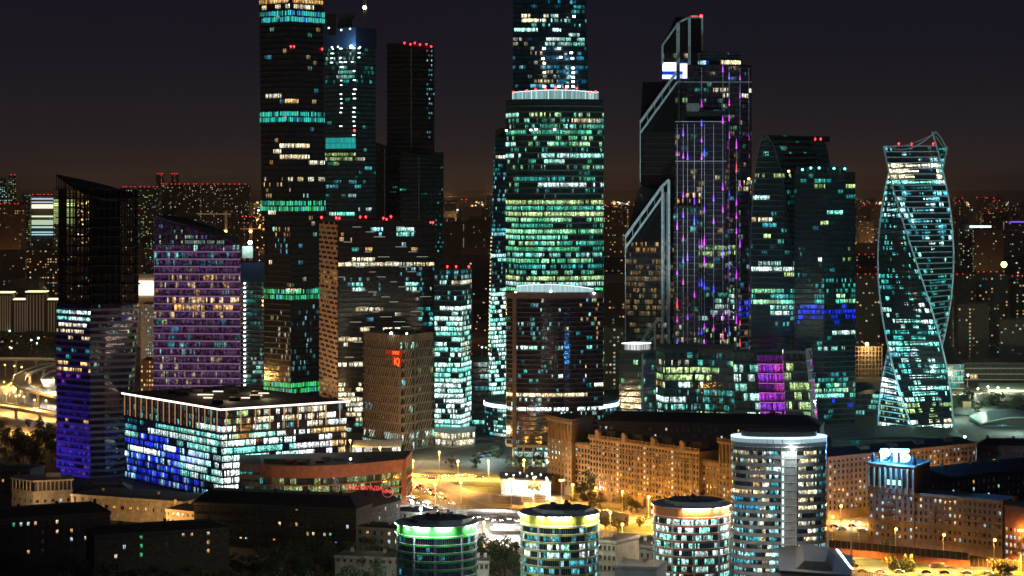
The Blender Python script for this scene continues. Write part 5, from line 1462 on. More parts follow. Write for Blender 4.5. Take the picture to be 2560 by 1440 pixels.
def long_house():
    A, B = (X(1475, 1299), 1299.0), (X(1748, 1229), 1229.0)
    root = thing('long_apartment_house', 'long ochre stone apartment house with balustrade, pediments and lit stair windows', 'apartment house', (A[0], A[1], 0))
    fp = block(A, B, 17); zt = 33.0
    shell(root, fp, 0, zt, STONE, .9, [10.2, 20.5, 27.5])
    rows = [5.3 + 3.1*i for i in range(9)]
    stair = {9: 'stair', 18: 'stair', 27: 'stair'}
    def fx(r, c):
        if c in stair: return 'stair' if (r*7+c) % 6 else 'warm'
    home_windows(root, A, B, rows, 36, 401, .06, .95, 1.0, fixed=fx, maxp=60)
    dx, dy = B[0]-A[0], B[1]-A[1]; l = math.hypot(dx, dy); nx, ny = dy/l, -dx/l; rz = math.atan2(dy, dx)
    for t in (.06, .19, .31, .44, .56, .69, .81, .94):
        MB().box((A[0]+dx*t+nx*.12, A[1]+dy*t+ny*.12, 15.2), (1.0, .5, 30.0), rz).build('pilaster', STONE2, root)
    balconies(root, A, B, [(t, z) for t in (.125, .375, .625, .875) for z in (10.8, 17.0, 20.1, 23.2, 26.3)], STONE2)
    o = offset(fp, .5); balustrade(root, o[0], o[1], zt+.02, STONE)
    hip(root, offset(fp, -1.6), zt+.03, 3.4, 5)
    for t in (.08, .33, .60, .86):      # pedimented attics
        x_, y_ = A[0]+dx*t+nx*.2, A[1]+dy*t+ny*.2
        m = MB(); m.box((x_, y_, zt+1.7), (3.2, 1.6, 3.4), rz)
        u = (dx/l, dy/l); P = lambda s, d, z: (x_+u[0]*s+nx*d, y_+u[1]*s+ny*d, z)
        m.loft([[P(-2.0,-1,zt+3.4),P(-2.0,1,zt+3.4),P(2.0,1,zt+3.4),P(2.0,-1,zt+3.4)][::-1], [P(-.1,-1,zt+4.9),P(-.1,1,zt+4.9),P(.1,1,zt+4.9),P(.1,-1,zt+4.9)][::-1]], [0])
        m.build('pediment', STONE, root)
        b = MB(); b.box((x_+u[0]*7-nx*6, y_+u[1]*7-ny*6, zt+2.6), (7.5, 6, 3.6), rz); b.build('attic', DPLASTER, root)
    for i in range(7): MB().tube((A[0]+dx*(i+.5)/7+nx*.6, A[1]+dy*(i+.5)/7+ny*.6, zt), (A[0]+dx*(i+.5)/7+nx*.6, A[1]+dy*(i+.5)/7+ny*.6, zt+3.2), .35, 6, r1=.05).build('finial', STONE, root)
    # arched doorways
    for t in (.10, .23, .30, .52, .59, .76):
        x_, y_ = A[0]+dx*t+nx*.32, A[1]+dy*t+ny*.32; u = (dx/l, dy/l)
        pts = [(-1.2, .1), (1.2, .1), (1.2, 3.4)] + [(1.2*math.cos(a*math.pi/8), 3.4+1.2*math.sin(a*math.pi/8)) for a in range(1, 8)] + [(-1.2, 3.4)]
        m = MB(); m.face([(x_+u[0]*s, y_+u[1]*s, z) for s, z in pts]); m.build('arched_door', DARK, root)
    # lower links and corner towers
    def corner(A2, C2, R2, z, cols, seed, wing):
        r = root
        f2 = [C2, R2, (A2[0]+R2[0]-C2[0], A2[1]+R2[1]-C2[1]), A2]
        shell(r, f2, 0, z, STONE, 1.0, [10.2, 20.5, z-11.5], name='corner_tower')
        home_windows(r, A2, C2, [5.3+3.1*i for i in range(8)], cols, seed, .08, .95, 1.0, maxp=95)
        dx2, dy2 = C2[0]-A2[0], C2[1]-A2[1]; rz2 = math.atan2(dy2, dx2); l2 = math.hypot(dx2, dy2); n2 = (dy2/l2, -dx2/l2)
        for i in range(7):
            t = (i+.5)/7
            MB().cyl(A2[0]+dx2*t+n2[0]*.5, A2[1]+dy2*t+n2[1]*.5, z-11, z-1.6, .45, .4, 10).build('column', STONE, r, True)
        o2 = offset(f2, .6); balustrade(r, o2[3], o2[0], z+.02, STONE); balustrade(r, o2[0], o2[1], z+.02, STONE)
    corner((X(1369, 1336), 1336.0), (X(1429, 1309), 1309.0), (X(1482, 1338), 1338.0), 40.0, 7, 402, None)
    corner((X(1797, 1216), 1216.0), (X(1862, 1199), 1199.0), (X(1900, 1226), 1226.0), 40.0, 7, 403, None)
    for (P0, P1, sd, nc) in (((X(1438, 1313), 1313.0), (X(1476, 1303), 1303.0), 404, 5), ((X(1748, 1233), 1233.0), (X(1799, 1219), 1219.0), 405, 6)):
        f3 = block(P0, P1, 14); shell(root, f3, 0, 28.0, STONE, .6, [10.2, 20.5], name='link_wing')
        home_windows(root, P0, P1, [5.3+3.1*i for i in range(7)], nc, sd, .08, .95, 1.0, maxp=95)
        o3 = offset(f3, .3); balustrade(root, o3[0], o3[1], 28.02, STONE, 1.2)
long_house()
for t_ in (.03,.14,.25,.36,.47,.58,.69,.80,.91):
    lamp_light('facade_foot_fill', (X(1475,1299)+(X(1748,1229)-X(1475,1299))*t_-4.5, 1299-70*t_-5.5, 5), 1700, (1,.46,.06), .5)  # added unseen lamps brighten the foot of the front

def back_roof_house():
    A, B = (X(1495, 1430), 1430.0), (X(2050, 1400), 1400.0)
    root = thing('dark_roofed_house', 'unlit house with a long dark roof behind the ochre apartment house', 'apartment house', (A[0], A[1], 0))
    fp = block(A, B, 22); shell(root, fp, 0, 29, DPLASTER, .5)
    hip(root, fp, 29.02, 5, 9)
    home_windows(root, A, B, [20, 24], 40, 411, .10, .8, .9, maxp=80)
    rnd = random.Random(6)
    for i in range(14):
        t = rnd.random(); MB().box((A[0]+(B[0]-A[0])*t, A[1]+(B[1]-A[1])*t+rnd.uniform(6, 16), 34.2), (1.2, 1.2, 3)).build('chimney', DPLASTER, root)
    for (xl, xr, d, yt, lb) in ((1855, 2080, 1330, 1120, 'flat black roofed block directly behind the oval glass tower'),):
        A, B = (X(xl, d), float(d)), (X(xr, d), float(d)); z = Z(yt, d)
        r = thing('black_roofed_block', lb, 'building', (A[0], A[1], 0)); f2 = block(A, B, 30); shell(r, f2, 0, z, DPLASTER, .4)
        home_windows(r, A, B, [z-5], 12, 412, .1, 1, 1)
back_roof_house()

def right_house():
    A, B = (X(2070, 1214), 1214.0), (X(2440, 1281), 1281.0)
    root = thing('pale_apartment_house', 'pale sandy apartment house behind the brown corner tower with the blue sign', 'apartment house', (A[0], A[1], 0))
    fp = block(A, B, 16); zt = 32.0
    shell(root, fp, 0, zt, STONE, .5, [16.5, 30.0])
    def fx(r, c):
        if c in (11, 25): return 'cream' if (r+c) % 4 else 'warm'
        if 1180 < 0: return None
    home_windows(root, A, B, [4.8+3.0*i for i in range(9)], 36, 421, .13, .95, 1.0, ('cream','warm','cool'), fixed=fx)
    balconies(root, A, B, [(t, z) for t in (.06,.13,.82,.90) for z in (7.5,13.5,19.5,22.5,25.5)], STONE2)
    hip(root, offset(fp, -.5), zt+.03, 3.0, 6)
    dx, dy = B[0]-A[0], B[1]-A[1]
    for t in (.25, .44, .62, .82): MB().box((A[0]+dx*t-1, A[1]+dy*t+5, zt+1.8), (6, 3, 3), math.atan2(dy, dx)).build('attic', STONE, root)
right_house()

def corner_house():
    A, C, S = (X(2172, 1126), 1126.0), (X(2285, 1111), 1111.0), (X(2325, 1134), 1134.0)
    E_ = (X(2506, 1085), 1085.0)
    root = thing('brown_corner_house', 'brown stone corner house with a tower of tall columns under a white-blue sign', 'apartment house', (C[0], C[1], 0))
    f = [C, S, (A[0]+S[0]-C[0], A[1]+S[1]-C[1]), A]; zt = 39.5
    shell(root, f, 0, zt, STONE2, 1.1, [12.5, 26.0], name='corner_tower')
    home_windows(root, A, C, [2.0, 5.4, 8.8, 13.6, 16.8, 20, 23.2], 8, 431, .38, .8, .95, ('cool','cream','cool'))
    dx, dy = C[0]-A[0], C[1]-A[1]; l = math.hypot(dx, dy); nx, ny = dy/l, -dx/l; rz = math.atan2(dy, dx)
    # recessed look of the loggia: dark bays between pilasters
    for i in range(8):
        t = (i+.5)/8; x_, y_ = A[0]+dx*t, A[1]+dy*t
        MB().box((x_+nx*.06, y_+ny*.06, 33.2), (1.7, .12, 8.2), rz).build('loggia_bay', DARK, root)
    for i in range(9):
        t = (i+.02)/8.04; x_, y_ = A[0]+dx*t, A[1]+dy*t
        MB().box((x_+nx*.45, y_+ny*.45, 33.0), (.75, .9, 9.6), rz).build('pilaster', STONE, root)
    wl2 = lamp_material('loggia_lamp', (.45, 1, 1), 1.6)
    for t in (.45, .57, .70): MB().box((A[0]+dx*t+nx*.3, A[1]+dy*t+ny*.3, 31.0), (1.5, .3, 2.2), rz).build('loggia_lamp', wl2, root)
    balconies(root, A, C, [(t, z) for t in (.42,.55) for z in (14.2,17.4,20.6)] + [(.14, 8.9)], STONE2)
    f2 = block((C[0]+.0, C[1]+.6), E_, 16); shell(root, f2, 0, 27.0, STONE2, .3, [13.0], name='long_wing')
    home_windows(root, f2[0], f2[1], [1.6, 6.2, 9.4, 13.9, 17, 20.1, 23.2], 18, 432, .20, .8, .95, ('cream','warm','cool'))
    balconies(root, f2[0], f2[1], [(t, z) for t in (.22,.30,.38,.60,.68,.76,.92) for z in (10.0,14.4,17.6)], STONE2)
    b = MB()
    for sx_ in (0, 1):
        p = (A[0]+dx*(.05+.9*sx_)-nx*2, A[1]+dy*(.05+.9*sx_)-ny*2); m = MB(); m.cyl(p[0], p[1], zt, zt+3.2, 1.2, 1.0, 8); m.cyl(p[0], p[1], zt+3.2, zt+5, .8, .1, 8); m.build('roof_urn', DARKER, root)
    # the sign
    t = thing('glowing_rooftop_sign', 'dazzling white-blue letters with three slanted bars on the brown corner tower', 'sign', (X(2230, 1114), 1116, zt))
    SL = lamp_material('white_blue_letters', (.14, .60, 1), 6.5, False)
    d = 1117.5; rz = -.13
    text_mesh('ВТБ', 7.0, .3, 'lettering', SL, t, (X(2238, d), d, Z(1152, d)), rz, 'CENTER', .5)
    for k in range(3):
        y0 = 1127 + 4.5*k
        MB().bar((X(2199+k*1.5, d), d-.3, Z(y0+1.5, d)), (X(2219+k*1.5, d), d-.3, Z(y0+2.5, d)), .8, .5).build('slanted_bar', SL, t)
    m = MB()
    for px in (2200, 2215, 2230, 2245, 2260): m.bar((X(px, d+1), d+1, zt), (X(px, d+1), d+1, zt+5), .2, .2)
    m.bar((X(2196, d+1), d+1, zt+.8), (X(2262, d+1), d+1, zt+.8), .2, .2); m.build('steel_rack', DARKER, t)
    lamp_light('sign_light', (X(2230, d), d-5, zt+5), 60000, (.10, .42, 1), 1.0)
    lamp_light('sign_light', (X(2225, d), d+9, zt+8), 130000, (.05, .36, 1), 1.0)
corner_house()

def side_houses():
    def house(name, label, A, B, depth, z, m, rows, cols, seed, lit, roof=3, pal=('warm','cream','cool'), sx=.9, rm=None, cornice=.4, fixed=None, bal=None):
        r = thing(name, label, 'apartment house', (A[0], A[1], 0)); fp = block(A, B, depth)
        shell(r, fp, 0, z, m, cornice)
        if roof: hip(r, fp, z+.03, roof, min(depth*.35, 5), rm)
        home_windows(r, A, B, rows, cols, seed, lit, sx, .95, pal, fixed)
        if bal: balconies(r, A, B, bal, m)
        rnd = random.Random(seed); k = max(2, cols//5)
        for i in range(k):
            t = (i+.5)/k; MB().box((A[0]+(B[0]-A[0])*t + (-(B[1]-A[1]))*0, A[1]+(B[1]-A[1])*t+depth*.45, z+roof+.6), (1.3, 1.0, 2.2)).build('chimney', m, r)
        return r
    W = lambda px, D: (X(px, D), float(D))
    house('red_brick_house', 'red brick house with warm windows at the frame edge past the corner house', W(2512,1062), W(2640,1040), 15, Z(1262,1062), BRICK, [3,6.4,9.8,13.2,16.6], 12, 441, .6, 2)
    house('courtyard_wing', 'unlit courtyard wing with few lit windows behind the brown corner house', W(2325,1150), W(2600,1200), 14, 29, DPLASTER, [17,20.5,24], 22, 442, .12, 4)
    house('dim_far_house', 'dim house with columns near the frame edge behind the tree mass', W(2442,1330), W(2640,1320), 16, Z(1112,1330), STONE2, [12,16,20,24], 16, 443, .14, 3)
    # dark front left houses
    def fx1(r, c): return {(0,5):'warm',(0,8):'cream',(0,4):'cool',(0,3):'cool',(0,2):'green',(1,8):'cream',(1,10):'warm',(2,6):'dim',(2,10):'cool',(2,12):'cream',(3,4):'warm',(1,6):'dim',(3,6):'dim',(4,4):'dim'}.get((r, c), 'dark')
    house('dark_apartment_house', 'nearly black apartment house with a dozen scattered lit windows at the frame corner', W(-12,1065), W(276,1090), 18, Z(1290,1075), DPLASTER, [Z(y,1075) for y in (1312,1336,1358,1382,1406)], 16, 451, .05, 3.5, fixed=fx1)
    def fx2(r, c): return {(0,10):'warm',(0,11):'warm',(0,13):'cream',(1,13):'warm',(2,13):'orange',(0,5):'green',(1,5):'green',(2,5):'green',(1,3):'cool',(2,2):'cream',(1,8):'dim'}.get((r, c), 'dark')
    house('lower_dark_house', 'low dark house with two green lit stairwells among black tree tops', W(236,1000), W(572,1022), 16, Z(1328,1010), DPLASTER, [Z(y,1010) for y in (1345,1368,1390)], 16, 452, .06, 2.5, fixed=fx2)
    def fx3(r, c): return {(0,18):'cream',(0,15):'dim',(2,15):'cream',(2,17):'dim',(2,18):'warm',(2,20):'dim',(3,20):'warm',(3,21):'cream',(3,23):'cream',(3,24):'green',(4,14):'orange',(4,24):'dim',(4,25):'blue',(5,11):'warm',(5,25):'warm',(4,8):'cream',(4,9):'cool',(2,27):'cool',(5,5):'cream'}.get((r, c), 'dark')
    house('main_dark_house', 'long dim balconied house under a black roof in front of the curved mall', W(485,1130), W(890,1105), 20, Z(1262,1118), DPLASTER, [Z(y,1115) for y in (1275,1295,1315,1337,1358,1379)], 29, 453, .03, 5, fixed=fx3,
          bal=[(t, Z(y,1115)) for t in (.2,.26,.32,.46,.52,.58,.78,.84) for y in (1296,1317,1339,1360)])
    house('dark_rear_wing', 'black roofed wing joining the dim balconied house near the red sign', W(880,1122), W(1000,1165), 22, Z(1268,1140), DPLASTER, [Z(y,1140) for y in (1285,1305)], 8, 454, .22, 5)
    def fx4(r, c): return {(0,1):'warm',(0,4):'cream',(0,3):'dim',(1,4):'cool',(1,5):'cream'}.get((r, c), 'dark')
    house('small_beige_house', 'small beige block with four lit windows left of the green rimmed tower', W(892,1048), W(1000,1040), 16, Z(1318,1045), PLASTER, [Z(y,1045) for y in (1337,1357,1377)], 6, 455, .3, .6, fixed=fx4)
    house('low_beige_wall_block', 'lowest long beige block beneath the small beige house', W(838,985), W(1000,978), 14, Z(1392,980), PLASTER, [Z(1408,980)], 10, 456, .0, .6)
    house('beige_two_window_house', 'narrow beige house with two warm windows under the white street lights', W(978,1190), W(1048,1180), 14, Z(1278,1185), PLASTER, [Z(y,1185) for y in (1293,1308)], 5, 457, .4, 1.5, ('warm',))
    # street-lit cream buildings
    r = house('cream_columned_hall', 'long cream hall with tall window bays lit orange by the street', W(178,1225), W(458,1195), 30, Z(1247,1205), CREAM, [Z(y,1205) for y in (1278,1300,1320)], 14, 461, .25, .5, ('warm','orange'), 1.5)
    A, B = W(178,1225), W(458,1195)
    for i in range(15):
        t = (i+.35)/15; MB().box((A[0]+(B[0]-A[0])*t, A[1]+(B[1]-A[1])*t-.35, Z(1295,1205)), (.8, .7, 16), math.atan2(B[1]-A[1], B[0]-A[0])).build('pilaster', CREAM, r)
    house('beige_gable_house', 'small ochre house with bracketed eaves between the cream hall and dim house', W(415,1160), W(488,1150), 18, Z(1275,1155), STONE, [Z(y,1155) for y in (1290,1310)], 6, 462, .4, 2, ('warm','cream'))
    # roof-top pavilion house
    A, B, C_ = W(30,1262), W(84,1248), W(180,1256)
    r = thing('pavilion_house', 'cream house with a columned rooftop gallery and broad flat cornice', 'house', (B[0], B[1], 0))
    fp = [B, C_, (C_[0]-4, C_[1]+18), (A[0], A[1]+12), A]
    z = Z(1226,1252); shell(r, fp, 0, z, CREAM, .4)
    up = offset(fp, -.8); zt = Z(1203,1252)
    MB().loft([ring(up, z), ring(up, zt)], [0]).build('gallery_wall', DARK, r)
    MB().loft([ring(fp, zt, .9), ring(fp, zt+.8, .9)], [0]).build('cornice', CREAM, r)
    o = offset(fp, -.3)
    for a, b, k in ((o[0], o[1], 9), (o[4], o[0], 6)):
        for i in range(k+1): MB().box((a[0]+(b[0]-a[0])*i/k, a[1]+(b[1]-a[1])*i/k, (z+zt)/2), (.5, .5, zt-z)).build('column', CREAM, r)
    MB().box((X(128,1256), 1262, zt+2), (7, 4, 2.6)).build('roof_hut', CREAM, r)
    home_windows(r, B, C_, [z-6.5, z-11], 5, 463, .1, 1.1, 1.1); home_windows(r, A, B, [z-6.5, z-11], 4, 464, .1, .9, 1.1)
    house('grey_left_house', 'grey flat roofed block with two window rows behind the pavilion house', W(-20,1330), W(75,1325), 20, Z(1170,1330), PLASTER, [Z(y,1330) for y in (1185,1205)], 12, 465, .03, .5)
    house('green_roofed_shed', 'dark shed with a sloping roof before the violet lit tower', W(180,1285), W(330,1290), 24, Z(1228,1290), DPLASTER, [Z(1236,1290)], 8, 466, .1, 3)
    lamp_light('street_light_glow', (X(330,1150), 1150, 9), 52000, (1, .58, .22), 1.0)
    lamp_light('street_light_glow', (X(430,1140), 1132, 9), 18000, (1, .58, .22), 1.0)
    lamp_light('street_light_glow', (X(130,1225), 1222, 8), 9000, (1, .66, .34), 1.0)
    lamp_light('street_light_glow', (X(50,1235), 1228, 8), 5000, (1, .66, .34), 1.0)
    # blocks between the round towers
    house('white_courtyard_block', 'white block with four cool lit windows between yellow and orange rimmed towers', W(1540,1000), W(1642,985), 22, Z(1362,990), PALE2, [Z(y,990) for y in (1393,1412)], 7, 471, 0, .4, fixed=lambda r, c: 'cool' if c in (2, 3) else 'dark')
    house('beige_balcony_block', 'beige balconied block next to the yellow rimmed round tower', W(1496,960), W(1540,956), 20, Z(1350,958), PLASTER, [Z(y,958) for y in (1375,1400,1425)], 4, 472, 0, .4)
    house('low_dark_annex', 'low dark roofed annex at the foot of the orange rimmed tower', W(1536,930), W(1640,925), 16, Z(1412,930), PALE2, [], 0, 473, 0, .4)
    house('small_balcony_block', 'small grey block with a white balcony right of the green rimmed tower', W(1186,955), W(1222,955), 14, Z(1402,955), PLASTER, [Z(1422,955)], 3, 474, 0, .4)
    r = thing('angular_roofed_building', 'angular dark flat roof with a white lit glass edge in the front corner', 'building', (X(2040, 940), 940, 0))
    P = [(1952,925),(2120,915),(2128,960),(2060,985),(1950,985)]
    fp = [(X(a, d), float(d)) for a, d in P]; z = Z(1408, 950)
    MB().loft([ring(fp, 0), ring(fp, z)], [0]).build('wall', PALE2, r); MB().loft([ring(fp, z, .6), ring(fp, z+1.2, .6)], [0]).build('roof', ROOF, r)
    MB().loft([ring(offset(fp, -6), z+1.2), ring(offset(fp, -9), z+4)], [0]).build('skylight', ROOF2, r)
    MB().bar((X(2085, 985), 975, z+1.6), (X(2130, 930), 930, z+1.0), .8, .8).build('lit_edge', GLOWER, r)
PALE2 = mat('grey_white_render', (.22, .23, .24), .8)
side_houses()

# ---------------------------------------------------------------- round towers with coloured light rings, oval tower
def round_tower(px, w, yt, D, paint, label, rects, base, seed, warm=(1,1,1), stripc=(.9,1,.95), pw=1.0):
    cx, r = X(px, D), w/2/F*D; fp = circle(cx, D+r, r, 44)
    root = thing('round_apartment_tower', label, 'apartment tower', (cx, D+r, 0), 'round towers with glowing rims')
    zt = Z(yt, D)                                # top of the painted parapet
    zb = zt - 4.4; n = 12
    WG = mat('pale_blue_grey_render', (.30, .34, .36), .7)
    wall(root, fp, 0, zb, n, [WG, paint, ROOF], ledge=.28, lh=.7, parapet=0)
    storeys(root, fp, 0, zb, n, 1.15, rects, base, seed, lh=.7, run=2, dim=(.004,.008,.012), gap=.16)
    h = zb/n
    ringm = mat('white_balcony_rail', (.75,.78,.78), .5)
    for k in range(n-5, n+1):
        m = MB(); rg = offset(fp, .75); z = k*h+.9
        for i in range(44): m.tube((rg[i][0], rg[i][1], z), (rg[(i+1) % 44][0], rg[(i+1) % 44][1], z), .10, 5)
        m.build('balcony_rail', ringm, root)
    for i in range(44):
        if i % 5 == 0:
            p = offset(fp, .25)[i]; MB().box((p[0], p[1], zb/2), (.8, .8, zb), math.atan2(p[1]-D-r, p[0]-cx)).build('pilaster', WG, root)
    MB().loft([ring(fp, zb, .15), ring(fp, zt, .15), ring(fp, zt, -.5), ring(fp, zb+.6, -.5)], [0]*3, True, True, 0).build('painted_parapet', [paint], root)
    st = lamp_material('rim_light', stripc, 520*pw, True)
    rs = random.Random(seed+7)
    m = MB(); p = offset(fp, .95); q = offset(fp, .55)
    for i in range(44):
        j = (i+1) % 44
        if rs.random() < .42: continue
        m.face(((p[i][0],p[i][1],zt-.1),(p[j][0],p[j][1],zt-.1),(q[j][0],q[j][1],zt-.25),(q[i][0],q[i][1],zt-.25))[::-1])
    m.build('rim_light', st, root)
    MB().loft([ring(fp, zt, .98), ring(fp, zt+.18, .98)], [0]).build('rim_cap', WHITE, root)
    MB().loft([ring(offset(fp, -.55), zb+.5), ring(offset(fp, -.55), zb+.6)], [0]).build('roof', ROOF, root)
    oc = circle(cx+1.5, D+r+.5, r*.80, 8, r*.72)
    ME = mat('grey_metal_sheet', (.16,.18,.19), .45)
    MB().loft([ring(oc, zb+.6), ring(oc, zt+1.8), ring(oc, zt+1.8, -.4)], [0, 0], True, True, 0).build('penthouse', ME, root)
    rnd = random.Random(seed)
    for i in range(9):
        a, rr = rnd.uniform(0, 6.28), r*.5*rnd.random()
        MB().box((cx+rr*math.cos(a), D+r+rr*math.sin(a), zt+2.3), (rnd.uniform(1, 3), rnd.uniform(1, 2.5), rnd.uniform(.8, 1.6))).build('roof_unit', DARKER, root)
    for i in range(3):
        x_, y_ = cx+rnd.uniform(-.2, .5)*r, D+r+rnd.uniform(-.3, .3)*r
        m = MB(); m.tube((x_, y_, zt+1.8), (x_, y_, zt+3.4), .08, 5); m.ball((x_, y_-.2, zt+3.7), .65, 10, 6); m.build('dish_aerial', DARKER, root)
    return root
GP, YP, OP = mat('green_paint', (.05, .50, .06), .6), mat('yellow_green_paint', (.46, .46, .04), .6), mat('rust_paint', (.46, .14, .04), .6)
round_tower(1088, 199, 1319, 900, GP, 'round tower with a green rim glowing white, its balconies unlit', [(1130,1395,1160,1415,'warm',.2,.7,1)], (.05,'cyan',.5), 501)
round_tower(1400, 195, 1293, 925, YP, 'round tower with a yellow-green glowing rim and some teal lit flats', [(1370,1365,1425,1395,'mint',.95,1.3,4),(1300,1300,1500,1340,'cyan',.2,.4,1),(1300,1340,1500,1365,'cyan',.55,.55,1),(1300,1365,1500,1388,'white',.7,1.1,2),(1300,1388,1500,1440,'cyan',.65,.85,1)], (.4,'cyan',.8), 502, stripc=(1,1,.75))
round_tower(1735, 191, 1272, 950, OP, 'round tower with an orange glowing rim, nearly every flat lit', [(1640,1300,1830,1345,'mint',.8,1.4,2),(1640,1320,1830,1345,'white',.9,1.2,2),(1640,1345,1830,1440,'mint',.75,.85,1)], (.6,'cyan',1.0), 503, stripc=(1,.72,.5))

def oval_tower():
    D = 1020.0; cx = X(1955, D); rx = 119/F*D
    def prof(k):
        return [(cx + rx*math.copysign(abs(math.cos(a))**.75, math.cos(a)), D+12 + 12*math.copysign(abs(math.sin(a))**.9, math.sin(a))) for a in [2*math.pi*i/60 - math.pi/2 for i in range(60)]]
    fp = prof(0)
    root = thing('oval_glass_tower', 'oval glass apartment tower with a white glowing glass rim and grey panel strip', 'apartment tower', (cx, D+12, 0))
    zt = Z(1096, D); zb = Z(1128, D); n = 17
    wall(root, fp, 0, zb, n, [DARK, mat('slate_band', (.26,.28,.29), .5), ROOF], ledge=.15, lh=1.5, parapet=0)
    rects = [(1948,1120,1996,1500,'cyan',0,0),(1836,1125,1925,1150,'cream',.45,.45,1),(1925,1125,1945,1440,'cyan',.9,.9,3),(1836,1150,1870,1200,'mint',.35,.35,1),(1870,1150,1925,1205,'cream',.6,.5,1),(1836,1210,1900,1232,'warm',.9,.9,4),(1836,1232,1900,1280,'azure',.8,.9,2),(1900,1205,1925,1440,'cream',.75,.7,1),(1836,1280,1900,1440,'cyan',.75,.7,1),(1996,1125,2040,1440,'cream',.88,1.0,2),(2040,1125,2075,1440,'cyan',.45,.35,1)]
    storeys(root, fp, 0, zb, n, 1.3, rects, (.5,'cyan',.6), 511, lh=1.5, dim=(.006,.010,.016))
    # grey panel strip up the middle with stair lamps
    GP_ = mat('grey_panel', (.45,.47,.48), .5); front = D - .35
    m = MB(); m.box((X(1972, D), front+.25, zb/2), (40/F*D, .6, zb)); m.build('panel_strip', GP_, root)
    stl = lamp_material('stair_lamp', (.55, 1, .9), 1.4); h = zb/n
    for k in range(n-15, n):
        MB().box((X(1957, D), front-.15, k*h+h*.55), (.7, .2, 2.2)).build('stair_window', stl, root)
        MB().box((X(1972, D), front-.15, k*h+.1), (40/F*D, .2, .18)).build('panel_ledge', WHITE, root)
        for j in range(4): MB().box((X(1966+6.5*j, D), front-.12, k*h+h*.9), (.5, .15, .4)).build('vent_slot', DARKER, root)
    # glowing glass rim
    m = MB(); p = offset(fp, .3)
    for i in range(60):
        a, b = p[i], p[(i+1) % 60]
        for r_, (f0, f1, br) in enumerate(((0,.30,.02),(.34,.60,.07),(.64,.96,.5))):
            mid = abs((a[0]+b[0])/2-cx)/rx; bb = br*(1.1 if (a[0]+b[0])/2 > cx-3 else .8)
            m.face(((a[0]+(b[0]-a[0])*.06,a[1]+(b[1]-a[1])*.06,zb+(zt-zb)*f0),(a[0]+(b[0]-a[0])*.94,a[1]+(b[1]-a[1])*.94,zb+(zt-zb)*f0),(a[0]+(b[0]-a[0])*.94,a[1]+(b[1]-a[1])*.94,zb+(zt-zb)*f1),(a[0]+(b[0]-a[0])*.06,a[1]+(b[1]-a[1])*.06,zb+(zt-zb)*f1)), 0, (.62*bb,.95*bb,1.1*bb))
    m.build('rim_glazing', LED, root)
    MB().loft([ring(fp, zb), ring(fp, zt-.3)], [0]).build('rim_wall', mat('rim_backing', (.3,.33,.35), .5), root)
    MB().loft([ring(fp, zt-.3, .45), ring(fp, zt+.1, .45)], [0]).build('lit_rim', lamp_material('soft_rim_light', (.7, .9, 1), 1.3), root)
    for f_ in (.32, .62):
        mm = MB().loft([ring(fp, zb+(zt-zb)*f_-.1, .4), ring(fp, zb+(zt-zb)*f_+.1, .4)], [0]); mm.build('rail', WHITE, root)
    ph = offset(fp, -4); MB().loft([ring(ph, zt), ring(ph, zt+2.2)], [0]).build('penthouse', DARK, root)
    lamp_light('rim_spot', (X(1982, D), D-4, zb+1.5), 3500, (.9, 1, .9), .4)
    MB().ball((X(1982, D), D-1.0, zb+1.2), .8).build('spot_lamp', WLAMP, root)
oval_tower()
for px_, D_, z_, p_ in ((1240,866,50,8000),(1565,880,48,8000),(1870,925,46,7000),(2010,962,42,9000),(1900,965,34,6000),(1040,850,48,1800)):
    lamp_light('facade_fill', (X(px_, D_), D_, z_), p_, (.75, .92, 1), 1.0)  # added unseen lamps brighten the round and oval fronts
# ---------------------------------------------------------------- street lamps
def make_lamp(h, warm, power, r=.75, label='', kind='street_lamp', mast=False):
    t = thing(kind, label, 'street lamp', (0, 0, 0))
    m = MB(); m.cyl(0, 0, 0, h, .22 if not mast else .4, .10 if not mast else .22, 8); m.cyl(0, 0, 0, .8, .35, .3, 8); m.build('pole', STEEL, t)
    b = MB()
    if mast:
        b.cyl(0, 0, h-.5, h, .9, .9, 10); b.build('lamp_ring', STEEL, t)
        for i in range(4):
            a = i*math.pi/2+.4; MB().ball((1.1*math.cos(a), 1.1*math.sin(a), h-.7), r*.7, 8, 6).build('lamp', SODIUM if warm else WLAMP, t)
    else:
        b.tube((0, 0, h-.2), (0, -1.6, h+.3), .08, 6); b.build('arm', STEEL, t)
        m = MB(); m.box((0, -1.9, h+.38), (.5, 1.2, .25)); m.build('lamp_head', STEEL, t)
        MB().ball((0, -1.9, h), r, 8, 6).build('lamp', SODIUM if warm else WLAMP, t)
    if power:
        l = lamp_light('lamp_light', (0, -1.9 if not mast else 0, h-1.6), power, (1, .44, .06) if warm else (.75, .95, 1), .5, parent=t)
    return t
PROTO = {}
def lamp_at(px, py, key, label, group):
    kinds = {'s': (11, True, 9000), 'w': (11, False, 9000), 'm': (19, True, 16000), 'd': (10, True, 0), 'dw': (10, False, 0), 'b': (11, True, 1900)}
    h, warm, P = kinds[key]
    x_, y_, z_ = G(px, py, h)
    if key not in PROTO:
        t = make_lamp(h, warm, P, .75, label, 'lamp_mast' if key == 'm' else 'street_lamp', key == 'm'); PROTO[key] = t
    else: t = copy_tree(PROTO[key])
    t.location = (x_, y_+(1.9 if key != 'm' else 0), 0)
    tag(t, label, 'lamp mast' if key == 'm' else 'street lamp', group)
    return t
GL = 'sodium street lamps of the avenue'
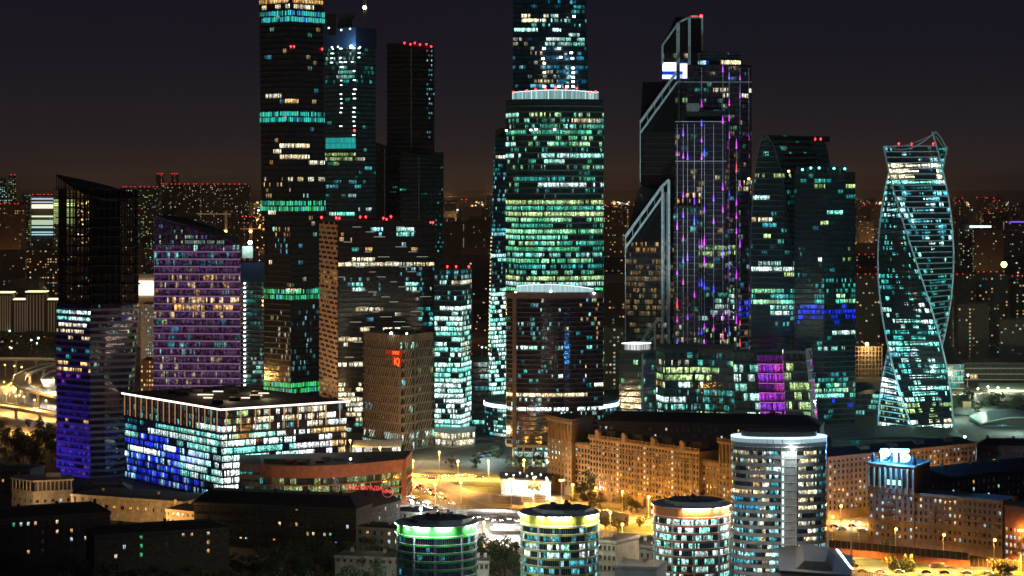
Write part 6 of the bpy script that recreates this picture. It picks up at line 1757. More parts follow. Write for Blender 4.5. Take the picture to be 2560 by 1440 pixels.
for px, py, lb in ((1432,1212,'orange street lamp in front of the columned corner of the long ochre house'),(1490,1220,'orange street lamp glowing in a tree by the long ochre house'),(1556,1229,'orange street lamp between two arched doorways of the ochre house'),
                   (1622,1242,'tall bright orange street lamp before the middle stair windows'),(1687,1253,'orange street lamp above the orange rimmed tower roof'),(1833,1276,'orange street lamp squeezed between orange rimmed and oval towers'),
                   (1526,1281,'orange street lamp at the noise screen left of the orange rimmed tower'),(1556,1311,'orange street lamp on the lawn below the gridded noise screen'),(1497,1277,'orange street lamp over the yellow rimmed tower roof edge')):
    lamp_at(px, py, 's', lb, GL)
for px, py, lb in ((2103,1265,'orange street lamp before the pale sandy house beside the oval tower'),(2082,1292,'low orange street lamp at the edge of the oval tower'),(2148,1308,'orange street lamp over the avenue beside the brown corner house'),
                   (2240,1323,'orange street lamp before the tower of the brown corner house'),(2360,1337,'orange street lamp at mid length of the brown house wing'),(2487,1350,'orange street lamp at the far end of the brown house wing')):
    lamp_at(px, py, 'b', lb, GL)
for px, py, lb in ((1032,1152,'bright orange lamp above the gantry beside the curved mall'),(1098,1130,'orange lamp on the slope below the bright office podium'),(1145,1153,'orange lamp at the crossing before the white parking lot'),(1221,1152,'orange lamp on a tall pole over the lawn'),(1310,1150,'orange lamp before the white columns of the framed tower'),
                   (1088,1211,'orange lamp over the ring road lanes'),(1152,1207,'orange lamp rising through the steel noise screen'),(1210,1306,'orange lamp inside the bend of the slip ramp'),(875,1101,'orange lamp at the right end of the wide office block'),(950,1119,'orange lamp at the canopy of the brown gridded block'),(1335,1194,'orange lamp at the roof of the white pavilion'),(1368,1200,'orange lamp at the corner of the white pavilion')):
    lamp_at(px, py, 's', lb, GL)
for px, py, lb in ((1031,1256,'white street lamp over the road beside the narrow beige house'),(1070,1256,'white street lamp nearest the white lit road bend'),(1052,1272,'white street lamp just right of the narrow beige house'),(1105,1290,'white street lamp rising behind the green rimmed tower roof')):
    lamp_at(px, py, 'w', lb, 'white street lamps at the road bend')
for px, py, lb in ((1278,1194,'tall lamp mast in front of the white pavilion'),(1404,1197,'tall lamp mast before the columned end of the ochre house'),(2128,1301,'tall lamp mast beside the oval tower on the avenue'),(2552,1322,'tall lamp mast at the frame edge before the red brick house')):
    lamp_at(px, py, 'm', lb, 'high lamp masts')
for px, py, k, lb in ((36,915,'d','orange lamp on the viaduct at the left frame edge'),(12,912,'d','orange lamp below the high viaduct at the left edge'),(54,918,'d','orange lamp beside the looping ramp'),
                      (8,968,'d',''),(22,962,'d',''),(28,958,'d',''),(15,985,'d',''),(35,980,'d',''),(40,990,'d',''),(48,988,'d',''),(52,973,'d',''),(60,992,'d',''),(10,955,'d',''),(86,1000,'d',''),(115,1002,'d','')):
    lamp_at(px, py, k, lb or 'one of the orange lamps crowding the low road under the looping ramp', 'lamps of the left interchange')
for px, py, lb in ((2412,1092,'big white lamp above the end of the pale sandy house'),(2420,938,'white lamp in front of the teal lit office beyond the twisted tower'),(1205,868,'blue-white lamp in the gap left of the framed tower'),(78,850,'white lamp on a pole above the left viaduct'),(92,858,'second white lamp just right of another above the left viaduct'),(28,870,'white lamp at the purple lit roof near the left edge'),(45,731,'white lamp above the lit classical ministry roofs')):
    lamp_at(px, py, 'dw', lb, None)
for px, py, pw, c in ((36,925,150000,(1,.55,.15)),(30,985,150000,(1,.5,.12)),(100,1000,130000,(1,.52,.13)),(120,935,90000,(1,.8,.5)),(20,1030,80000,(1,.5,.12)),(110,1045,80000,(1,.5,.12)),(2260,1110,40000,(.4,1,.95)),(2150,1080,40000,(.3,1,.9)),(2480,1075,90000,(.6,1,.9)),(2400,1000,60000,(.6,1,.85)),(2540,1030,60000,(.6,1,.85)),(2440,985,26000,(.8,1,.7)),(1215,1090,20000,(.6,1,1)),(1150,1140,9000,(.6,1,.95)),(2175,880,14000,(1,.7,.35)),(365,725,90000,(1,.85,.6)),(1560,690,150000,(1,.6,.22)),(1180,700,60000,(1,.6,.2)),(60,760,5000,(1,.85,.5)),(2420,600,150000,(1,.65,.25)),(2150,640,60000,(1,.5,.15))):
    x_, y_, z_ = G(px, py, 14); lamp_light('yard_fill', (x_, y_-6, 14), pw, c, 1.0)  # unseen lamps added to brighten yards and hall ground
# white pavilion and its floodlights
def pavilion():
    D = 1316.0; fp = [(X(1253,D), D), (X(1376,D-14), D-14), (X(1376,D+14), D+14), (X(1253,D+22), D+22)]
    r = thing('white_pavilion', 'white walled pavilion dazzlingly floodlit under a dark lamp studded roof', 'pavilion', (X(1310,D), D, 0))
    MB().loft([ring(fp, 0), ring(fp, 8.4)], [0]).build('wall', WHITE, r); MB().loft([ring(fp, 8.4, .8), ring(fp, 9.4, .8)], [0]).build('roof', ROOF, r)
    for i, (px, d) in enumerate(((1266,D+8),(1284,D+3),(1300,D+14),(1318,D),(1340,D-4),(1352,D+6),(1366,D-8),(1330,D+10))): MB().ball((X(px,d), d, 9.9), .35).build('roof_lamp', WLAMP, r)
    for i in range(6): MB().box((X(1262+19*i, D), D-2.2-12*i/6+.9, 2), (.5, .3, 4)).build('wall_pier', CONC, r)
    for px, p in ((1262,5000),(1300,2500),(1322,9000),(1365,14000)): lamp_light('wall_floodlight', (X(px,D), D-9-10*(px-1253)/123, 2.5), p, (1, .86, .66), .4)
pavilion()
for px_, D_, p_ in ((2105,1192,9000),(2150,1196,7000),(2340,1240,9000),(2400,1252,9000),(2270,1215,7000)): lamp_light('street_light_glow', (X(px_,D_), D_, 10), p_, (1,.50,.12), .6)
lamp_light('plaza_light', (X(1250,1150), 1150, 14), 91000, (1, .93, .85), 1.0, 'SPOT', (X(1250,1150), 1150.01, 0), 150, .35)
for px_, py_, p_ in ((1060,1200,50000),(1140,1190,45000),(1230,1200,45000),(1180,1222,40000),(1330,1262,30000),(1420,1292,90000),(1480,1290,60000),(1520,1306,90000),(1580,1300,60000),(1620,1318,80000),(1100,1240,45000),(1030,1215,45000),(2110,1310,40000),(2200,1388,5000),(2330,1398,5000),(2450,1412,5000),(2120,1405,40000),(2200,1425,45000),(2280,1430,40000),(2350,1432,45000),(2420,1434,40000),(2480,1435,45000),(2545,1436,40000),(1720,1320,20000),(1400,1262,26000)):
    q_ = G(px_, py_); lamp_light('road_lamp_light', (q_[0], q_[1], 10), p_*1.6, (1, .45, .07), .6, 'SPOT', (q_[0], q_[1]+.01, 0), 152, .35)
for px_, D_, p_ in ((60,1040,150),(200,1050,150),(620,1085,330),(760,1082,420),(860,1080,330),(420,985,90),(520,990,90),(930,1020,1300),(900,955,800)):
    lamp_light('front_house_fill', (X(px_, D_), D_, 34 if px_ > 600 else 20), p_, (1, .80, .50), .5)  # added unseen lamps lift the dark front houses
lamp_light('plaza_light', (X(1215,1180), 1185, 12), 26000, (1, .9, .75), 1.0, 'SPOT', (X(1215,1180), 1185.01, 0), 150, .35)
lamp_light('road_light', (X(1040,1270), 1262, 10), 33800, (1, .93, .85), .8, 'SPOT', (X(1040,1270), 1262.01, 0), 150, .35)
lamp_light('road_light', (X(1120,1235), 1240, 10), 26000, (1, .88, .7), .8, 'SPOT', (X(1120,1235), 1240.01, 0), 150, .35)
lamp_light('road_light', (X(1230,1222), 1222, 9), 20800, (1, .9, .75), .8, 'SPOT', (X(1230,1222), 1222.01, 0), 150, .35)
lamp_light('road_light', (X(2120,1190), 1196, 9), 23400, (1, .85, .65), .8, 'SPOT', (X(2120,1190), 1196.01, 0), 150, .35)
# ---------------------------------------------------------------- signs over the road
def gantry():
    x0, y0, _ = G(1030, 1212); x1, y1, _ = G(1100, 1214)
    t = thing('lane_gantry', 'yellow gantry over the ring road with five red lane lamps', 'gantry', (x0, y0, 0))
    m = MB(); m.box((x0, y0, 3), (.5, .5, 6)); m.box((x1, y1, 3), (.5, .5, 6)); m.build('leg', YST, t)
    m = MB(); m.bar((x0, y0, 6), (x1, y1, 6), .4, .6); m.bar((x0, y0, 4.6), (x1, y1, 4.6), .3, .6)
    for i in range(13): m.bar((x0+(x1-x0)*i/12, y0+(y1-y0)*i/12, 4.6), (x0+(x1-x0)*i/12, y0+(y1-y0)*i/12, 6), .15, .15)
    m.build('truss', YST, t)
    for i in range(5):
        u = .12+.18*i; p = (x0+(x1-x0)*u, y0+(y1-y0)*u-.6)
        s = MB(); s.box((p[0], p[1], 5.2), (1.7, .3, 1.7)); s = s.build('lane_sign', DARKER, t)
        c = MB(); c.bar((p[0]-.5, p[1]-.3, 4.7), (p[0]+.5, p[1]-.3, 5.7), .25, .1); c.bar((p[0]-.5, p[1]-.3, 5.7), (p[0]+.5, p[1]-.3, 4.7), .25, .1); c = c.build('red_cross', RED_L, s); LOC[c.name] = LOC[t.name]

gantry()
def board(px0, px1, yt, yb, ybase, label, face, legs=2):
    x0, y0, _ = G(px0, ybase); x1, _, _ = G(px1, ybase); D = y0
    t = thing('road_sign', label, 'road sign', ((x0+x1)/2, D, 0))
    zb, zt = Z(yb, D), Z(yt, D)
    MB().box(((x0+x1)/2, D, (zb+zt)/2), (x1-x0, .3, zt-zb)).build('sign_panel', face, t)
    b = MB()
    for k, (u, w) in enumerate(((.3, .5), (.55, .7), (.75, .35))):
        MB().box((x0+(x1-x0)*(.15+w/2), D-.18, zt-(zt-zb)*(.15+.27*k)-.25), ((x1-x0)*w, .06, .22)).build('legend_line', ROOF2, t)
    for i in range(legs):
        xx = x0+(x1-x0)*(.2+.6*i); MB().box((xx, D+.3, zb/2+.3), (.3, .3, zb+.6)).build('post', STEEL, t)
SGN = mat('sign_face', (.75, .68, .5), .5)
board(1303, 1332, 1241, 1256, 1278, 'white direction sign with two green lamps under it by the slip ramp', SGN)
board(1335, 1366, 1237, 1257, 1278, 'larger yellowish direction sign beside the white one', SGN)
board(1140, 1168, 1275, 1291, 1302, 'white panel sign in front of the slip ramp parapet', SGN)
board(2326, 2362, 1408, 1421, 1432, 'small wide sign seen from behind near the conifers', CONC)
for px in (1308, 1325):
    pass

# ---------------------------------------------------------------- cars
def make_car(paint, label, lights=True, tail=False):
    t = thing('parked_car' if not lights else 'car', label, 'car', (0, 0, 0))
    prof = [(-2.2,.35),(2.2,.35),(2.25,.75),(1.35,.92),(.7,1.42),(-.9,1.45),(-1.7,.98),(-2.25,.9)]
    m = MB(); m.loft([[(x, y*w, z) for x, z in prof] for y, w in ((.85,1),)] + [[(x, -.85, z) for x, z in prof]], [0])
    m.build('body', paint, t)
    g_ = MB()
    for s in (-1, 1): g_.face([(x, s*.87, z) for x, z in ((-1.5,.98),(1.2,.95),(.66,1.34),(-.86,1.37))])
    g_.face([(1.38,-.7,.94),(1.38,.7,.94),(.74,.7,1.4),(.74,-.7,1.4)]); g_.build('car_windows', DARKER, t)
    for x_ in (-1.35, 1.4):
        for s in (-1, 1):
            w = MB(); w.tube((x_, s*.72, .33), (x_, s*.92, .33), .33, 10); w.build('wheel', DARKER, t)
    for s in (-.6, .6):
        MB().box((2.26, s, .72), (.08, .38, .2)).build('headlight', HEAD if lights else PALE, t)
        MB().box((-2.27, s, .8), (.08, .38, .2)).build('tail_light', TAIL if lights else mat_red(), t)
    return t
_mr = []
def mat_red():
    if not _mr: _mr.append(mat('red_plastic', (.3, .02, .02), .3))
    return _mr[0]
HEAD = lamp_material('headlight_glow', (1, .95, .85), 40); TAIL = lamp_material('tail_light_glow', (1, .05, .02), 10)
cars = [make_car(mat(n, c, .3, .05), 'x', lg) for n, c, lg in (('white_car_paint',(.7,.7,.7),True),('black_car_paint',(.03,.03,.03),True),('silver_car_paint',(.4,.4,.42),False),('dark_blue_car_paint',(.03,.05,.12),False),('yellow_car_paint',(.7,.4,.03),False))]
used_car = set(); rc = random.Random(77)
CN = {0:'white',1:'black',2:'silver',3:'dark blue',4:'yellow'}
def put_car(i, px, py, rz, where, grp):
    t = cars[i] if i not in used_car else copy_tree(cars[i]); used_car.add(i)
    x_, y_, _ = G(px, py); t.location = (x_, y_, .05); t.rotation_euler = (0, 0, rz)
    tag(t, CN[i]+' car '+where, 'car', grp)
ra = -2.2
pa = [(990,1226),(1008,1231),(1028,1243),(1034,1252),(1062,1258),(1066,1266),(1095,1270),(1098,1279),(1140,1284),(1165,1296),(1195,1295),(1232,1303),(1270,1300),(1310,1306),(1000,1228),(1018,1240),(1040,1246),(1052,1259),(1075,1262),(1085,1272),(1108,1275),(1125,1284),(1150,1290),(1178,1297),(1215,1299),(1250,1303),(1290,1304)]
for k, (px, py) in enumerate(pa): put_car(k % 2, px, py, ra+math.pi+ (0 if px < 1120 else .9) + math.pi, 'with lit headlights coming along the white road lanes', 'cars on the white lanes')
for k, (px, py) in enumerate([(1000,1194),(1016,1207),(1036,1214),(1052,1218),(1070,1234),(1078,1229),(1095,1246),(1115,1250),(1130,1262),(1008,1200),(1030,1205),(1045,1222),(1062,1226),(1085,1240),(1100,1238)]): put_car(k % 2, px, py, 2.2, 'driving away on the orange lit ring road lanes', 'cars on the ring road')
for k, (px, py) in enumerate([(1345,1294),(1400,1300),(1450,1296),(1600,1306),(1625,1316),(2085,1318),(2105,1325),(2130,1317),(2155,1328)]): put_car(k % 2, px, py, .05 if k % 3 else 3.1, 'driving along the broad avenue past the street lamps', 'cars on the avenue')
for k in range(26): put_car(rc.choice((0,1,1)), 1360+k*27+rc.uniform(-8,8), 1296+k*1.15+rc.choice((-4,0,4,8)), .05 if k % 2 else 3.1, 'driving along the broad avenue past the street lamps', 'cars on the avenue')
for k in range(9): put_car(rc.choice((0,1,4)), 2100+k*52+rc.uniform(-9,9), 1430+k*.8, -.1, 'on the slip road below the glazed noise screen', 'cars on the slip road')
for k in range(10): put_car(rc.choice((0,1,4)), 1045+k*17, 1196+rc.uniform(-3,3)-k*.4, .1, 'crossing the golden lit square before the lawn', 'cars on the golden square')
for k in range(12): put_car(2+(k % 2), 1424+9*k+rc.uniform(-2,2), 1262+1.9*k, rc.choice((.9,1.0,1.1)), 'parked under the lamps along the long ochre house', 'cars parked at the ochre house')
for k in range(14): put_car(2+(k % 2), 1200+(k % 7)*8, 1137-(k % 7)*1.6+(k//7)*9, 1.0, 'parked in the bright lot before the white columns', 'cars parked in the white lot')
put_car(4, 1247, 1106, .3, 'waiting alone on the street beside the framed tower', None)
for k in range(6): put_car(2+(k % 2), 2205+k*38, 1388+k*3.4, -.2, 'parked behind the glazed noise screen of the brown house', 'cars parked behind the noise screen')

# ---------------------------------------------------------------- trees
def make_tree(seed, h, r, kind, leaf, n=900):
    rnd = random.Random(seed); t = thing(kind, 'x', 'tree', (0, 0, 0))
    m = MB(); m.tube((0,0,0), (0.1,0,h*.5), .28, 7, r1=.16)
    for i in range(7):
        a = rnd.uniform(0, 6.28); z0 = h*rnd.uniform(.25, .5); L = r*rnd.uniform(.5, .9)
        m.tube((0,0,z0), (L*math.cos(a), L*math.sin(a), z0+L*rnd.uniform(.6,1.1)), .12, 5, r1=.03)
    m.build('trunk', BARK, t)
    c = MB(); cl = [(rnd.gauss(0,.42)*r, rnd.gauss(0,.42)*r, h*.62+rnd.gauss(0,.17)*h, rnd.uniform(.25,.5)*r) for _ in range(16)]
    if kind == 'conifer': cl = [(0,0,h*(.12+.86*i/18), r*(1-i/18)**.9*.9+.15) for i in range(18)]
    for i in range(n):
        q = rnd.choice(cl); u = Vector((rnd.gauss(0,1), rnd.gauss(0,1), rnd.gauss(0,1))).normalized()*q[3]*rnd.random()**.4
        if kind == 'conifer': u.z *= .35
        p = Vector(q[:3])+u; s = rnd.uniform(.22,.5); ax = Vector((rnd.gauss(0,1),rnd.gauss(0,1),rnd.gauss(0,1))).normalized(); o = ax.orthogonal().normalized(); w = ax.cross(o)
        c.face([tuple(p+o*s), tuple(p+w*s*.7), tuple(p-o*s), tuple(p-w*s*.7)])
    c.build('crown', leaf, t)
    return t
TP = {'t': make_tree(1, 11, 4.6, 'broadleaf_tree', LEAF), 'o': make_tree(2, 9, 3.8, 'street_tree', LEAF2), 'c': make_tree(3, 8, 2.6, 'conifer', LEAF, 1100), 'b': make_tree(4, 4.5, 3.0, 'bush', LEAF2, 500), 'u': make_tree(5, 15, 5.6, 'tall_tree', LEAF, 1400)}
usedt = set(); rt = random.Random(5)
def tree(k, px, py, label, grp=None, s=1.0):
    t = TP[k] if k not in usedt else copy_tree(TP[k]); usedt.add(k)
    x_, y_, _ = G(px, py); t.location = (x_, y_, 0); t.rotation_euler = (0, 0, rt.uniform(0, 6.28)); f = s*rt.uniform(.85, 1.15); t.scale = (f, f, f*rt.uniform(.9, 1.1))
    tag(t, label, 'bush' if k == 'b' else 'tree', grp)
for px, py in ((1462,1268),): tree('u', px, py, 'tall dark tree against the columned corner of the ochre house', None, 1.1)
for px, py, s in ((1478,1272,1),(1500,1276,.9),(1560,1278,1.1),(1578,1282,1),(1592,1284,.9),(1660,1296,1),(1440,1262,.8)): tree('o', px, py, 'olive street tree lit by lamps before the ochre house', 'trees before the ochre house', s)
for px, py in ((1275,1167),(1290,1167),(1300,1168),(1318,1168),(1340,1168),(1352,1168),(1232,1142),(1245,1146)): tree('t', px, py, 'dark round tree in the row before the white columns', 'trees before the white columns', .75)
for px, py in ((1130,1170),(1185,1172),(1340,1242),(1330,1240)): tree('t', px, py, 'dark tree beside the lawn of the road junction' if px < 1300 else 'round tree silhouetted against the dazzling white pavilion', 'trees at the junction' if px < 1300 else 'trees before the pavilion', .7)
for px, py, s in ((1195,1442,1.2),(1212,1448,1.1),(1232,1440,.95),(1262,1446,1.2),(1285,1460,1.0),(1250,1470,1.2),(1205,1475,1.2),(1300,1480,1.1)): tree('u', px, py, 'tall dark tree between the green and yellow rimmed towers', 'trees between round towers', s)
for k in range(16): tree('t' if k % 2 else 'u', 4+k*9, 1120+((k*37) % 60), 'black tree of the clump left of the violet lit tower', 'dark clump at the left edge', 1.15)
for k in range(40): tree('u' if k % 2 else 't', 10+k*24.5, 1505+((k*53) % 70), 'black tree top before the dark front houses', 'black trees along the bottom edge', 1.15)
for k in range(44): tree('u' if k % 3 else 't', 6+k*23, 1432+((k*41) % 34), 'black tree of the front row before the dark houses', 'front row of black trees', 1.0 if k > 26 else .6)
for px, py in ((2105,1275),(2145,1280),(2160,1286),(2130,1290)): tree('o', px, py, 'orange lit street tree beside the pale sandy house', 'trees beside the pale house')
for px in (2235, 2262, 2278): tree('c', px, 1428, 'dark conifer on the lit verge below the brown corner house', 'conifers on the verge', 1.0)
for px, py in ((2110,1425),(2122,1432),(2222,1420),(2500,1436),(2520,1440),(2215,1378),(1600,1318),(1512,1322),(1545,1330)): tree('b', px, py, 'rounded bush glowing yellow under the street lamps', 'lamp lit bushes', 1.2)
for k in range(9): tree('u', 2450+14*k, 1270+((k*29) % 30), 'dark tree of the clump behind the courtyard wing', 'dark clump behind the courtyard', 1.1)
for k in range(12): tree('t', 2360+17*k, 1000+((k*31) % 40), 'dark tree among the exhibition halls', 'trees among the halls', 1.0)

# ---------------------------------------------------------------- left interchange
def viaduct(name, label, pts, z, w, lamp=None):
    P = [G(px, py, z) for px, py in pts]; t = thing(name, label, 'viaduct', P[0])
    MB().ribbon(P, w, 1.4, 0, 1).build('deck', [ASPHL, CONC], t)
    for s in (-1, 1): MB().ribbon([(p[0],p[1],p[2]+1.0) for p in side(P, s*w/2)], .3, 1.0, 0).build('parapet', PALE, t)
    for i in range(0, len(P)):
        m = MB(); m.cyl(P[i][0], P[i][1], 0, z-2.6, 1.2, 1.2, 10); m.loft([[(P[i][0]+a*1.2, P[i][1]+b*1.2, z-2.6) for a, b in ((-1,-1),(1,-1),(1,1),(-1,1))], [(P[i][0]+a*w*.35, P[i][1]+b*1.6, z-1.4) for a, b in ((-1,-1),(1,-1),(1,1),(-1,1))]], [0]); m.build('pier', CONC, t)
viaduct('viaduct', 'high straight viaduct above the looping ramp at the left edge', [(-20,896),(40,896),(90,896),(142,897)], 14, 10)
viaduct('loop_ramp', 'looping concrete ramp lit white on tall piers', [(150,908),(110,915),(75,927),(50,940),(46,955),(62,968),(95,978),(150,990)], 12, 10)
viaduct('bright_ramp', 'dazzling white lit ramp bend partly hidden by the dark leaf-roofed tower', [(180,925),(140,930),(118,945),(122,965),(150,985)], 9, 10)
viaduct('low_viaduct', 'low orange lit viaduct above the dark tree clump', [(-20,1010),(40,1018),(100,1028),(150,1038)], 8, 12)
sheet('yard', [(-30,900),(160,905),(160,1090),(-30,1090)], ASPHL, .01)
lamp_light('ramp_light', G(135,945,22), 100000, (1, .93, .85), 1.0)
lamp_light('ramp_light', G(60,945,20), 16000, (1, .85, .6), 1.0)
for k, (px, py) in enumerate([(70,968),(120,955),(130,962)]): pass

# ---------------------------------------------------------------- exhibition halls on the right
def hall(label, x0, x1, D, yt, depth, m, roofm, lit=None, seed=0, arch=0.0):
    A, B = (X(x0, D), float(D)), (X(x1, D), float(D)); t = thing('exhibition_hall', label, 'hall', (A[0], A[1], 0)); fp = block(A, B, depth); z = Z(yt, D)
    MB().loft([ring(fp, 0), ring(fp, z)], [0]).build('wall', m, t)
    n = 12; rg = []
    for i in range(n+1):
        u = i/n; h = z + .1 + arch*math.sin(math.pi*u); x_ = A[0]+(B[0]-A[0])*u
        rg.append([(x_, D-.6, h), (x_, D-.6, h+.4), (x_, D+depth, h+.4+2), (x_, D+depth, h)])
    mb = MB(); mb.loft([r for r in rg], [0]*n); mb.build('roof', roofm, t)
    if lit: storeys(t, fp, 0, z, max(1, round(z/4.5)), 2.0, (), lit, seed, edges=(0,), lh=.8, dim=(.01,.012,.012))
    return t
HR = mat('pale_green_roof', (.16, .20, .20), .6); HW = mat('hall_wall', (.45, .46, .38), .7)
hall('long hall with a yellow-white lit front wall right of the twisted tower', 2470, 2640, 1960, 975, 40, HW, HR)
hall('low hall with a broad curved grey roof beyond the big white lamp', 2375, 2600, 1760, 1050, 45, TEALC, HR, (.1,'teal',.3), 521, 4)
hall('grey hall with a ribbed roof beside a small orange block', 2380, 2640, 1850, 1010, 40, CONC, HR, None, 0, 2)
hall('teal lit office slab just behind the foot of the twisted tower', 2362, 2410, 1990, 912, 20, TEALC, ROOF, (.7,'teal',.45), 522)
hall('long dim brick row with small windows behind the white lamp', 2408, 2640, 2080, 908, 20, PLASTER, ROOF, (.06,'warm',.5), 523)
hall('curved hall roof with cold lamps between the square and twisted towers', 2140, 2215, 1760, 985, 40, TEALC, HR, (.3,'mint',.5), 524, 3)
hall('low dark hall in front of the twisted tower foot', 2080, 2420, 1560, 1100, 50, DPLASTER, ROOF, (.06,'teal',.3), 525, 2)
hall('small lamp lit orange block among the hall roofs', 2407, 2428, 1800, 1004, 14, STONE, ROOF)
hall('pale glass ribbon roof sweeping past the right frame edge', 2450, 2640, 1680, 1062, 40, TEALC, mat('glass_ribbon', (.35,.42,.42), .3), (.3,'mint',.6), 526, 5)
lamp_light('hall_floodlight', (X(2500,1940), 1940, 9), 150000, (.9, 1, .6), .8); lamp_light('hall_floodlight', (X(2430,1935), 1935, 9), 150000, (.85, 1, .65), .8)
for i, px in enumerate((2445, 2470, 2495, 2520)): lamp_at(px, 972-((i*5) % 7), 'dw', 'white lamp in the row along the yellow-white hall front', 'lamps along the hall front')
hall('street level canopy with bright shops under the brown gridded block', 880, 1000, 1490, 1118, 18, PALE, PALE, (.8,'cream',1.3), 527)
hall('glass shop row at the foot of the bright office tower', 1180, 1240, 1690, 1050, 20, TEALC, ROOF, (.7,'mint',.9), 528)
hall('dim grey slab in the gap left of the framed tower', 1180, 1222, 1760, 905, 20, TEALC, ROOF, (.22,'cyan',.4), 529)

# ---------------------------------------------------------------- the far city
FARW = [mat('far_wall_brown', (.24,.17,.12), .9), mat('far_wall_grey', (.20,.18,.165), .9), mat('far_wall_dark', (.11,.09,.08), .9)]
rg_ = random.Random(31)
for i in range(100):
    D_ = 2300*math.exp((i+rg_.random())/100*2.95); px_ = rg_.uniform(-60, 2620); lamp_light('far_glow_fill', (X(px_, D_), D_, 30), rg_.uniform(.4, 1)*3.4e4*(D_/2500)**2, (1, .52, .18), 4.0)  # added unseen lamps tint far walls and haze orange
FARG = window_material('far_window', detail=False, rough=.3)
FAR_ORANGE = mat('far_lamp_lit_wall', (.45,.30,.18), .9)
def far_block(x0, x1, yt, D, lit, pal, bri, label, group, wallm=None, red=0, storey=3.2, cell=3.0, name='apartment_block', seed=0, zbase=0, side=None, cat='apartment block', parts=False, skewed=True):
    rnd = random.Random(seed*131+int(x0*7+D)); z = Z(yt, D); A, B = (X(x0, D), float(D)), (X(x1, D), D+ (rnd.uniform(-.25,.35)*(x1-x0)/F*D if skewed else 0))
    fp = block(A, B, max(12, min(18, (B[0]-A[0])*.5))); m = MB()
    m.loft([ring(fp, zbase), ring(fp, z), ring(fp, z, -1.5), ring(fp, z+1.5, -3)], [0,0,0], True, True, 0)
    r = thing(name, label, cat, (A[0], A[1], 0), group) if parts else None
    if parts: m.build('wall', wallm or FARW[rnd.randrange(3)], r); m = MB()
    n = max(2, int((z-zbase)/storey)); h = (z-zbase)/n; o = offset(fp, .12)
    for e in (0, 1, 3):
        a, b = o[e], o[(e+1) % 4]; l = math.hypot(b[0]-a[0], b[1]-a[1]); k = max(2, int(l/cell))
        stair = {rnd.randrange(k)} if rnd.random() < .4 else set()
        for i in range(n):
            if zbase+i*h < 0: continue
            rowlit = lit*(rnd.choice((.3,.7,1,1.5)))
            for j in range(k):
                if rnd.random() < rowlit or (j in stair and rnd.random() < .7):
                    c = rnd.choice(PAL[pal]) if rnd.random() < .8 else rnd.choice(PAL['mix']); f = bri*rnd.choice((.25,.5,.8,1.3))
                    t0, t1 = (j+.25)/k, (j+.75)/k; za, zb = zbase+i*h+h*.3, zbase+i*h+h*.75
                    P = lambda t, z_: (a[0]+(b[0]-a[0])*t, a[1]+(b[1]-a[1])*t, z_)
                    m.face((P(t0,za),P(t1,za),P(t1,zb),P(t0,zb)), 1, (c[0]*f, c[1]*f, c[2]*f))
    if red:
        for i in range(red):
            u = (i+.5)/red + rnd.uniform(-.2,.2)/red; s = .00022*D
            m.ball((fp[0][0]+(fp[1][0]-fp[0][0])*u, fp[0][1]+(fp[1][1]-fp[0][1])*u+2, z+1.5+s), s, 6, 4, 2, (0,0,0))
    ms = [wallm or FARW[rnd.randrange(3)], FARG, RED_F]
    if parts: w_ = m.build('window', ms, r); w_['kind'] = 'stuff'; return r
    ob = m.build(name, ms); return tag(ob, label, cat, group)
RED_F = lamp_material('far_red_beacon', (1, .03, .02), 2.2)
# the ones one can pick out
fb = far_block
fb(300,400,470,4700,.18,'lime',.9,'broad far block with red roof lamps above the purple banded tower, its near end',None,FARW[1],9,seed=1,parts=True)
fb(400,500,463,4800,.16,'cream',.8,'broad far block with red roof lamps above the purple banded tower, middle length',None,FARW[1],9,seed=2,parts=True)
fb(500,622,463,4900,.12,'cream',.7,'broad far block with red roof lamps ending near the LED banded tower',None,FARW[1],9,seed=3,parts=True)
fb(391,408,437,5600,.08,'warm',.3,'slim far tower with red top lamps, first of a pair above the broad block',None,FARW[0],3,seed=4)
fb(428,446,437,5600,.08,'warm',.3,'slim far tower with red top lamps, second of a pair above the broad block',None,FARW[0],3,seed=5)
fb(-10,16,448,4200,.55,'mint',.7,'far tower full of mint windows cut by the left frame edge',None,FARW[1],0,seed=6,parts=True)
fb(20,40,440,4300,.5,'lime',.6,'far tower of lime windows second from the left frame edge',None,FARW[1],2,seed=7,parts=True)
fb(56,76,486,4000,.4,'lime',.45,'small lime lit far office left of the banded bright office',None,FARW[1],0,seed=8)
fb(-8,55,513,3300,.10,'warm',.5,'dark brown tower block with three red roof lamps at the left edge',None,FARW[0],5,seed=9,parts=True)
o = fb(78,134,490,3600,.05,'white',.4,'office with bright horizontal light bands behind the leaf-roofed tower',None,FARW[2],6,seed=10,parts=True)
for ya, yb, c in ((495,499,(.5,.6,.8)),(504,507,(.6,.7,.8)),(511,521,(1.6,1.4,.9)),(539,543,(.9,1.0,.7)),(550,562,(.5,.65,.45)),(566,570,(.5,.8,.8)),(579,582,(.5,.8,.8)),(585,588,(.4,.8,.8))):
    d = 3592.0; MB().face(((X(79,d),d,Z(yb,d)),(X(133,d),d,Z(yb,d)),(X(133,d),d,Z(ya,d)),(X(79,d),d,Z(ya,d))), 0, c).build('light_band', LED, o)
o = fb(134,188,492,3580,.2,'lime',.6,'office of lime lit floors seen through the bare leaf-roofed tower frame',None,FARW[1],0,seed=11,parts=True,name='office_block',cat='office block')
for k in range(14):
    d = 3560.0; y = 499+k*4.4; f = 1.6 if k in (2,3) else random.Random(k).uniform(.3,.8); MB().face(((X(134,d),d,Z(y+2.6,d)),(X(188,d),d,Z(y+2.6,d)),(X(188,d),d,Z(y,d)),(X(134,d),d,Z(y,d))), 0, (.75*f,.95*f,.35*f)).build('light_band', LED, o)
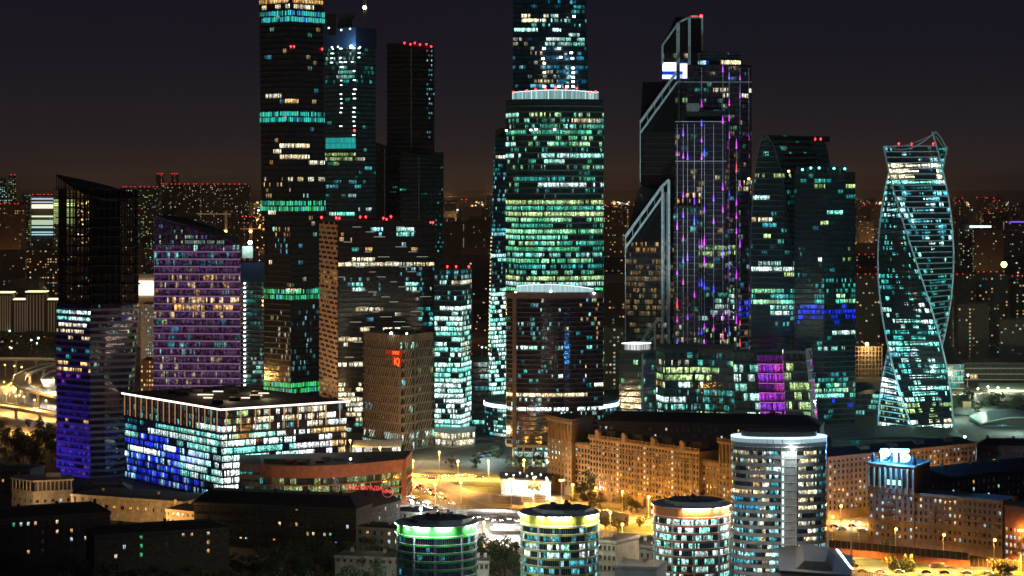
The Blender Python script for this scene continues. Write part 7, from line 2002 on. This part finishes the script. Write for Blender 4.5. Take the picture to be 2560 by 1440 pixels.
fb(-5,62,628,2900,.16,'warm',.55,'long slab with many warm windows at the left frame edge',None,FARW[2],0,seed=12,parts=True)
fb(60,150,625,2920,.28,'warm',.7,'slab dotted with dozens of warm windows left of the leaf-roofed tower',None,FARW[2],0,seed=13,parts=True)
fb(150,345,632,2950,.14,'warm',.5,'long slab of warm windows behind the leaf-roofed tower',None,FARW[2],0,seed=14,parts=True)
fb(-5,100,700,2700,.06,'cream',.3,'plain pale slab behind the lit classical ministry',None,FARW[1],0,seed=15)
# classical ministry with outlined cornices
r = thing('lit_ministry', 'low classical ministry with bright outlined cornices by the left edge', 'public building', (X(50,2600), 2600, 0))
OUT = lamp_material('cornice_light', (1, .9, .55), 1.5)
for x0, x1, yt, d in ((-8,28,733,2560),(28,66,750,2570),(64,112,731,2555),(104,146,750,2570)):
    fp = block((X(x0,d),float(d)), (X(x1,d),float(d)), 20); z = Z(yt,d); MB().loft([ring(fp,0),ring(fp,z)],[0]).build('wall', FARW[2], r)
    MB().loft([ring(fp,z,.4),ring(fp,z+1.2,.4)],[0]).build('cornice_light', OUT, r)
    for i in range(6): MB().box((fp[0][0]+(fp[1][0]-fp[0][0])*(i+.5)/6, d-.3, z*.6), (1.0,.4,z*.7)).build('glowing_pilaster', lamp_material('pilaster_glow', (.7,.5,.25), .07) if i == 0 else bpy.data.materials['pilaster_glow'], r)  # pilasters glow themselves in place of light on them
# bright white shed between the two left towers
r = thing('floodlit_shed', 'dazzling white floodlit shed between leaf-roofed and purple towers', 'building', (X(364,2500),2500,0))
fp = block((X(340,2500),2500.0),(X(392,2500),2500.0),20); MB().loft([ring(fp,0),ring(fp,Z(685,2500))],[0]).build('wall', CREAM, r)
MB().face(((X(341,2498),2498,Z(738,2498)),(X(391,2498),2498,Z(738,2498)),(X(391,2498),2498,Z(702,2498)),(X(341,2498),2498,Z(702,2498))),0,(2.2,1.9,1.4)).build('glowing_front', LED, r)  # front glows itself in place of floodlight on it
fb(352,384,760,1900,.5,'cyan',.5,'blue glazed office sliver between leaf-roofed and purple towers',None,FARW[1],0,2.8,1.6,seed=16,parts=True,name='office_block',cat='office block',skewed=False)
fb(352,384,900,1640,.5,'warm',.8,'low warm lit block at the foot of the purple tower',None,FARW[0],0,3,1.6,seed=17,parts=True,skewed=False)
fb(600,640,545,4100,.04,'warm',.4,'dark half built tower right of the purple one with red crane lamps',None,FARW[2],4,seed=18)
# concrete frame under construction left of the LED tower
r = thing('concrete_frame', 'concrete frame under construction with blue netting and a column of white lamps', 'building site', (X(628,2000),2000,0))
d = 2000.0; fp = block((X(600,d),d),(X(662,d),d),20); zt = Z(705,d); nfl = 24
for k in range(nfl+1): MB().loft([ring(fp,k*zt/nfl),ring(fp,k*zt/nfl+.5)],[0]).build('floor_slab', CONC, r)
MB().loft([ring(fp,0,-3),ring(fp,zt,-3)],[0]).build('core', DARK, r)
storeys(r, offset(fp,-2.9), 0, zt, nfl, 2.4, [(596,880,662,950,'mint',.5,.5,2)], (.35,'teal',.22), 531, dim=(.01,.016,.016))
MB().loft([ring(fp,zt,.3),ring(fp,Z(655,d),.3)],[0]).build('netting', NET, r)
for k in range(nfl): MB().box((X(612,d),d-.6,(k+.7)*zt/nfl),(1.3,.5,1.0)).build('work_lamp', WLAMP, r)
MB().box((X(620,d),d-2,Z(630,d)),(9,4,10)).build('lit_hoist', mat('hoist_sheet',(.5,.6,.55),.6), r)
MB().ball((X(627,d),d-5,Z(606,d)),1.8).build('flood_lamp', WLAMP, r)
lamp_light('site_light', (X(622,d),d-12,Z(618,d)), 5000, (.7,1,.95), 1.0)
for px, y0, y1, dd, lb, cm in ((565,700,527,2700,'glowing yellow crane mast right of the purple tower','y'),(627,660,560,2300,'red glowing crane standing over the netted concrete frame','r')):
    t = thing('tower_crane', lb, 'crane', (X(px,dd),dd,0)); cmn = lamp_material('crane_glow_'+('yellow' if cm=='y' else 'red'), (.5,.3,.08) if cm=='y' else (.5,.03,.03), .35)  # crane steel glows itself in place of lamp light
    m = MB()
    zz = Z(y0,dd)
    for sx in (-1,1): m.bar((X(px,dd)+sx,dd,0),(X(px,dd)+sx,dd,Z(y1,dd)),.4,.4)
    while zz < Z(y1,dd): m.bar((X(px,dd)-1,dd,zz),(X(px,dd)+1,dd,zz+3),.25,.25); zz += 3
    m.build('mast', cmn, t); m = MB(); zj = Z(y1+(8 if cm=='y' else 12),dd); m.bar((X(px-(70 if cm=='y' else 27),dd),dd,zj),(X(px+(12 if cm=='y' else 26),dd),dd,zj),.9,.9); m.build('jib', cmn, t)
    MB().ball((X(px,dd),dd-2,Z(578,dd)),1.6).build('flood_lamp', SODIUM, t)
# mid gaps
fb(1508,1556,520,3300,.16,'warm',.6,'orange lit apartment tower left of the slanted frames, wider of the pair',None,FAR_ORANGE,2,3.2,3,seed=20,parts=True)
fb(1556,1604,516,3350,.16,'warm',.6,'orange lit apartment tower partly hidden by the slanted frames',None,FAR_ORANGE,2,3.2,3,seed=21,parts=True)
fb(1512,1560,820,1980,.10,'cream',.6,'dark block with small windows between framed and small crown towers',None,FARW[1],0,seed=22,parts=True)
fb(1095,1165,560,4200,.02,'lime',.4,'dark slab with two lit stair columns above the bright office tower',None,FARW[2],0,seed=23,parts=True)
fb(1165,1226,552,4300,.05,'lime',.4,'dark slab with a green lit stair column left of the slim tower',None,FARW[2],0,seed=24,parts=True)
fb(2140,2195,640,2900,.11,'warm',.5,'dark block with red roof lamps between square and twisted towers',None,FARW[2],3,seed=25,parts=True)
fb(2140,2200,690,2500,.12,'cream',.5,'grey block with slim windows between square and twisted towers',None,FARW[1],4,seed=26,parts=True)
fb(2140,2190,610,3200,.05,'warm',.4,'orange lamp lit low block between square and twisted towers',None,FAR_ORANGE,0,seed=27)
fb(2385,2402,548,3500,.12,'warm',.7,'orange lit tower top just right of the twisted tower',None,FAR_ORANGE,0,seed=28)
fb(2400,2436,562,3400,.15,'cream',.5,'pale slab block right of the twisted tower under a white light line',None,FARW[1],0,seed=29,parts=True)
fb(2436,2512,575,3100,.09,'cream',.5,'dark wide block under the white light line at the right',None,FARW[2],0,seed=30,parts=True)
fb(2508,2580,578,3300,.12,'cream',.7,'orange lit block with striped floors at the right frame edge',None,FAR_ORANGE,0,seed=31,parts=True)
fb(2384,2430,690,2500,.06,'lime',.6,'grey tower block with a bright green stair column right of the twisted tower',None,FARW[1],3,seed=32,parts=True)
fb(2440,2525,685,2350,.10,'warm',.5,'tall dark tower block with five red roof lamps right of the twisted tower',None,FARW[2],5,seed=33,parts=True)
fb(2525,2580,695,2500,.09,'warm',.5,'dark tower block with red roof lamps at the right frame edge',None,FARW[2],4,seed=34,parts=True)
fb(2395,2470,760,2250,.09,'warm',.4,'low dark block before the tall dark tower block on the right',None,FARW[2],0,seed=35)
fb(2500,2580,800,2200,.10,'warm',.4,'low dark block at the right edge above the long brick row',None,FARW[2],0,seed=36)
r = thing('lit_site', 'floodlit concrete skeleton under construction left of the twisted tower', 'building site', (X(2168,2100),2100,0))
d = 2100.0; fp = block((X(2138,d),d),(X(2205,d),d),18); zt = Z(868,d)
for k in range(8): MB().loft([ring(fp,k*zt/7),ring(fp,k*zt/7+.5)],[0]).build('floor_slab', STONE, r)
for i in range(9):
    MB().box((fp[0][0]+(fp[1][0]-fp[0][0])*i/8,d+.5,zt/2),(.6,.6,zt)).build('column', STONE, r)
MB().loft([ring(fp,0,-4),ring(fp,zt,-4)],[0]).build('core', FARW[0], r); MB().ball((X(2166,d),d-3,zt+3),1.7).build('flood_lamp', SODIUM, r)
lamp_light('site_light', (X(2166,d),d-9,zt+1), 26000, (1,.7,.35), 1.0)
m = MB(); d = 3395.0; m.face(((X(2424,d),d,Z(569,d)),(X(2478,d),d,Z(569,d)),(X(2478,d),d,Z(564,d)),(X(2424,d),d,Z(564,d))),0,(1.6,2.2,2.2)); tag(m.build('light_line_sign', LED), 'long cold white light line above the dark wide block on the right', 'light sign')
m = MB(); d = 3290.0; m.face(((X(2524,d),d,Z(556.5,d)),(X(2562,d),d,Z(556.5,d)),(X(2562,d),d,Z(553,d)),(X(2524,d),d,Z(553,d))),0,(.25,.12,.9)); tag(m.build('light_line_sign', LED), 'violet light line above the orange lit block at the right edge', 'light sign')
t = thing('green_lamp', 'brilliant lime-green lamp on a mast among the dark blocks on the right', 'lamp', (*G(2510,700)[:2],0)); q = G(2510,700)
dg = 2380.0; MB().cyl(X(2510,dg),dg,0,Z(664,dg),.5,.3,8).build('mast', STEEL, t); MB().ball((X(2510,dg),dg,Z(661,dg)),3.0).build('lamp', lamp_material('lime_lamp', (.55,1,.12), 12), t)
# loose mass of blocks towards the horizon: each its own object
rf_ = random.Random(2024); nb = 0
zones = (('left of the leaf-roofed tower', 0, 142, 60), ('between leaf-roofed and purple towers', 300, 660, 70), ('in the gap left of the slim tower', 1108, 1232, 40), ('in the gap right of the green-lit tower', 1508, 1604, 24), ('in the gap left of the twisted tower', 2136, 2206, 30), ('right of the twisted tower', 2370, 2570, 66))
for zn, xa, xb, cnt in zones:
    for i in range(cnt):
        D = 2600*math.exp(rf_.random()*1.75); hgt = rf_.choice((18,26,40,55,70)) if D < 5000 else rf_.choice((30,50,70,90))
        px = rf_.uniform(xa, xb); w = rf_.uniform(30, 95)/D*F
        yt = HY + (EYE-hgt)/D*F
        far = 'far' if D > 6000 else 'distant'; tall = 'tower' if hgt > 45 else 'low block'; red = 2 if (hgt > 60 and rf_.random() < .2) else 0
        pal = rf_.choice(('warm','warm','cream','mix'))
        lb = '%s %s, %s windows%s %s' % (far, tall, {'warm':'few amber','cream':'few cream','mix':'mixed colour'}[pal], ' and red lamps' if red else '', zn)
        fb(px-w/2, px+w/2, yt, D, rf_.choice((.03,.06,.10)), pal, .8, lb, lb, FARW[rf_.choice((0,1,2,2))], red, 3.4, 4.0, seed=1000+nb); nb += 1
# thousands of lamps of far streets: nobody could count them
m = MB(); rl = random.Random(99)
for i in range(8500):
    D = 2300*math.exp(rl.random()**.8*2.2); px = rl.uniform(-20, 2580); s = D*.00016*rl.choice((.7,1,1,1.5,2.2)); x_, z_ = X(px, D), rl.uniform(6, 14)
    c = rl.choice(((1,.50,.14),(1,.55,.18),(1,.62,.25),(1,.8,.5),(.7,1,.8),(1,.5,.12))); f = rl.choice((.5,1,2,4))
    m.loft([[(x_-s,D-s,z_),(x_+s,D-s,z_),(x_+s,D+s,z_),(x_-s,D+s,z_)],[(x_-s,D-s,z_+2*s),(x_+s,D-s,z_+2*s),(x_+s,D+s,z_+2*s),(x_-s,D+s,z_+2*s)]],[0],col=(c[0]*f,c[1]*f,c[2]*f))
tag(m.build('far_street_lights', LED), 'scattered amber lights of far streets out to the horizon', 'street lights', None, 'stuff')
# wood on the far bank
m = MB()
for i in range(5200):
    px = rl.choice((rl.uniform(0,145), rl.uniform(0,145), rl.uniform(1500,1620), rl.uniform(2130,2210), rl.uniform(2380,2570))); py = rl.uniform(770, 890) if px < 200 else rl.uniform(700, 830); q = G(px, py); z_ = rl.uniform(2, 12); s = rl.uniform(.8, 2.2)
    ax = Vector((rl.gauss(0,1),rl.gauss(0,1),rl.gauss(0,1))).normalized(); o_ = ax.orthogonal().normalized(); w_ = ax.cross(o_); p = Vector((q[0],q[1],z_))
    m.face([tuple(p+o_*s),tuple(p+w_*s),tuple(p-o_*s),tuple(p-w_*s)])
tag(m.build('far_wood', LEAF), 'dark far woods between the lit blocks and the viaducts', 'woods', None, 'stuff')
# a plane's lit path is left out: only what stands in the place is built
# ---------------------------------------------------------------- city haze
def haze():
    m = bpy.data.materials.new('haze'); m.use_nodes = True
    n, l = m.node_tree.nodes, m.node_tree.links; n.clear()
    v = n.new('ShaderNodeVolumePrincipled'); o = n.new('ShaderNodeOutputMaterial')
    v.inputs['Color'].default_value = (.80, .78, .80, 1); v.inputs['Density'].default_value = HAZE; v.inputs['Anisotropy'].default_value = .3
    l.new(v.outputs[0], o.inputs['Volume'])
    b = MB(); b.box((0, 34000, 179), (82000, 71000, 362)); ob = b.build('haze', m)
    tag(ob, 'thin brown city haze over the whole scene', None, None, 'stuff')
HAZE = 2.2e-5
haze()
